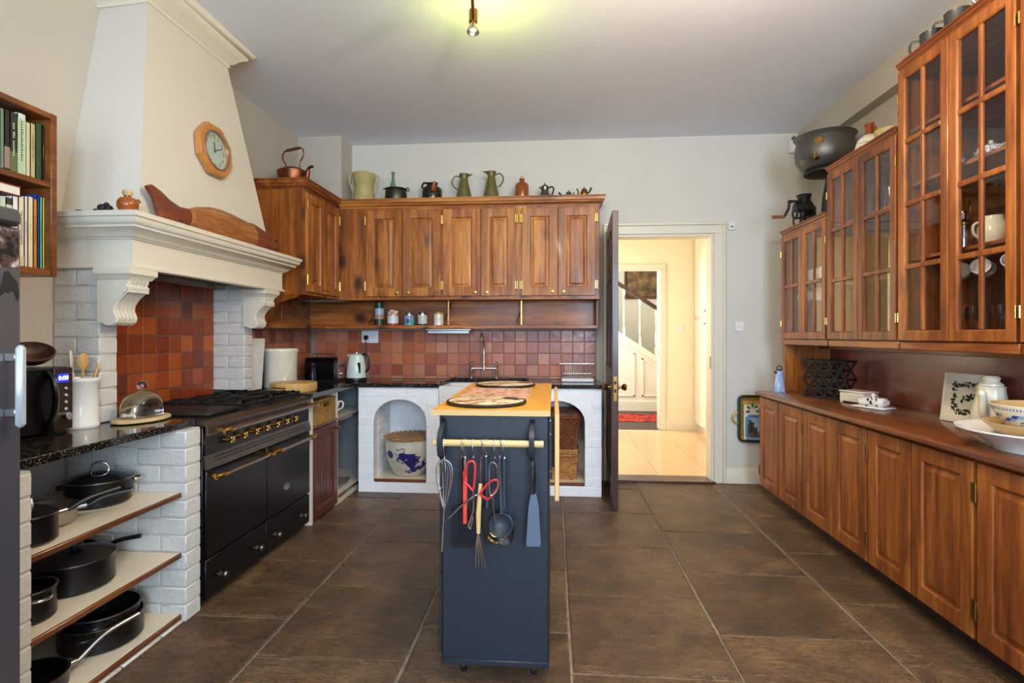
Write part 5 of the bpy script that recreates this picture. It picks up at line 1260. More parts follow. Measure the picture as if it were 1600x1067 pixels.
for i, (x, mir, h_, lab) in enumerate(((-.78, 1, .24, 'olive enamel tapered jug with handle to its left'), (-.54, -1, .255, 'taller olive enamel tapered jug with handle to its right'))):
    t = at('enamel_jug', lab, 'jug', x)
    B().lathe([(0, 0), (.074, 0), (.074, .008), (.034, h_ - .055), (.032, h_ - .04), (.040, h_ - .02), (.044, h_ - .004), (.04, h_ - .004), (.028, h_ - .045), (0, h_ - .06)], 28).obj('body', M_['olive'], t)
    B().add([(mir * .03, -.03, h_ - .022), (mir * .03, .03, h_ - .022), (mir * .085, 0, h_ + .006 if i else h_ - .004), (-mir * .04, -.02, h_ - .006), (-mir * .04, .02, h_ - .006), (mir * .02, 0, h_ - .035)], [(0, 2, 3), (1, 4, 2), (3, 2, 4), (0, 5, 2), (1, 2, 5)]).obj('spout', M_['olive'], t)
    B().tube(smooth([(-mir * .035, 0, h_ - .03), (-mir * .075, 0, h_ - .02), (-mir * .105, 0, h_ - .06), (-mir * .09, 0, h_ - .11), (-mir * .058, 0, h_ - .135)], 5), .0065, 8).obj('handle', M_['olive'], t)
t = at('stoneware_bottle', 'brown salt-glazed stoneware bottle with cork', 'bottle', -.273)
B().lathe([(0, 0), (.056, 0), (.059, .006), (.059, .125), (.05, .142), (.022, .155), (.018, .168), (.024, .172), (.024, .182), (.016, .185), (0, .185)], 30).obj('body', M_['brownglaze'], t)
B().lathe([(0, .184), (.013, .184), (.015, .202), (.011, .208), (0, .208)], 14).obj('cork', M_['palewood'], t)
t = at('pewter_coffee_pot', 'pewter coffee pot with dark curved handle', 'coffee pot', -.075)
B().lathe([(0, 0), (.058, 0), (.06, .008), (.05, .035), (.034, .06), (.032, .095), (.036, .105), (.034, .112), (.02, .125), (.008, .13), (.005, .138), (.007, .146), (0, .15)], 26).obj('body', M_['pewter'], t)
B().tube(smooth([(.034, 0, .10), (.06, 0, .112), (.075, 0, .09), (.065, 0, .05), (.05, 0, .03)], 5), .007, 8).obj('handle', M_['black_plastic'], t)
B().add([(-.03, -.014, .085), (-.03, .014, .085), (-.055, 0, .112), (-.032, -.012, .108), (-.032, .012, .108)], [(0, 2, 3), (1, 4, 2), (3, 2, 4), (0, 1, 2)]).obj('spout', M_['pewter'], t)
t = at('brass_chocolate_pot', 'tiny brass pot with straight dark side handle', 'pot', .13)
B().lathe([(0, 0), (.026, 0), (.03, .01), (.028, .04), (.022, .05), (.024, .056), (.01, .066), (.004, .07), (.006, .077), (0, .08)], 20).obj('body', M_['pewter'], t)
B().tube([(-.025, 0, .02), (-.055, 0, .03), (-.085, 0, .058)], [.004, .005, .009], 8).obj('handle', M_['black_plastic'], t)
B().tube(smooth([(.026, 0, .02), (.04, 0, .03), (.045, 0, .06)], 4), [.006] * 8 + [.004], 8).obj('spout', M_['pewter'], t)
t = at('brass_teapot', 'small brass teapot with black upturned handle', 'teapot', .262)
B().lathe([(0, 0), (.028, 0), (.024, .008), (.034, .03), (.03, .06), (.022, .074), (.024, .08), (.008, .092), (.004, .096), (.006, .103), (0, .106)], 20).obj('body', M_['oldbrass'], t)
B().tube(smooth([(-.03, 0, .02), (-.05, 0, .03), (-.054, 0, .07), (-.066, 0, .09)], 4), [.007] * 12 + [.004], 8).obj('spout', M_['oldbrass'], t)
B().tube([(.03, 0, .045), (.045, 0, .06), (.06, 0, .095)], [.005, .007, .009], 8).obj('handle', M_['black_plastic'], t)
# copper kettle on the corner cupboard
t = at('copper_kettle', 'tarnished copper kettle with tall bail handle and bent spout', 'kettle', -2.055, TZ, 4.08, math.radians(-22))
B().lathe([(0, 0), (.10, 0), (.106, .006), (.118, .10), (.12, .118), (.112, .124), (.075, .145), (.06, .148), (.03, .16), (0, .164)], 36).obj('body', M_['copper'], t)
B().tube(smooth([(-.075, 0, .14), (-.08, 0, .19), (-.115, 0, .24), (-.108, 0, .285), (-.075, 0, .30), (0, 0, .30), (.075, 0, .30), (.108, 0, .285), (.115, 0, .24), (.08, 0, .19), (.075, 0, .14)], 4), .0055, 8).obj('bail', M_['copper'], t)
B().tube([(-.07, 0, .302), (.07, 0, .302)], .012, 10).obj('grip', M_['oldbrass'], t)
B().tube(smooth([(.10, 0, .03), (.14, 0, .035), (.158, 0, .08), (.165, 0, .12), (.185, 0, .135), (.215, 0, .135)], 5), [.022] * 5 + [.018] * 10 + [.011] * 11, 12).obj('spout', M_['copper'], t)
b = B(); b.lathe([(0, 0), (.07, 0), (.09, .02), (.094, .035), (.088, .036), (.06, .012), (0, .01)], 28); single(b, 'copper_bowl', M_['copper'], 'low dark bowl on the corner cupboard behind the kettle', 'bowl', (-1.98, 4.40, TZ))

# ================================================================== worktop things in the left corner
GZ2 = GZ + .0008
t = thing('lidded_crock', 'large cream stoneware bread crock beside the cooker', 'crock', (-2.06, 3.90, GZ2))
B().lathe([(0, 0), (.112, 0), (.118, .01), (.118, .262), (.124, .27), (.126, .285), (.12, .296), (.10, .298), (0, .30)], 40).obj('body', M_['cream'], t)
b = B()
for i in range(5): b.tube(smooth([onp for onp in [(.1185 * math.cos(a), .1185 * math.sin(a), z) for a, z in ((-.95 + .05 * i, .05 + .02 * i), (-.75, .09), (-.6 + .06 * i, .12 + .02 * i))]], 4), .003, 5)
b.obj('relief', M_['cream'], t)
t = thing('bamboo_box', 'round pale bamboo container with a handle slot near the hob', 'box', (-1.845, 3.675, GZ2))
B().lathe([(0, .006), (.155, .006), (.158, .012), (.158, .058), (.154, .062), (0, .062)], 48).obj('body', M_['bamboo'], t)
B().lathe([(0, .001), (.150, .001), (.150, .006), (0, .006)], 48).obj('base', M_['bamboo'], t)
sl2 = B()
n = 10; pts = [(-2.2 + .75 * i / n) for i in range(n + 1)]
sl2.add([(.1585 * math.cos(a), .1585 * math.sin(a), z) for a in pts for z in (.028, .037)], [(2 * i, 2 * i + 2, 2 * i + 3, 2 * i + 1) for i in range(n)]); sl2.obj('handle_slot', M_['brownwood_x'], t, recalc=False)
b = B(TR(0, 0, 0, 0, 0, math.radians(4))); b.box(-.006, .006, -.13, .13, .003, .375, .004)
single(b, 'cutting_board', M_['plastic_white'], 'white plastic cutting board leaning against the far brick pier', 'board', (-2.13, 3.62, GZ2))
t = thing('knife_block', 'black slanted knife block with handles behind the white board', 'knife block', (-2.195, 3.69, GZ2), .0)
b = B(TR(0, 0, 0)); b.prism([(-.05, 0), (.05, 0), (.02, .23), (-.06, .2)], 'y', -.045, .045); b.obj('block', M_['black_matt'], t, ang=20)
for i in range(3):
    for j in range(2):
        p = Vector((-.045 + j * .04, -.03 + i * .03, .20 + j * .015)); d = Vector((.25, 0, 1)).normalized()
        h = B(); h.tube([p, p + d * .11], [.010, .012], 8); h.obj('knife_handle', M_['black_plastic'], t)
t = thing('black_toaster', 'long black toaster with chrome end in the tiled corner', 'toaster', (-1.98, 4.52, GZ2))
b = B(); pr_ = [(-.088, .02), (.088, .02), (.092, .06), (.088, .16), (.075, .19), (.06, .2), (-.06, .2), (-.075, .19), (-.088, .16), (-.092, .06)]
b.prism(pr_, 'x', -.15, .11); b.obj('body', M_['black'], t, ang=35)
B().prism(pr_, 'x', .11, .14).obj('end_cap', M_['chrome'], t, ang=35)
B().box(-.145, .135, -.07, .07, 0, .02).obj('base', M_['black_plastic'], t)
for y in (-.035, .035): B().box(-.12, .08, y - .012, y + .012, .2, .2015).obj('slot', M_['iron'], t, ang=0)
for y in (-.035, .035):
    B().tube([(-.10, y, .205), (-.10, y, .235), (.06, y, .235), (.06, y, .205)], .003, 6).obj('warming_wire', M_['iron'], t)
B().box(.14, .16, -.02, .02, .12, .135, .004).obj('lever', M_['black_plastic'], t)
for z in (.06,): B(TR(.14, 0, z, 0, 0, PI / 2)).lathe([(0, 0), (.014, 0), (.012, .012), (0, .012)], 14).obj('dial', M_['chrome'], t)
t = thing('black_coffee_maker', 'small black canister with pale printed label beside the toaster', 'canister', (-2.14, 4.22, GZ2))
B().lathe([(0, 0), (.05, 0), (.052, .01), (.05, .15), (.04, .175), (0, .18)], 24).obj('body', M_['black_plastic'], t)
B(TR(0, 0, 0, -.9)).box(.046, .053, -.025, .025, .05, .11, .002).obj('label', M_['plastic_white'], t)
t = thing('pepper_mill', 'slim black grinder standing in front of the toaster', 'grinder', (-1.97, 4.24, GZ2))
B().lathe([(0, 0), (.027, 0), (.027, .05), (.02, .09), (.022, .14), (.026, .15), (.02, .165), (0, .17)], 18).obj('body', M_['black_plastic'], t)
t = thing('electric_kettle', 'pale mint electric kettle with black handle and base', 'kettle', (-1.71, 4.53, GZ2), 0)
km = plain('mint_enamel', (214, 228, 218), .18)
B().lathe([(0, .028), (.082, .028), (.084, .034), (.078, .12), (.066, .20), (.058, .222), (.04, .232), (0, .236)], 32).obj('body', km, t)
B().lathe([(0, 0), (.086, 0), (.088, .006), (.086, .024), (.08, .028), (0, .028)], 32).obj('base', M_['black_plastic'], t)
B().tube(smooth([(.055, 0, .225), (.085, 0, .225), (.105, 0, .18), (.105, 0, .11), (.085, 0, .075)], 5), .012, 10, flat=.8).obj('handle', M_['black_plastic'], t)
B().add([(-.05, -.02, .20), (-.05, .02, .20), (-.088, 0, .222), (-.045, -.02, .23), (-.045, .02, .23)], [(0, 2, 3), (1, 4, 2), (3, 2, 4), (0, 1, 2)]).obj('spout', km, t)
B().box(-.014, .014, -.004, .004, 0, .09, .002).obj('water_gauge', M_['black_plastic'], t).location = (.045, -.062, .07)
B().lathe([(0, .236), (.014, .236), (.012, .246), (0, .248)], 14).obj('lid_knob', M_['chrome'], t)
t = thing('double_socket', 'white double socket with black plug on the terracotta tiles', 'socket', (-1.684, 4.805, 1.22))
B().box(-1.762, -1.605, 4.796, 4.805, 1.224, 1.34, .003).obj('plate', M_['plastic_white'], t, True)
for x in (-1.74, -1.625): B().box(x - .008, x + .008, 4.792, 4.797, 1.305, 1.325, .001).obj('switch', M_['plastic_white'], t, True)
B().box(-1.735, -1.695, 4.765, 4.796, 1.255, 1.295, .008).obj('plug', M_['black_plastic'], t, True)
b = B(); b.tube(smooth([(-1.715, 4.768, 1.262), (-1.705, 4.755, 1.2), (-1.70, 4.73, 1.1), (-1.70, 4.66, .98), (-1.70, 4.61, .91)], 5), .004, 8); single(b, 'kettle_cord', M_['black_plastic'], 'black kettle cord hanging from the tiled wall plug', 'cord')
# ================================================================== right-hand dresser
DB = 1.645
db = thing('low_cupboards', 'long run of low red pine cupboards with panelled doors', 'cupboard', (1.9, 2.6, 0))
B().box(DB + .022, XR - .001, .72, 4.418, .10, .812).obj('carcass', M_['oregon_y'], db, True, 0)
B().box(DB + .10, XR - .001, .76, 4.38, 0, .10).obj('plinth', M_['aubergine'], db, True, 0)
DY = [(4.418, 4.068), (4.058, 3.690), (3.682, 3.312), (3.304, 2.958), (2.945, 2.612), (2.603, 2.240), (2.218, 1.862), (1.852, 1.492), (1.478, 1.12), (1.11, .75)]
for i, (a, c) in enumerate(DY):
    w_ = a - c; hs = [(w_ + .004, .12), (w_ + .004, .58)] if i % 2 else [(-.004, .12), (-.004, .58)]
    panel_door(db, TR(DB, a, .102, -PI / 2), w_, .70, M_['oregon_z'], M_['oregon_z'], .062, None, hs, 'oldbrass')
b = B(); b.prism([(DB - .03, .826), (DB - .022, .818), (DB + .0, .813), (XR - .001, .813), (XR - .001, .85), (DB - .018, .85), (DB - .028, .842)], 'y', .72, 4.44)
single(b, 'dresser_worktop', M_['brownwood_y'], 'polished brown wooden worktop on the red pine cupboards', 'worktop')
bb = thing('dresser_backboard', 'glossy red-brown backboard between the worktop and glazed cupboards', 'panel', (2.18, 2.5, .851))
B().box(2.172, XR - .002, .72, 4.40, .851, 1.224).obj('board', M_['redboard'], bb, True, 0)
for x0, x1 in ((1.833, 1.930), (1.932, 2.05), (2.052, 2.171)):
    B().box(x0, x1 - .001, 4.40, 4.418, .851, 1.224, .002).obj('plank', M_['pine_z'], bb, True)
B().box(2.09, 2.17, 1.0, 4.39, 1.19, 1.224, .003).obj('batten', M_['oregon_y'], bb, True)
UZ = 1.266
def glazed(name, label, ya, yb, zt, rows, shelves, ndoor=2):
    t = thing(name, label, 'cupboard', (2.0, (ya + yb) / 2, UZ - .04))
    X0 = 1.832; b = B()
    b.box(X0, XR - .002, yb, yb + .018, UZ, zt); b.box(X0, XR - .002, ya - .018, ya, UZ, zt); b.box(X0, XR - .002, yb, ya, UZ, UZ + .018); b.box(X0, XR - .002, yb, ya, zt - .02, zt)
    b.box(X0, X0 + .02, yb, ya, zt - .05, zt)
    b.obj('carcass', M_['oregon_z'], t, True, 0)
    B().box(XR - .014, XR - .002, yb + .018, ya - .018, UZ + .018, zt - .02).obj('back_panel', M_['brownwood_z'], t, True, 0)
    B().box(X0 - .01, XR - .002, yb, ya, UZ - .042, UZ - .001, .003).obj('bottom_rail', M_['oregon_y'], t, True)
    B().mould([(-.02, zt - .004), (.012, zt - .004), (.014, zt + .006), (.024, zt + .014), (.026, zt + .024), (.034, zt + .028), (.034, zt + .036), (-.02, zt + .036)], [(X0, yb), (X0, ya), (XR - .004, ya)][::-1] if False else [(X0, ya), (X0, yb)]).box(X0, XR - .004, yb, ya, zt + .002, zt + .035).obj('crown_moulding', M_['oregon_y'], t, True, 30)
    for z in shelves: B().box(X0 + .03, XR - .015, yb + .019, ya - .019, z - .016, z, .001).obj('shelf', M_['oregon_y'], t, True)
    w_ = (ya - yb) / ndoor
    for k in range(ndoor):
        yy = ya - k * w_ - .002; dw = w_ - .006; dh = zt - UZ - .012; T = TR(1.81, yy, UZ + .004, -PI / 2); s = .046; tp = .062
        d = B(T); d.rings(dw, dh, [(0, .02), (0, .003), (.003, 0), (s, 0), (s + .006, .006), (s + .006, .02)], False)
        ix0, ix1, iz0, iz1 = s + .006, dw - s - .006, s + .006, dh - s - .006; mb = .022
        d.box((ix0 + ix1) / 2 - mb / 2, (ix0 + ix1) / 2 + mb / 2, .002, .018, iz0, iz1, .004)
        for r in range(1, rows):
            z = iz0 + (iz1 - iz0) * r / rows; d.box(ix0, ix1, .0005, .017, z - mb / 2 - .002, z + mb / 2 + .002, .004)
        do = d.obj('door', M_['oregon_z'], t, True, 30)
        for c_ in range(2):
            for r in range(rows):
                xa = ix0 if c_ == 0 else (ix0 + ix1) / 2 + mb / 2; xb = (ix0 + ix1) / 2 - mb / 2 if c_ == 0 else ix1
                za = iz0 + (iz1 - iz0) * r / rows + (mb / 2 if r else 0); zb = iz0 + (iz1 - iz0) * (r + 1) / rows - (mb / 2 if r < rows - 1 else 0)
                B(T @ Matrix.Rotation(random.uniform(-.002, .002), 4, 'Z')).box(xa, xb, .0115, .0135, za, zb).obj('pane', M_['glass'], do, True, 0)
        for hz in (.12, dh - .14):
            hx = -.001 if k == 0 else dw + .001
            B(T).cyl((hx, -.001, hz - .024), (hx, -.001, hz + .024), .0042, 8).obj('hinge', M_['brass'], do, True)
    return t
glazed('glazed_cupboard', 'lowest glazed wall cupboard, two panes high, under the iron mincer', 4.418, 3.722, 2.085, 2, [1.68])
glazed('glazed_cupboard', 'middle glazed wall cupboard, three panes high, under the stoneware flagon', 3.705, 2.985, 2.37, 3, [1.63, 2.02])
glazed('glazed_cupboard', 'tallest glazed wall cupboard, four panes high, with pewter mugs on top', 2.97, 2.245, 2.685, 4, [1.70, 2.085, 2.37])
glazed('glazed_cupboard', 'end glazed wall cupboard beside the four-pane cupboard with no mugs on it', 2.23, 1.51, 2.685, 4, [1.70, 2.085, 2.37])
# ---- crockery behind the glass
def cup(label, loc, rz=0, tilt=0, mat=None, r=.038, h_=.062, group=None):
    t = thing('teacup', label, 'cup', loc, rz, group); t.rotation_euler = (tilt, 0, rz)
    B().lathe([(0, .002), (r * .6, 0), (r * .62, .005), (r * .95, h_ * .5), (r, h_), (r - .003, h_), (r * .85, h_ * .45), (0, .008)], 24).obj('body', mat or M_['ceramic'], t)
    B().tube(smooth([(r * .95, 0, h_ * .8), (r + .02, 0, h_ * .8), (r + .022, 0, h_ * .45), (r * .85, 0, h_ * .3)], 4), .004, 6).obj('handle', mat or M_['ceramic'], t)
    return t
hung = 'white teacups hanging under the shelf of the four-pane cupboard'
c0 = cup('white teacup hanging from a hook in the four-pane cupboard', (2.0, 2.79, 1.592), 1.2, 0, group=hung)
c0.rotation_euler = (0, -1.2, .9)
for i, y in enumerate((2.705, 2.62, 2.535, 2.45, 2.365)):
    d = dup(c0, (1.97 if i % 2 else 2.04, y, 1.592)); d.rotation_euler = (0, -1.2 + random.uniform(-.12, .12), .9 + random.uniform(-.2, .2))
g2 = 'pale cups in the two-pane cupboard'
c1 = cup('pale cup inside the two-pane glazed cupboard', (1.96, 4.30, 1.57), 1.0, 0, group=g2, r=.05, h_=.07)
c1.rotation_euler = (0, -1.2, .8)
for i, y in enumerate((4.19, 4.08, 3.97, 3.86)):
    d = dup(c1, (2.03 if i % 2 == 0 else 1.95, y, 1.57)); d.rotation_euler = (0, -1.2, .8 + random.uniform(-.2, .2))
def tumbler(label, loc, r, h_, group, mat=None):
    b = B(); b.lathe([(0, .006), (r * .85, .004), (r * .85, 0), (r * .9, .006), (r, h_), (r - .002, h_), (r * .84, .01), (0, .01)], 22); return single(b, 'drinking_glass', mat or M_['clear'], label, 'glass', loc, group)
def goblet(label, loc, group):
    b = B(); b.lathe([(0, .002), (.032, 0), (.03, .004), (.005, .008), (.004, .055), (.02, .07), (.033, .10), (.031, .15), (.029, .15), (.031, .10), (.018, .074), (0, .066)], 22); return single(b, 'wine_glass', M_['clear'], label, 'glass', loc, group)
ga = 'tall glasses at the bottom of the four-pane cupboard'
for y in (2.775, 2.70, 2.64, 2.55, 2.46): goblet('clear stemmed glass at the bottom of the four-pane cupboard', (2.0 + random.uniform(-.03, .03), y, UZ + .0185), ga)
gb_ = 'tumblers on the upper shelf of the three-pane cupboard'
for y in (3.60, 3.51, 3.40, 3.30, 3.2): tumbler('clear tumbler on the upper shelf of the three-pane cupboard', (1.98 + random.uniform(-.03, .04), y, 2.0205), .036, .15, gb_)
gc = 'glasses on the shelf of the two-pane cupboard'
for y in (4.32, 4.22, 4.1, 3.95): tumbler('pale tumbler standing on the shelf of the two-pane cupboard', (1.99, y, 1.6805), .036, .12, gc, M_['ceramic'])
t = thing('steel_flask', 'polished steel cocktail flask on the middle shelf behind glass', 'flask', (1.99, 2.765, 1.701)); B().lathe([(0, 0), (.038, 0), (.04, .005), (.04, .13), (.03, .15), (.018, .16), (.018, .19), (.014, .2), (0, .2)], 24).obj('body', M_['chrome'], t); B().lathe([(.0405, .128), (.042, .13), (.042, .14), (.036, .142)], 24, closed=True).obj('band', M_['brass'], t)
t = thing('white_serving_jug', 'large white pear-shaped jug on the middle shelf behind glass', 'jug', (2.0, 2.60, 1.701)); B().lathe([(0, 0), (.036, 0), (.052, .025), (.064, .06), (.058, .095), (.04, .125), (.04, .14), (.036, .14), (.036, .125), (.05, .09), (0, .02)], 28).obj('body', M_['cream'], t); B().tube(smooth([(-.045, 0, .12), (-.085, 0, .10), (-.085, 0, .06), (-.06, 0, .04)], 4), .006, 8).obj('handle', M_['cream'], t)
bw = N('blue_white_china'); v = bw.coord(rnd=False); f = bw.noise(v, 55, 4, .6, 2)
M_['bluewhite'] = bw.fin(bw.ramp(f, [(.44, lin((60, 80, 140))), (.52, lin((228, 232, 236)))]), .15)
for x, y, r, lab in ((1.97, 2.745, .045, 'small blue and white sugar bowl on the upper shelf behind glass'), (1.99, 2.60, .06, 'blue and white teapot on the upper shelf behind glass')):
    t = thing('china_teapot', lab, 'teapot', (x, y, 2.086)); B().lathe([(0, 0), (r * .7, 0), (r, r * .6), (r * .8, r * 1.15), (r * .5, r * 1.25), (r * .12, r * 1.5), (r * .18, r * 1.65), (0, r * 1.7)], 26).obj('body', M_['bluewhite'], t)
    B().tube(smooth([(0, r * .9, r * .5), (0, r * 1.4, r * .8), (0, r * 1.55, r * 1.3)], 4), [r * .2] * 8 + [r * .1], 8).obj('spout', M_['bluewhite'], t); B().tube(smooth([(0, -r * .8, r * 1.0), (0, -r * 1.5, r * .95), (0, -r * .9, r * .35)], 4), r * .1, 6).obj('handle', M_['bluewhite'], t)

# ---- on top of the glazed cupboards
TA, TB, TC = 2.085 + .036, 2.37 + .036, 2.685 + .036
t = thing('kitchen_scale', 'black iron balance stand with flat platform beside the mincer', 'scale', (1.97, 4.05, TA))
B().box(-.10, .10, -.12, .12, 0, .03, .01).obj('base', M_['iron'], t)
B().tube([(0, 0, .03), (.0, .0, .16), (.02, 0, .335)], [.03, .022, .012], 12).obj('post', M_['iron'], t)
B().lathe([(0, .33), (.04, .33), (.14, .345), (.145, .352), (.145, .362), (.12, .372), (0, .372)], 30).obj('platform', M_['iron'], t)
B(TR(.09, -.02, .12, 0, PI / 2)).lathe([(0, 0), (.1, 0), (.105, .01), (.1, .03), (0, .035)], 28).obj('dial', M_['iron'], t)
t = thing('tin_cooking_pot', 'big dull tin pot with spout and brass plate on the iron stand', 'pot', (1.965, 4.05, TA + .375))
B().lathe([(0, .0), (.12, 0), (.16, .02), (.19, .07), (.197, .13), (.19, .19), (.183, .215), (.198, .232), (.204, .24), (.198, .244), (.178, .222), (.185, .13), (.15, .03), (0, .015)], 44).obj('body', M_['potmetal'], t)
pl_ = B(TR(-.115, -.155, .165, math.radians(-53), PI / 2)); pl_.lathe([(0, .0), (.032, 0), (.030, .006), (0, .008)], 20, sy=.8); pl_.obj('brass_plate', M_['brass'], t)
B(TR(-.115, -.135, .05, math.radians(-50), PI / 2)).lathe([(0, 0), (.016, 0), (.012, .012), (.01, .03), (.013, .034), (.013, .045), (0, .046)], 14).tube([(0, .005, .04), (0, .035, .04)], .005, 8).obj('tap', M_['oldbrass'], t)
for x in (-.15, -.12): B(TR(x, .07, .22, 0, 0, -.7)).box(-.012, .012, -.012, .012, 0, .07, .003).obj('lug', M_['potmetal'], t)
t = thing('meat_mincer', 'black iron hand mincer with crank and wooden handle', 'mincer', (1.885, 4.24, TA))
B().box(-.03, .05, -.03, .03, 0, .02, .005).tube([(.01, 0, .02), (.01, 0, .12)], [.024, .02], 12).obj('clamp', M_['iron'], t)
B().tube([(-.05, 0, .15), (.07, 0, .15)], [.036, .045], 18).lathe([(.03, .0), (.05, .06), (.055, .07), (.045, .07), (.028, .01)], 18, (.02, 0, .175)).obj('body', M_['iron'], t)
B().tube(arc((-.045, 0, .11), .04, 0, 360, 18, 'yz')[:-1], .008, 8, True).obj('wheel', M_['iron'], t)
B().tube(smooth([(.02, 0, .20), (-.04, 0, .198), (-.085, 0, .195), (-.092, 0, .15), (-.115, 0, .10), (-.125, 0, .085)], 4), .010, 10).ball((-.085, 0, .195), .016, 10, 6).obj('crank', M_['iron'], t)
B().tube([(-.12, 0, .082), (-.215, 0, .080)], [.010, .013], 12).obj('wooden_grip', M_['brownwood_x'], t)
B().tube(smooth([(-.06, -.02, .0), (-.065, -.02, .055), (-.04, -.02, .065), (.02, -.02, .065), (.025, -.02, .0)], 3), .008, 8).obj('bracket', M_['iron'], t)
t = thing('oil_can', 'squat tarnished oil can with brass neck behind the mincer crank', 'can', (1.985, 4.345, TA)); B().lathe([(0, 0), (.055, 0), (.055, .17), (.02, .215), (.018, .225), (.022, .228), (.022, .25), (0, .252)], 24).obj('body', M_['gunmetal'], t); B().lathe([(0, .228), (.0225, .228), (.0225, .254), (0, .256)], 18).obj('neck', M_['brass'], t)
t = thing('stoneware_flagon', 'cream stoneware flagon with tan neck and printed shoulder', 'flagon', (1.95, 3.47, TB))
B().lathe([(0, 0), (.075, 0), (.078, .01), (.078, .06), (.065, .10), (.035, .128), (0, .13)], 30).obj('body', M_['cream'], t)
B().lathe([(0, .126), (.03, .126), (.024, .14), (.022, .185), (.027, .188), (.027, .2), (.018, .202), (0, .2)], 20).obj('neck', M_['brownglaze'], t)
B().tube(smooth([(0, -.022, .175), (0, -.055, .165), (0, -.06, .12)], 4), .008, 8).obj('handle', M_['brownglaze'], t)
b = B(); b.marks(9, .018, Matrix.Identity(4), .0003); b.marks(12, .012, Matrix.Translation((0, .02, 0)), .0003)
b.v = [Vector((.079 * math.cos(-PI * .72 + p.x / .079), .079 * math.sin(-PI * .72 + p.x / .079), .05 + p.y)) for p in b.v]; b.obj('lettering', M_['ink'], t, ang=0)
for lab, y, r, h_, m in (('low grey-green stoneware bowl on the three-pane cupboard', 3.27, .075, .085, 'stone_tan'), ('pink clay bowl at the foot of the four-pane cupboard', 3.08, .06, .125, 'copper')):
    b = B(); b.lathe([(0, 0), (r * .7, 0), (r, h_ * .7), (r + .004, h_), (r - .003, h_), (r * .8, h_ * .4), (0, .008)], 28); single(b, 'clay_bowl', M_[m], lab, 'bowl', (1.95, y, TB))
def mug(label, y, x=1.93, mat='mugmetal', r=.052, h_=.12, rz=2.4):
    t = thing('pewter_mug', label, 'mug', (x, y, TC), rz)
    B().lathe([(0, 0), (r, 0), (r + .003, .006), (r, .012), (r, h_ - .008), (r + .003, h_), (r - .003, h_), (r - .004, .01), (0, .008)], 28).obj('body', M_[mat], t)
    B().tube(smooth([(r, 0, h_ * .85), (r + .035, 0, h_ * .86), (r + .042, 0, h_ * .5), (r + .02, 0, h_ * .25), (r, 0, h_ * .2)], 5), .006, 8).obj('handle', M_[mat], t)
mug('dark pewter mug standing over the end of the three-pane cupboard', 2.89)
mug('dark pewter mug beside the shiny jug on the tallest cupboard', 2.73, 1.94, 'mugmetal', .054, .13)
mug('shiny silver mug on the tallest glazed cupboard', 2.47, 1.93, 'chrome', .05, .12, 2.6)

# ================================================================== things on the brown worktop
WZ = .851
t = thing('wine_rack', 'black folding wooden lattice wine rack', 'wine rack', (1.96, 4.02, WZ), math.radians(-52))
# triangular lattice of black slats, two faces deep
rr = .0735; hh = rr * math.sqrt(3) / 2; seen = set()
nodes = [(c_ * rr + (r_ % 2) * rr / 2 - 2 * rr * .86, r_ * hh + .007) for r_ in range(5) for c_ in range(5 if r_ % 2 == 0 else 4)]
for i, p in enumerate(nodes):
    B().tube([(p[0], -.075, p[1]), (p[0], .075, p[1])], .007, 6).obj('dowel', M_['black_matt'], t, ang=0)
    for q_ in nodes[i + 1:]:
        if abs(math.dist(p, q_) - rr) < .004:
            for y in (-.07, .07): B().tube([(p[0], y, p[1]), (q_[0], y, q_[1])], .0085, 4).obj('slat', M_['black_matt'], t, ang=0)
t = thing('china_box', 'cream lidded china box beside the butter dish', 'box', (2.0, 3.68, WZ), math.radians(18))
B().box(-.065, .065, -.09, .09, .008, .07, .006).obj('body', M_['cream'], t); B().box(-.07, .07, -.095, .095, .07, .082, .005).obj('lid', M_['cream'], t)
for x in (-.055, .055):
    for y in (-.08, .08): B().box(x - .008, x + .008, y - .008, y + .008, 0, .01, .002).obj('foot', M_['cream'], t)
vine = plain('black_green_print', (52, 62, 44), .4)
def leaf(b, x, y, z, a, L, frame):
    """a little painted leaf: a flat lens in the plane given by frame(u, v)"""
    pts = []
    for s in (1, -1):
        for i in range(5):
            u_ = i / 4 if s == 1 else 1 - i / 4; pts.append((u_ * L, s * .26 * L * math.sin(PI * u_)))
    ca, sa = math.cos(a), math.sin(a); n = len(pts)
    b.add([frame(x + p * ca - q_ * sa, y + p * sa + q_ * ca) for p, q_ in pts], [list(range(n))])
t = thing('butter_dish', 'white butter dish with domed knob lid and leaf print', 'dish', (1.955, 3.44, WZ), math.radians(25))
B().box(-.06, .06, -.105, .105, 0, .012, .006).obj('tray', M_['ceramic'], t)
B().box(-.045, .045, -.08, .08, .012, .065, .016).obj('cover', M_['ceramic'], t); B().lathe([(0, .064), (.012, .064), (.007, .07), (.013, .08), (.010, .088), (0, .09)], 16).obj('knob', M_['ceramic'], t)
b = B()
for i in range(9): leaf(b, -.05 + random.uniform(0, .06), .025 + random.uniform(-.012, .02), 0, random.uniform(0, 6.28), .02, lambda u_, v_: (-.0456, u_, .012 + v_))
b.obj('leaf_print', vine, t, ang=0, recalc=False)
t = thing('serving_tray', 'square white china tray with dark vine print leaning on the backboard', 'tray', (2.06, 2.86, WZ + .003), math.radians(-30)); t.rotation_euler = (0, math.radians(8), math.radians(14))
B(TR(0, .13, 0, -PI / 2)).rings(.26, .25, [(0, .014), (0, .002), (.004, 0), (.022, .0), (.04, .009), (.044, .010)], True, True).obj('tray_body', M_['cream'], t)
b = B(); rnd = random.Random(3)
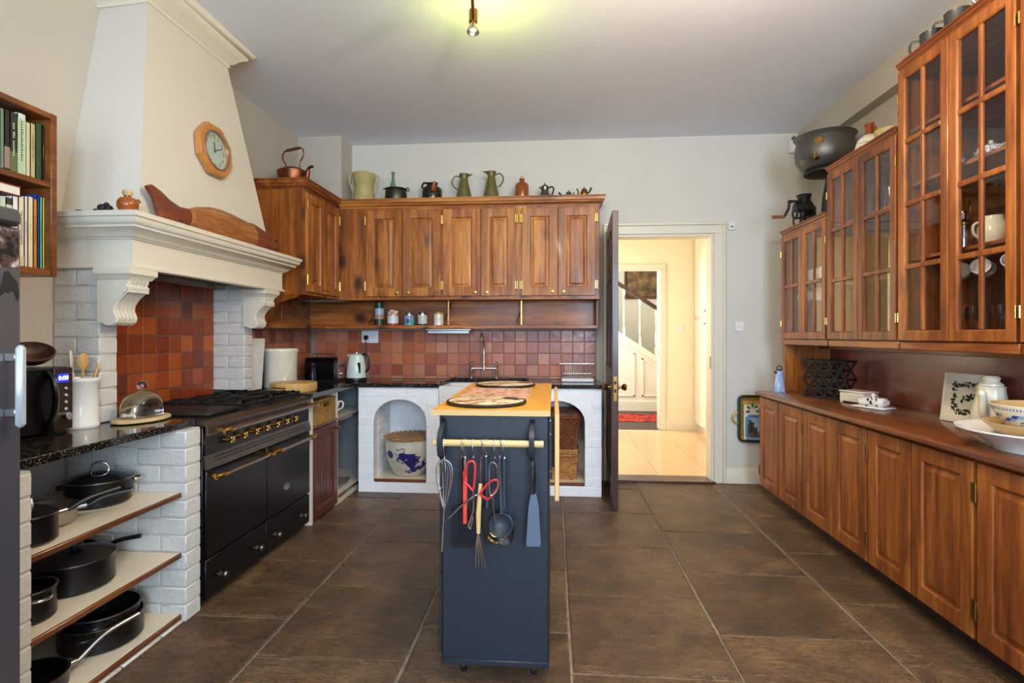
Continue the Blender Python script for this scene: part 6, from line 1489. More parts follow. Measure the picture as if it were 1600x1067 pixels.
for (u0, v0, u1, v1) in ((.06, .06, .06, .2), (.06, .2, .2, .2), (.2, .2, .19, .09), (.07, .05, .15, .06), (.1, .12, .17, .14)):
    for i in range(24):
        k = i / 23; x = u0 + (u1 - u0) * k; y = v0 + (v1 - v0) * k
        leaf(b, x, y, 0, rnd.uniform(0, 6.28), rnd.uniform(.014, .026), lambda u_, v_: (.0085, .13 - u_, v_))
b.obj('vine_print', vine, t, ang=0, recalc=False)
t = thing('china_coffee_pot', 'tall white fluted china coffee pot behind the bowls', 'coffee pot', (1.99, 2.60, WZ), .6)
pf = [(0, 0), (.062, 0), (.068, .012), (.074, .06), (.068, .11), (.056, .16), (.05, .20), (.052, .215), (.0, .216)]
b = B(); vs = []; seg = 40
for r, z in pf[1:-1]:
    for k in range(seg): a = 2 * PI * k / seg; f = 1 + .025 * math.cos(a * 10); vs.append((r * f * math.cos(a), r * f * math.sin(a), z))
n = len(pf) - 2; b.add(vs, [(j * seg + k, j * seg + (k + 1) % seg, (j + 1) * seg + (k + 1) % seg, (j + 1) * seg + k) for j in range(n - 1) for k in range(seg)] + [list(range(seg))[::-1], [seg * (n - 1) + k for k in range(seg)]]); b.obj('body', M_['cream'], t)
B().lathe([(0, .216), (.045, .216), (.044, .226), (.03, .236), (.032, .246), (.034, .252), (.026, .262), (0, .264)], 28).obj('lid', M_['cream'], t)
B().tube(smooth([(-.06, 0, .06), (-.085, 0, .1), (-.09, 0, .16), (-.105, 0, .2)], 4), [.016] * 12 + [.008], 10).obj('spout', M_['cream'], t); B().tube(smooth([(.05, 0, .19), (.1, 0, .19), (.11, 0, .12), (.07, 0, .06)], 4), .008, 8).obj('handle', M_['cream'], t)
t = thing('white_platter_bowl', 'wide white footed platter on the brown worktop', 'platter', (1.86, 2.21, WZ))
B().lathe([(0, .006), (.12, .004), (.12, 0), (.13, 0), (.14, .018), (.19, .05), (.235, .07), (.25, .078), (.25, .084), (.235, .08), (.18, .058), (.13, .03), (0, .026)], 60).obj('body', M_['ceramic'], t)
b = B(); b.lathe([(0, .0), (.10, 0), (.155, .03), (.185, .058), (.189, .064), (.183, .064), (.145, .036), (.1, .01), (0, .008)], 52); single(b, 'tan_bowl', plain('tan_pottery', (190, 156, 104), .35), 'tan pottery bowl between the platter and the blue patterned bowl', 'bowl', (1.875, 2.19, WZ + .046))
t = thing('patterned_bowl', 'cream bowl with blue checked band on top of the stack', 'bowl', (1.875, 2.19, WZ + .078))
BP = [(.09, 0), (.108, .01), (.134, .035), (.155, .075), (.166, .10)]
B().lathe([(0, .004), (.09, .003)] + BP + [(.161, .102), (.150, .076), (.118, .03), (0, .014)], 60).obj('body', M_['cream'], t)
B().lathe([(0, .016), (.116, .031), (.149, .076), (.160, .1022), (.162, .1026), (.1485, .0765), (.115, .0315), (0, .017)], 60).obj('tan_inside', plain('tan_glaze', (196, 158, 104), .25), t)
def rad(z):
    for (r0, z0), (r1, z1) in zip(BP, BP[1:]):
        if z0 <= z <= z1: return r0 + (r1 - r0) * (z - z0) / (z1 - z0)
    return BP[-1][0]
blue = [plain('cobalt_check', (44, 70, 150), .2), plain('light_blue_check', (130, 166, 206), .2)]
for m in (0, 1):
    b = B()
    for k in range(44):
        for j in range(3):
            if (k + j * 2) % 4 != (0 if m == 0 else 1): continue
            a0 = 2 * PI * (k - j * .5) / 44; a1 = a0 + 2 * PI / 44; z0 = .03 + j * .012; z1 = z0 + .012; sk = 2 * PI / 44 * .5
            b.add([((rad(z) + .0012) * math.cos(a), (rad(z) + .0012) * math.sin(a), z) for a, z in ((a0, z0), (a1, z0), (a1 + sk, z1), (a0 + sk, z1))], [(0, 1, 2, 3)])
    if m == 0:
        for k in range(90):
            a = 2 * PI * k / 90; b.add([((rad(z) + .0012) * math.cos(a + d), (rad(z) + .0012) * math.sin(a + d), z) for d, z in ((-.012, .082), (.018, .084), (.022, .092), (-.004, .089))], [(0, 1, 2, 3)])
    b.obj('check_band', blue[m], t, ang=0, recalc=False)

# ---- back wall by the dresser: trays, bottle bag, switch, sensors
t = thing('tole_tray', 'dark green and gold rimmed tray hanging low on the wall', 'tray', (1.79, YB, .36))
def rrect(w_, h_, r, n=6):
    P = []
    for cx, cz, a0 in ((w_ / 2 - r, -h_ / 2 + r, -90), (w_ / 2 - r, h_ / 2 - r, 0), (-w_ / 2 + r, h_ / 2 - r, 90), (-w_ / 2 + r, -h_ / 2 + r, 180)):
        for i in range(n + 1): a = math.radians(a0 + 90 * i / n); P.append((cx + r * math.cos(a), cz + r * math.sin(a)))
    return P
def flat_tray(t, cx, cy, cz, w_, h_, r, rims, mats, names):
    """nested rounded rectangles facing -Y: rims of (inset, depth)"""
    loops = [(rrect(w_ - 2 * i, h_ - 2 * i, max(.004, r - i)), d) for i, d in rims]
    for k in range(len(loops) - 1):
        (A, da), (D, dd) = loops[k], loops[k + 1]; n = len(A)
        b = B(TR(cx, cy, cz)); b.add([(p, da, q_) for p, q_ in A] + [(p, dd, q_) for p, q_ in D], [(i, (i + 1) % n, n + (i + 1) % n, n + i) for i in range(n)])
        b.obj(names[k], mats[k], t, True, 30, recalc=False)
    A, da = loops[-1]; B(TR(cx, cy, cz)).add([(p, da, q_) for p, q_ in A], [list(range(len(A)))]).obj(names[-1], mats[-1], t, True, 0, recalc=False)
gold = plain('worn_gold', (196, 160, 84), .4, .3, .2, 30); dgreen = plain('dark_green_lacquer', (40, 56, 30), .25)
flat_tray(t, 1.80, YB - .004, .57, .40, .41, .05, [(0, 0), (0, -.03), (.022, -.032), (.05, -.008)], [dgreen, dgreen, gold, gold], ['edge', 'rim', 'slope', 'base'])
B(TR(1.60, YB - .03, .575, 0, PI / 2)).tube(arc((0, 0, 0), .045, 90, 270, 10, 'xy'), .009, 8).obj('handle', gold, t, True)
t = thing('leaf_print_tray', 'cream square tray with green leaf print hanging in front of the green tray', 'tray', (1.80, YB - .04, .45))
flat_tray(t, 1.81, YB - .036, .545, .33, .30, .012, [(0, 0), (0, -.008), (.01, -.008)], [M_['cream'], M_['cream'], M_['cream']], ['edge', 'rim', 'base'])
b = B()
for x, z, a in ((1.70, .655, 2.4), (1.73, .665, .6), (1.70, .64, 3.4), (1.74, .645, -.3), (1.715, .665, 1.4)): leaf(b, x, z, 0, a, .045, lambda u_, v_: (u_, YB - .0455, v_))
b.obj('leaf_print', plain('leaf_green', (52, 100, 70), .5), t, True, 0, recalc=False)
t = thing('souvenir_tray', 'small blue-rimmed tin tray with a castle view', 'tray', (1.80, YB - .05, .39))
cas = N('castle_print'); v = cas.coord(rnd=False); sx_ = cas.n('SeparateXYZ'); cas.l(v, sx_.inputs[0]); nz = cas.noise(v, 18, 4)
h_ = cas.math('ADD', sx_.outputs[2], cas.math('MULTIPLY', nz, .16)); cm = cas.fin(cas.ramp(cas.math('MULTIPLY', cas.math('ADD', h_, .02), 3.2), [(.12, lin((58, 92, 50))), (.32, lin((70, 62, 56))), (.52, lin((128, 110, 92))), (.62, lin((150, 190, 214)))]), .3)
flat_tray(t, 1.805, YB - .048, .50, .30, .22, .045, [(0, 0), (0, -.018), (.012, -.018), (.022, -.004)], [blue[1], plain('sky_blue_rim', (96, 150, 190), .3), blue[1], cm], ['edge', 'rim', 'slope', 'picture'])
b = B()
for x, z0, z1, w_ in ((1.682, .44, .565, .022), (1.70, .45, .545, .028), (1.725, .43, .50, .03), (1.665, .42, .53, .016)): b.box(x, x + w_, YB - .0535, YB - .0525, z0, z1)
b.obj('castle', plain('castle_grey', (74, 70, 72), .5), t, True, 0)
t = thing('twisted_glass_bottle', 'ribbed pale blue glass bottle with ring handle on the worktop end', 'bottle', (1.765, 4.34, WZ))
b = B(); vs = []; seg = 32
for r, z in ((.036, 0), (.038, .004), (.032, .06), (.022, .13), (.017, .165), (.018, .17)):
    for k in range(seg): a = 2 * PI * k / seg; vs.append((r * (1 + .12 * math.cos(8 * a + z * 12)) * math.cos(a), r * (1 + .12 * math.cos(8 * a + z * 12)) * math.sin(a), z))
b.add(vs, [(j * seg + k, j * seg + (k + 1) % seg, (j + 1) * seg + (k + 1) % seg, (j + 1) * seg + k) for j in range(5) for k in range(seg)] + [list(range(seg))[::-1], list(range(5 * seg, 6 * seg))]); b.obj('body', plain('pale_blue_ribbed_glass', (150, 176, 216), .12, 0, .2, 30), t)
B().tube(arc((0, 0, .185), .02, 0, 360, 18, 'xz')[:-1], .0035, 8, True).obj('ring', M_['iron'], t); B().lathe([(0, .168), (.02, .168), (.018, .18), (0, .182)], 14).ball((-.03, 0, .155), .01, 8, 6).obj('stopper', M_['iron'], t)
t = thing('light_switch', 'white double light switch on the grey wall', 'switch', (1.62, YB, 1.33)); B().box(1.583, 1.66, YB - .01, YB, 1.33, 1.415, .003).obj('plate', M_['plastic_white'], t, True)
for x in (1.604, 1.632): B().box(x, x + .012, YB - .014, YB - .01, 1.36, 1.385, .002).obj('rocker', M_['plastic_white'], t, True)
t = thing('door_chime', 'small white box sensor at the top corner of the door frame', 'sensor', (1.55, YB, 2.21)); B().box(1.522, 1.582, YB - .025, YB, 2.215, 2.285, .006).obj('case', M_['plastic_white'], t, True); B().box(1.54, 1.565, YB - .027, YB - .025, 2.235, 2.25, .001).obj('window', M_['steel'], t, True)
t = thing('alarm_sensor', 'white motion sensor high in the corner above the mincer', 'sensor', (2.06, YB, 2.86)); B().box(2.03, 2.105, YB - .05, YB, 2.87, 3.0, .012).obj('case', M_['plastic_white'], t, True); B().box(2.045, 2.09, YB - .053, YB - .05, 2.89, 2.93, .003).obj('lens', M_['ceramic'], t, True)
t = thing('hall_light_switch', 'cream switch plate on the hall wall beside the second doorway', 'switch', (1.70, HY, 1.33)); B().box(1.66, 1.76, HY - .01, HY, 1.33, 1.42, .003).obj('plate', M_['plastic_white'], t, True); B().box(1.70, 1.72, HY - .014, HY - .01, 1.36, 1.39, .002).obj('rocker', M_['plastic_white'], t, True)
# ================================================================== kitchen cart
ct = thing('kitchen_cart', 'dark navy kitchen cart on castors with golden wooden top', 'cart', (-.23, 2.52, 0))
x0, x1, ya, yb = -.418, -.02, 1.99, 3.06
B().box(x0, x1, ya, yb, .078, 1.0, .003).obj('body', M_['cart'], ct, True)
B().box(x0 - .006, x1 + .004, ya - .008, yb + .004, .062, .084, .003).obj('base_board', M_['cart'], ct, True)
B().prism([(-.452, 1.962), (-.012, 1.962), (-.012, 3.085), (-.468, 3.085)], 'z', 1.0005, 1.021).obj('top', M_['carttop'], ct, True, 30)
B().prism([(-.4522, 1.9612), (-.0118, 1.9612), (-.0118, 1.964), (-.4522, 1.964)], 'z', 1.0006, 1.0208).obj('top_edge', M_['beech_x'], ct, True)
for i, (z0, z1) in enumerate(((.72, .995), (.40, .712), (.092, .392))):
    d = B().box(x0 - .014, x0 - .001, ya + .012, yb - .01, z0, z1, .003).obj('drawer_front', M_['cart'], ct, True); B().box(x0 - .03, x0 - .014, 2.4, 2.65, (z0 + z1) / 2, (z0 + z1) / 2 + .012, .003).obj('pull', M_['black_plastic'], d, True)
lf = B().box(.004, .021, 1.985, 3.06, .684, 1.003, .002).obj('drop_leaf', M_['beech_z'], ct, True, 40, 'light wooden flap hanging down the side')
B().box(-.018, -.006, 2.0, 2.06, .76, 1.0, .001).box(-.006, .003, 2.02, 2.035, .80, .99).obj('flap_bracket', M_['black_matt'], ct, True)
for z in (.98, .93, .79): B(TR(-.012, 2.0, z, 0, PI / 2)).lathe([(0, 0), (.004, 0), (.003, .002), (0, .002)], 8).obj('screw', M_['steel'], ct, True)
for x in (-.345, -.075):
    for y in (2.05, 2.98):
        w_ = B(TR(x, y, .028, 0, 0, PI / 2)); w_.lathe([(0, -.011), (.022, -.011), (.0275, -.006), (.0275, .006), (.022, .011), (0, .011)], 20); wo = w_.obj('castor', M_['black_plastic'], ct, True)
        B().box(x - .02, x + .02, y - .02, y + .02, .056, .063).box(x - .016, x - .012, y - .012, y + .014, .024, .06).box(x + .012, x + .016, y - .012, y + .014, .024, .06).obj('fork', M_['steel'], wo, True)
# rail and its brackets
for x in (-.412, -.078):
    b = B(); b.prism([(ya - .001, .985), (ya - .055, .955), (ya - .075, .945), (ya - .085, .93), (ya - .085, .885), (ya - .075, .86), (ya - .03, .84), (ya - .001, .84)], 'x', x - .009, x + .009); b.obj('rail_bracket', M_['cart'], ct, True, 30)
RY, RZ = ya - .06, .905
B().tube([(-.437, RY, RZ), (-.036, RY, RZ)], .0125, 16).obj('rail', M_['beech_x'], ct, True, 40, 'pale wooden towel rail')
# ---- things lying on the cart
pm = N('plate_print'); v = pm.coord(rnd=False); f = pm.noise(v, 26, 4, .6); g = pm.noise(v, 8, 2)
cc = pm.ramp(pm.math('MULTIPLY', f, g), [(.14, lin((120, 84, 60))), (.2, lin((196, 156, 116))), (.27, lin((234, 214, 180)))])
pmat = pm.fin(cc, .25)
for y, lab in ((2.163, 'round cream printed plate with dark rim at the near end of the cart'), (2.915, 'round cream printed plate with dark rim at the far end of the cart')):
    t = thing('printed_plate', lab, 'plate', (-.272 if y < 2.5 else -.262, y, 1.0215), 0, 'printed plates on the cart')
    B().lathe([(0, 0), (.150, 0), (.161, .004), (.163, .009), (.161, .013), (.155, .013), (0, .012)], 56).obj('rim', M_['black_matt'], t)
    B().lathe([(0, .0135), (.15, .0135), (.154, .0128), (.15, .0125), (0, .0125)], 56).obj('face', pmat, t)
    b = B()
    for (cx, cy, r) in ((.095, .06, .03), (.12, .03, .022), (.075, .085, .018)): b.lathe([(0, .0142), (r, .0138), (0, .0136)], 18, (cx, cy, 0))
    for i in range(14):
        a = random.uniform(0, 6.28); r_ = random.uniform(.02, .13); b.lathe([(0, .0140), (.006 + random.random() * .008, .0137), (0, .0136)], 10, (r_ * math.cos(a), r_ * math.sin(a), 0))
    b.obj('print', plain('brown_black_print', (52, 40, 34), .4), t)
mm = N('placemat_print'); v = mm.coord(rnd=False); f = mm.noise(v, 16, 4, .6); mmat = mm.fin(mm.ramp(f, [(.38, lin((150, 92, 74))), (.5, lin((222, 186, 158))), (.6, lin((206, 128, 118)))]), .5)
t = thing('placemat', 'pink and cream printed placemat between the two plates', 'placemat', (-.265, 2.55, 1.0215))
B().box(-.155, .155, -.205, .205, 0, .003, .001).obj('mat', mmat, t)
for x in (-.05, .03, .10): B().box(x, x + .0015, -.2, .2, .003, .0034).obj('ruled_line', M_['ink'], t, ang=0)

# ---- utensils hanging from the rail by S-hooks
def hook(x, label, drop=.055, tw=0.0):
    """S-hook over the wooden rail; returns the point it carries"""
    r = .0155; pts = [(0, r + .004, -.004)] + [(0, r * math.cos(math.radians(a)), r * math.sin(math.radians(a))) for a in (20, 55, 90, 125, 160, 185)] + [(0, -r, -.02), (0, -.006, -drop + .022), (0, .002, -drop + .012), (0, .001, -drop), (0, -.010, -drop + .001), (0, -.015, -drop + .012)]
    b = B(Matrix.Rotation(tw, 4, 'Z')); b.tube(smooth(pts, 4), .0022, 6)
    single(b, 's_hook', M_['chrome'], label, 'hook', (x, RY, RZ)); return Vector((x, RY - .006, RZ - drop))
def carried(name, label, x, drop=.055, tw=0.0, yo=0.0, tilt=0.0, hooklab=None):
    p = hook(x, hooklab or 'steel hook on the wooden rail carrying the ' + name.replace('_', ' '), drop, tw)
    t = thing(name, label, 'utensil', (p.x, p.y + yo, p.z)); t.rotation_euler = (0, tilt, 0); return t
# whisk
t = carried('balloon_whisk', 'steel wire balloon whisk hanging head up at the rail end', -.398, .06)
b = B()
for i in range(5):
    a = PI * i / 5; c, s_ = math.cos(a), math.sin(a)
    pts = [(.0, 0, -.19)] + [(c * r, s_ * r * .7, z) for r, z in ((.012, -.15), (.026, -.09), (.031, -.05), (.024, -.015), (0, .0), )] + [(-c * r, -s_ * r * .7, z) for r, z in ((.024, -.015), (.031, -.05), (.026, -.09), (.012, -.15))] + [(0, 0, -.19)]
    b.tube(smooth(pts, 4), .0012, 5)
b.obj('wires', M_['chrome'], t); B().tube([(0, 0, -.18), (-.008, 0, -.335)], [.0045, .006], 10).obj('handle', M_['steel'], t)
# slotted turner and partner
t = carried('slotted_turner', 'black slotted turner with long handle behind the scissors', -.335, .055, .2, .018)
B().tube([(0, 0, -.002), (0, .003, -.17)], [.006, .010], 10, flat=.5).obj('handle', M_['black_plastic'], t)
b = B(); b.box(-.032, .032, .004, .007, -.20, -.18, .001)
for i in range(6): b.box(-.036 + i * .0132, -.029 + i * .0132, .004, .007, -.32, -.19, .001)
b.box(-.036, .037, .004, .007, -.335, -.315, .001); b.obj('blade', M_['black_plastic'], t)
t = carried('red_handled_knife', 'flat utensil with bright orange-red handle', -.322, .055, -.2, .006)
B().box(-.008, .008, -.003, .003, -.24, -.045, .003).obj('handle', M_['orangered'], t); B().box(-.004, .004, -.0015, .0015, -.05, .004, .001).obj('tang', M_['steel'], t)
# tongs with red grips
t = carried('red_gripped_tongs', 'steel scissor tongs with open red grips', -.292, .055, 0, -.03)
def loop_grip(pts): return B().tube(smooth(pts + [pts[0]], 4)[:-1], .0042, 8, True)
loop_grip([(-.022, 0, -.05), (-.016, 0, -.012), (.0, 0, -.002), (.012, 0, -.015), (.010, 0, -.07), (.004, 0, -.105), (-.01, 0, -.09), (-.027, 0, -.075)]).obj('grip', M_['redplastic'], t)
loop_grip([(.03, 0, -.12), (.05, 0, -.09), (.078, 0, -.068), (.094, 0, -.072), (.092, 0, -.095), (.062, 0, -.135), (.048, 0, -.132)]).obj('grip', M_['redplastic'], t)
B().tube([(.004, 0, -.10), (.008, 0, -.13), (.006, 0, -.18), (-.012, 0, -.235), (-.004, 0, -.245), (.006, 0, -.2)], .003, 6).obj('arm', M_['chrome'], t)
B().tube([(.03, .004, -.12), (.008, .004, -.128), (-.04, .004, -.165), (-.075, .004, -.20), (-.085, .004, -.21)], .003, 6).obj('arm', M_['chrome'], t)
# carving fork with wooden handle
t = carried('carving_fork', 'long fork with pale wooden handle and steel prongs', -.262, .055, .3, 0, .03)
B().tube([(0, 0, 0), (0, 0, -.095)], .003, 6).obj('shank', M_['chrome'], t)
B().tube([(.0, 0, -.09), (-.004, 0, -.20), (-.002, 0, -.27)], [.007, .010, .007], 10).obj('handle', M_['beech_z'], t)
for dx in (-.012, -.004, .004, .012): B().tube([(-.002, 0, -.265), (dx * .7, -.003, -.31), (dx * 1.6 + .012, -.006, -.385 - abs(dx) * .8)], [.0032, .0028, .0016], 6).obj('prong', M_['chrome'], t)
t = carried('basting_spatula', 'black flat spatula head on a grey handle beside the wooden fork', -.245, .05, -.3, .026)
B().tube([(0, 0, 0), (.004, 0, -.19)], [.008, .010], 10, flat=.5).obj('handle', M_['charcoal'], t)
b = B(); b.prism([(-.026, -.20), (-.014, -.186), (.016, -.186), (.034, -.205), (.03, -.24), (.05, -.315), (.0, -.325), (-.012, -.25)], 'y', -.004, .002); b.obj('blade', M_['black_plastic'], t)
# wire bottle holder and ladle
t = carried('wire_skimmer', 'steel wire coil whisk hanging in front of the ladle', -.213, .055, 0, -.045)
B().tube(smooth([(.0, 0, 0), (.014, 0, -.02), (.016, 0, -.09), (.0, 0, -.115), (-.012, 0, -.11), (-.014, 0, -.04), (-.012, 0, -.01), (0, 0, 0)], 4), .0022, 6).tube([(-.004, 0, -.113), (.006, 0, -.20), (.012, 0, -.265)], .0018, 6).obj('handle', M_['chrome'], t)
b = B(); pts = []
for i in range(121):
    a = i / 120; an = math.radians(200 + 150 * a); R_ = .032; cx, cz = .012 + R_ * math.cos(an), -.255 + R_ * math.sin(an) * .9
    w_ = i * .95; pts.append((cx + .0045 * math.cos(w_) * math.cos(an), .0045 * math.sin(w_), cz + .0045 * math.cos(w_) * math.sin(an)))
b.tube(pts, .0011, 4).tube(smooth([(-.02, 0, -.265), (-.012, 0, -.25), (.0, 0, -.262), (.012, 0, -.262), (.012, 0, -.25)], 3), .0016, 5); b.obj('coil', M_['brass'], t)
t = carried('ladle', 'dark grey nylon ladle with round bowl', -.194, .055, .3, -.006)
B().tube([(0, .003, 0), (.004, .003, -.10), (.008, .0, -.19)], [.006, .008, .007], 10, flat=.55).obj('handle', M_['charcoal'], t)
b = B(TR(.006, -.006, -.235, 0, math.radians(75))); b.lathe([(0, -.02), (.02, -.017), (.034, -.006), (.043, .012), (.041, .013), (.031, -.003), (.018, -.013), (0, -.016)], 28); b.obj('bowl', M_['charcoal'], t)
t = carried('serving_spoon', 'large dark nylon serving spoon behind the ladle', -.178, .055, -.2, .022)
B().tube([(0, 0, 0), (0, 0, -.19)], [.008, .009], 10, flat=.5).obj('handle', M_['charcoal'], t)
b = B(TR(.002, 0, -.265, 0, math.radians(82))); b.lathe([(0, -.01), (.02, -.006), (.034, .004), (.032, .005), (.018, -.003), (0, -.006)], 26, sy=1.7); b.obj('bowl', M_['black_plastic'], t)
t = carried('nylon_turner', 'solid grey nylon turner hanging near the right bracket', -.0715, .05, 0, -.004)
B().tube(smooth([(0, 0, 0), (0, 0, -.03), (0, 0, -.085), (0, 0, -.128)], 4), [.006] * 3 + [.009] * 3 + [.0115] * 3 + [.009] * 4, 10, flat=.55).obj('handle', M_['black_plastic'], t)
b = B(); b.prism([(-.009, -.125), (.009, -.125), (.018, -.17), (.026, -.305), (.022, -.315), (-.024, -.315), (-.027, -.305), (-.018, -.17)], 'y', -.003, .001); b.obj('blade', plain('blue_grey_nylon', (86, 98, 114), .5), t)

# ================================================================== fridge and bookshelf at the near left
fg = thing('fridge_freezer', 'grey steel fridge with upright silver handle beside the brick shelves', 'fridge', (-1.86, 1.08, 0))
B().box(-1.985, -1.555, .78, 1.40, .03, 1.64, .004).obj('cabinet', M_['fridge'], fg, True); B().box(-1.97, -1.57, .8, 1.38, 0, .03).obj('plinth', M_['black_matt'], fg, True)
for z0, z1, nm in ((.04, 1.60, 'fridge_door'),):
    d = B().box(-1.553, -1.50, .78, 1.40, z0, z1, .006).obj(nm, M_['fridge'], fg, True)
    ha, hb_ = 1.045, 1.272
    h = B(); n = 14
    h.box(-1.47, -1.448, 1.345, 1.372, ha, hb_, .009); ho = h.obj('handle', M_['silver'], d, True)
    for z in (ha + .03, hb_ - .045): B().box(-1.50, -1.468, 1.35, 1.367, z, z + .022, .002).obj('standoff', M_['steel'], ho, True)
B().box(-1.60, -1.495, .78, 1.403, 1.604, 1.652, .012).obj('top_trim', M_['fridge_dark'], fg, True)
t = thing('fridge_photo', 'dark photograph stuck to the fridge door with a blue edge', 'photo', (-1.50, 1.35, 1.48)); b = B(); b.box(-1.50, -1.4988, 1.30, 1.39, 1.485, 1.592); po = N('dark_photo'); v = po.coord(rnd=False); b.obj('print', po.fin(po.ramp(po.noise(v, 30, 3), [(.4, lin((34, 30, 30))), (.55, lin((90, 70, 66))), (.68, lin((190, 180, 176)))]), .2), t, True, 0); B().box(-1.50, -1.4985, 1.292, 1.30, 1.485, 1.592).obj('edge', plain('photo_blue', (60, 130, 170), .3), t, True, 0)
b = B(); b.prism([(1.33, .02), (1.345, .045), (1.35, .075), (1.36, .082), (1.368, .07), (1.385, .052), (1.39, .02), (1.386, 0), (1.38, .02), (1.374, .03), (1.36, .02), (1.352, .028), (1.345, .015), (1.335, .01)], 'x', 0, .003)
single(b, 'fridge_magnet', M_['black_matt'], 'black cut-out magnet below the photograph on the fridge', 'magnet', (-1.50, 0, 1.395))
# bookshelf on the left wall
bs = thing('wall_bookshelf', 'brown wooden two-tier bookshelf hung on the wall above the fridge', 'bookshelf', (-2.13, 1.5, 1.52))
BX = -2.0
for ya, yb in ((1.985, 2.012), (.95, .977)): B().box(XL + .001, BX, ya, yb, 1.533, 2.185, .003).obj('side', M_['bookwood'], bs, True)
for z0, z1, nm in ((1.533, 1.56, 'bottom'), (1.885, 1.908, 'shelf'), (2.16, 2.184, 'top')): B().box(XL + .001, BX - .001, .977, 1.985, z0, z1, .003).obj(nm, M_['bookwood'], bs, True)
B().box(XL + .001, XL + .01, .977, 1.985, 1.56, 2.16).obj('back', M_['bookwood'], bs, True, 0)
bcol = {}
def bm(c):
    if c not in bcol: bcol[c] = plain('book_cover_%d' % len(bcol), c, .45, 0, .06, 40)
    return bcol[c]
def book(label, y1, th, h_, depth, col, z, title=None, tcol=(40, 36, 32), band=None, tsz=None):
    """spine faces the room (+x); y1 is the far side of the book"""
    xs = -2.028; t = thing('book', label, 'book', (xs - depth / 2, y1 - th / 2, z))
    d = depth / 2
    B().box(-d, d, -th / 2, -th / 2 + .0018, 0, h_).box(-d, d, th / 2 - .0018, th / 2, 0, h_).box(d - .002, d, -th / 2, th / 2, 0, h_).obj('cover', bm(col), t, ang=0)
    B().box(-d + .003, d - .002, -th / 2 + .0019, th / 2 - .0019, .003, h_ - .003).obj('pages', M_['paper'], t, ang=0)
    if band: B().box(d, d + .0004, -th / 2, th / 2, band[0] * h_, band[1] * h_).obj('spine_band', bm(band[2]), t, ang=0)
    if title:
        sz = tsz or min(th * .5, h_ * 1.1 / max(4, int(title[1:]))) if title[0] == '~' else min(th * .5, h_ * 1.25 / max(4, len(title)))
        # spine title reads top to bottom
        Mx = Matrix.Translation((d + .0006, 0, h_ * .55)) @ Matrix(((0, 0, 1, 0), (0, 1, 0, 0), (-1, 0, 0, 0), (0, 0, 0, 1)))
        (B().text(title, sz, Mx, .0002) if title[0] != '~' else B().marks(int(title[1:]), sz, Mx, .0004)).obj('title', bm(tcol), t, ang=0, recalc=False)
    return t
z = 1.561
y = 1.984
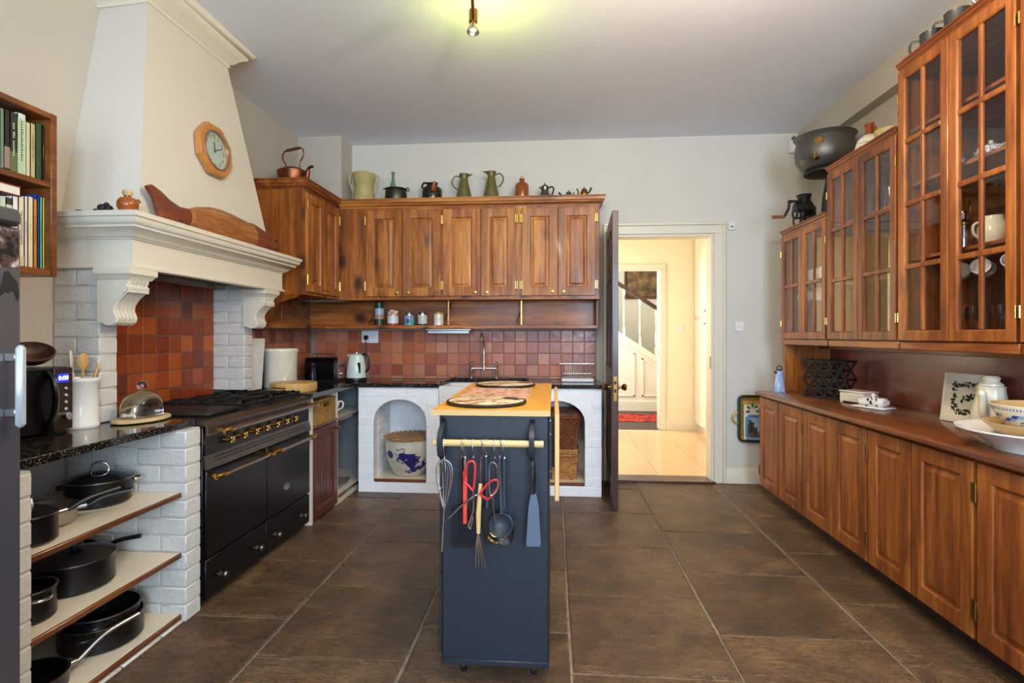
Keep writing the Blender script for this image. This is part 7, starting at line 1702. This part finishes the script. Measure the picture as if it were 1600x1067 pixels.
for lab, th, h_, dep, col, ti, tc, bd in (
    ('yellow-green paperback at the end of the lower book row', 0.0085, .285, .17, (206, 214, 96), None, None, None),
    ('thin turquoise book beside the yellow-green paperback', 0.0105, .285, .18, (96, 178, 168), '~23', (60, 90, 60), None),
    ('tall bright blue book in the lower row', 0.008, .292, .19, (36, 74, 160), None, None, None),
    ('orange book with dark script title', 0.0155, .27, .18, (196, 128, 40), '~23', (70, 30, 20), None),
    ('cream book with yellow script title', 0.02, .275, .18, (222, 208, 172), '~15', (214, 180, 40), None),
    ('pale book with small grey capitals', 0.013, .272, .18, (214, 206, 190), '~13', (110, 104, 96), None),
    ('ivory seafood cookbook with bold black title', 0.022, .268, .18, (220, 206, 178), 'THE SEAFISH COOKBOOK', (64, 60, 52), (.03, .14, (206, 186, 146))),
    ('white book with faint title and black square at its foot', 0.021, .262, .18, (228, 226, 220), 'RACHEL ALLEN', (120, 110, 104), (.03, .075, (40, 40, 40))),
    ('black and cream illustrated book near the fridge top', 0.022, .25, .18, (56, 50, 46), None, None, (.5, .9, (206, 196, 176))),
    ('pale green leaf-patterned book near the fridge top', 0.022, .25, .18, (196, 200, 178), None, None, None),
    ('dark olive book at the start of the lower row', 0.025, .255, .18, (72, 76, 54), None, None, None)):
    book(lab, y, th, h_, dep, col, z, ti, tc or (40, 36, 32), bd); y -= th + .0012
t = thing('book', 'thick white-paged book with red cover lying flat on the lower row', 'book', (-2.12, 1.783, 1.8245))
B().box(-.10, .10, -.10, .10, 0, .004).box(-.10, .10, -.10, .10, .034, .038).box(-.10, -.097, -.10, .10, 0, .038).obj('cover', bm((120, 30, 30)), t, ang=0); B().box(-.097, .097, -.097, .097, .004, .034).obj('pages', M_['paper'], t, ang=0)
z = 1.909; y = 1.984
for lab, th, h_, dep, col, ti, tc, bd in (
    ('dark brown book with gold lettering at the end of the upper row', 0.011, .225, .16, (50, 28, 20), '~14', (200, 160, 70), None),
    ('dark green clothbound book beside the brown one', 0.025, .225, .185, (44, 78, 46), None, None, None),
    ('tan book with small brown stacked title', 0.0195, .215, .18, (186, 168, 122), '~17', (120, 90, 56), None),
    ('cream slim book in the upper row', 0.016, .212, .17, (208, 198, 160), None, None, None),
    ('tall white and green dust-jacketed book', 0.031, .236, .19, (206, 220, 206), '~16', (60, 70, 60), (0, .92, (176, 196, 160))),
    ('dark photographic garden book with white title', 0.027, .228, .19, (40, 46, 34), '~15', (214, 220, 206), (.0, .35, (96, 104, 62))),
    ('black book with flower picture in the upper row', 0.02, .228, .19, (30, 26, 30), None, None, (.05, .4, (150, 120, 110))),
    ('sage green book in the upper row', 0.0145, .226, .19, (110, 130, 108), None, None, None),
    ('brown and gold slim book in the upper row', 0.0115, .228, .19, (140, 92, 36), None, None, None),
    ('bright green paperback near the fridge', 0.012, .232, .19, (60, 140, 74), None, None, None),
    ('white book with pale green edge near the fridge', 0.013, .235, .19, (222, 230, 222), None, None, None),
    ('maroon book near the fridge in the upper row', 0.02, .22, .18, (104, 40, 44), None, None, None)):
    book(lab, y, th, h_, dep, col, z, ti, tc or (40, 36, 32), bd); y -= th + .0012
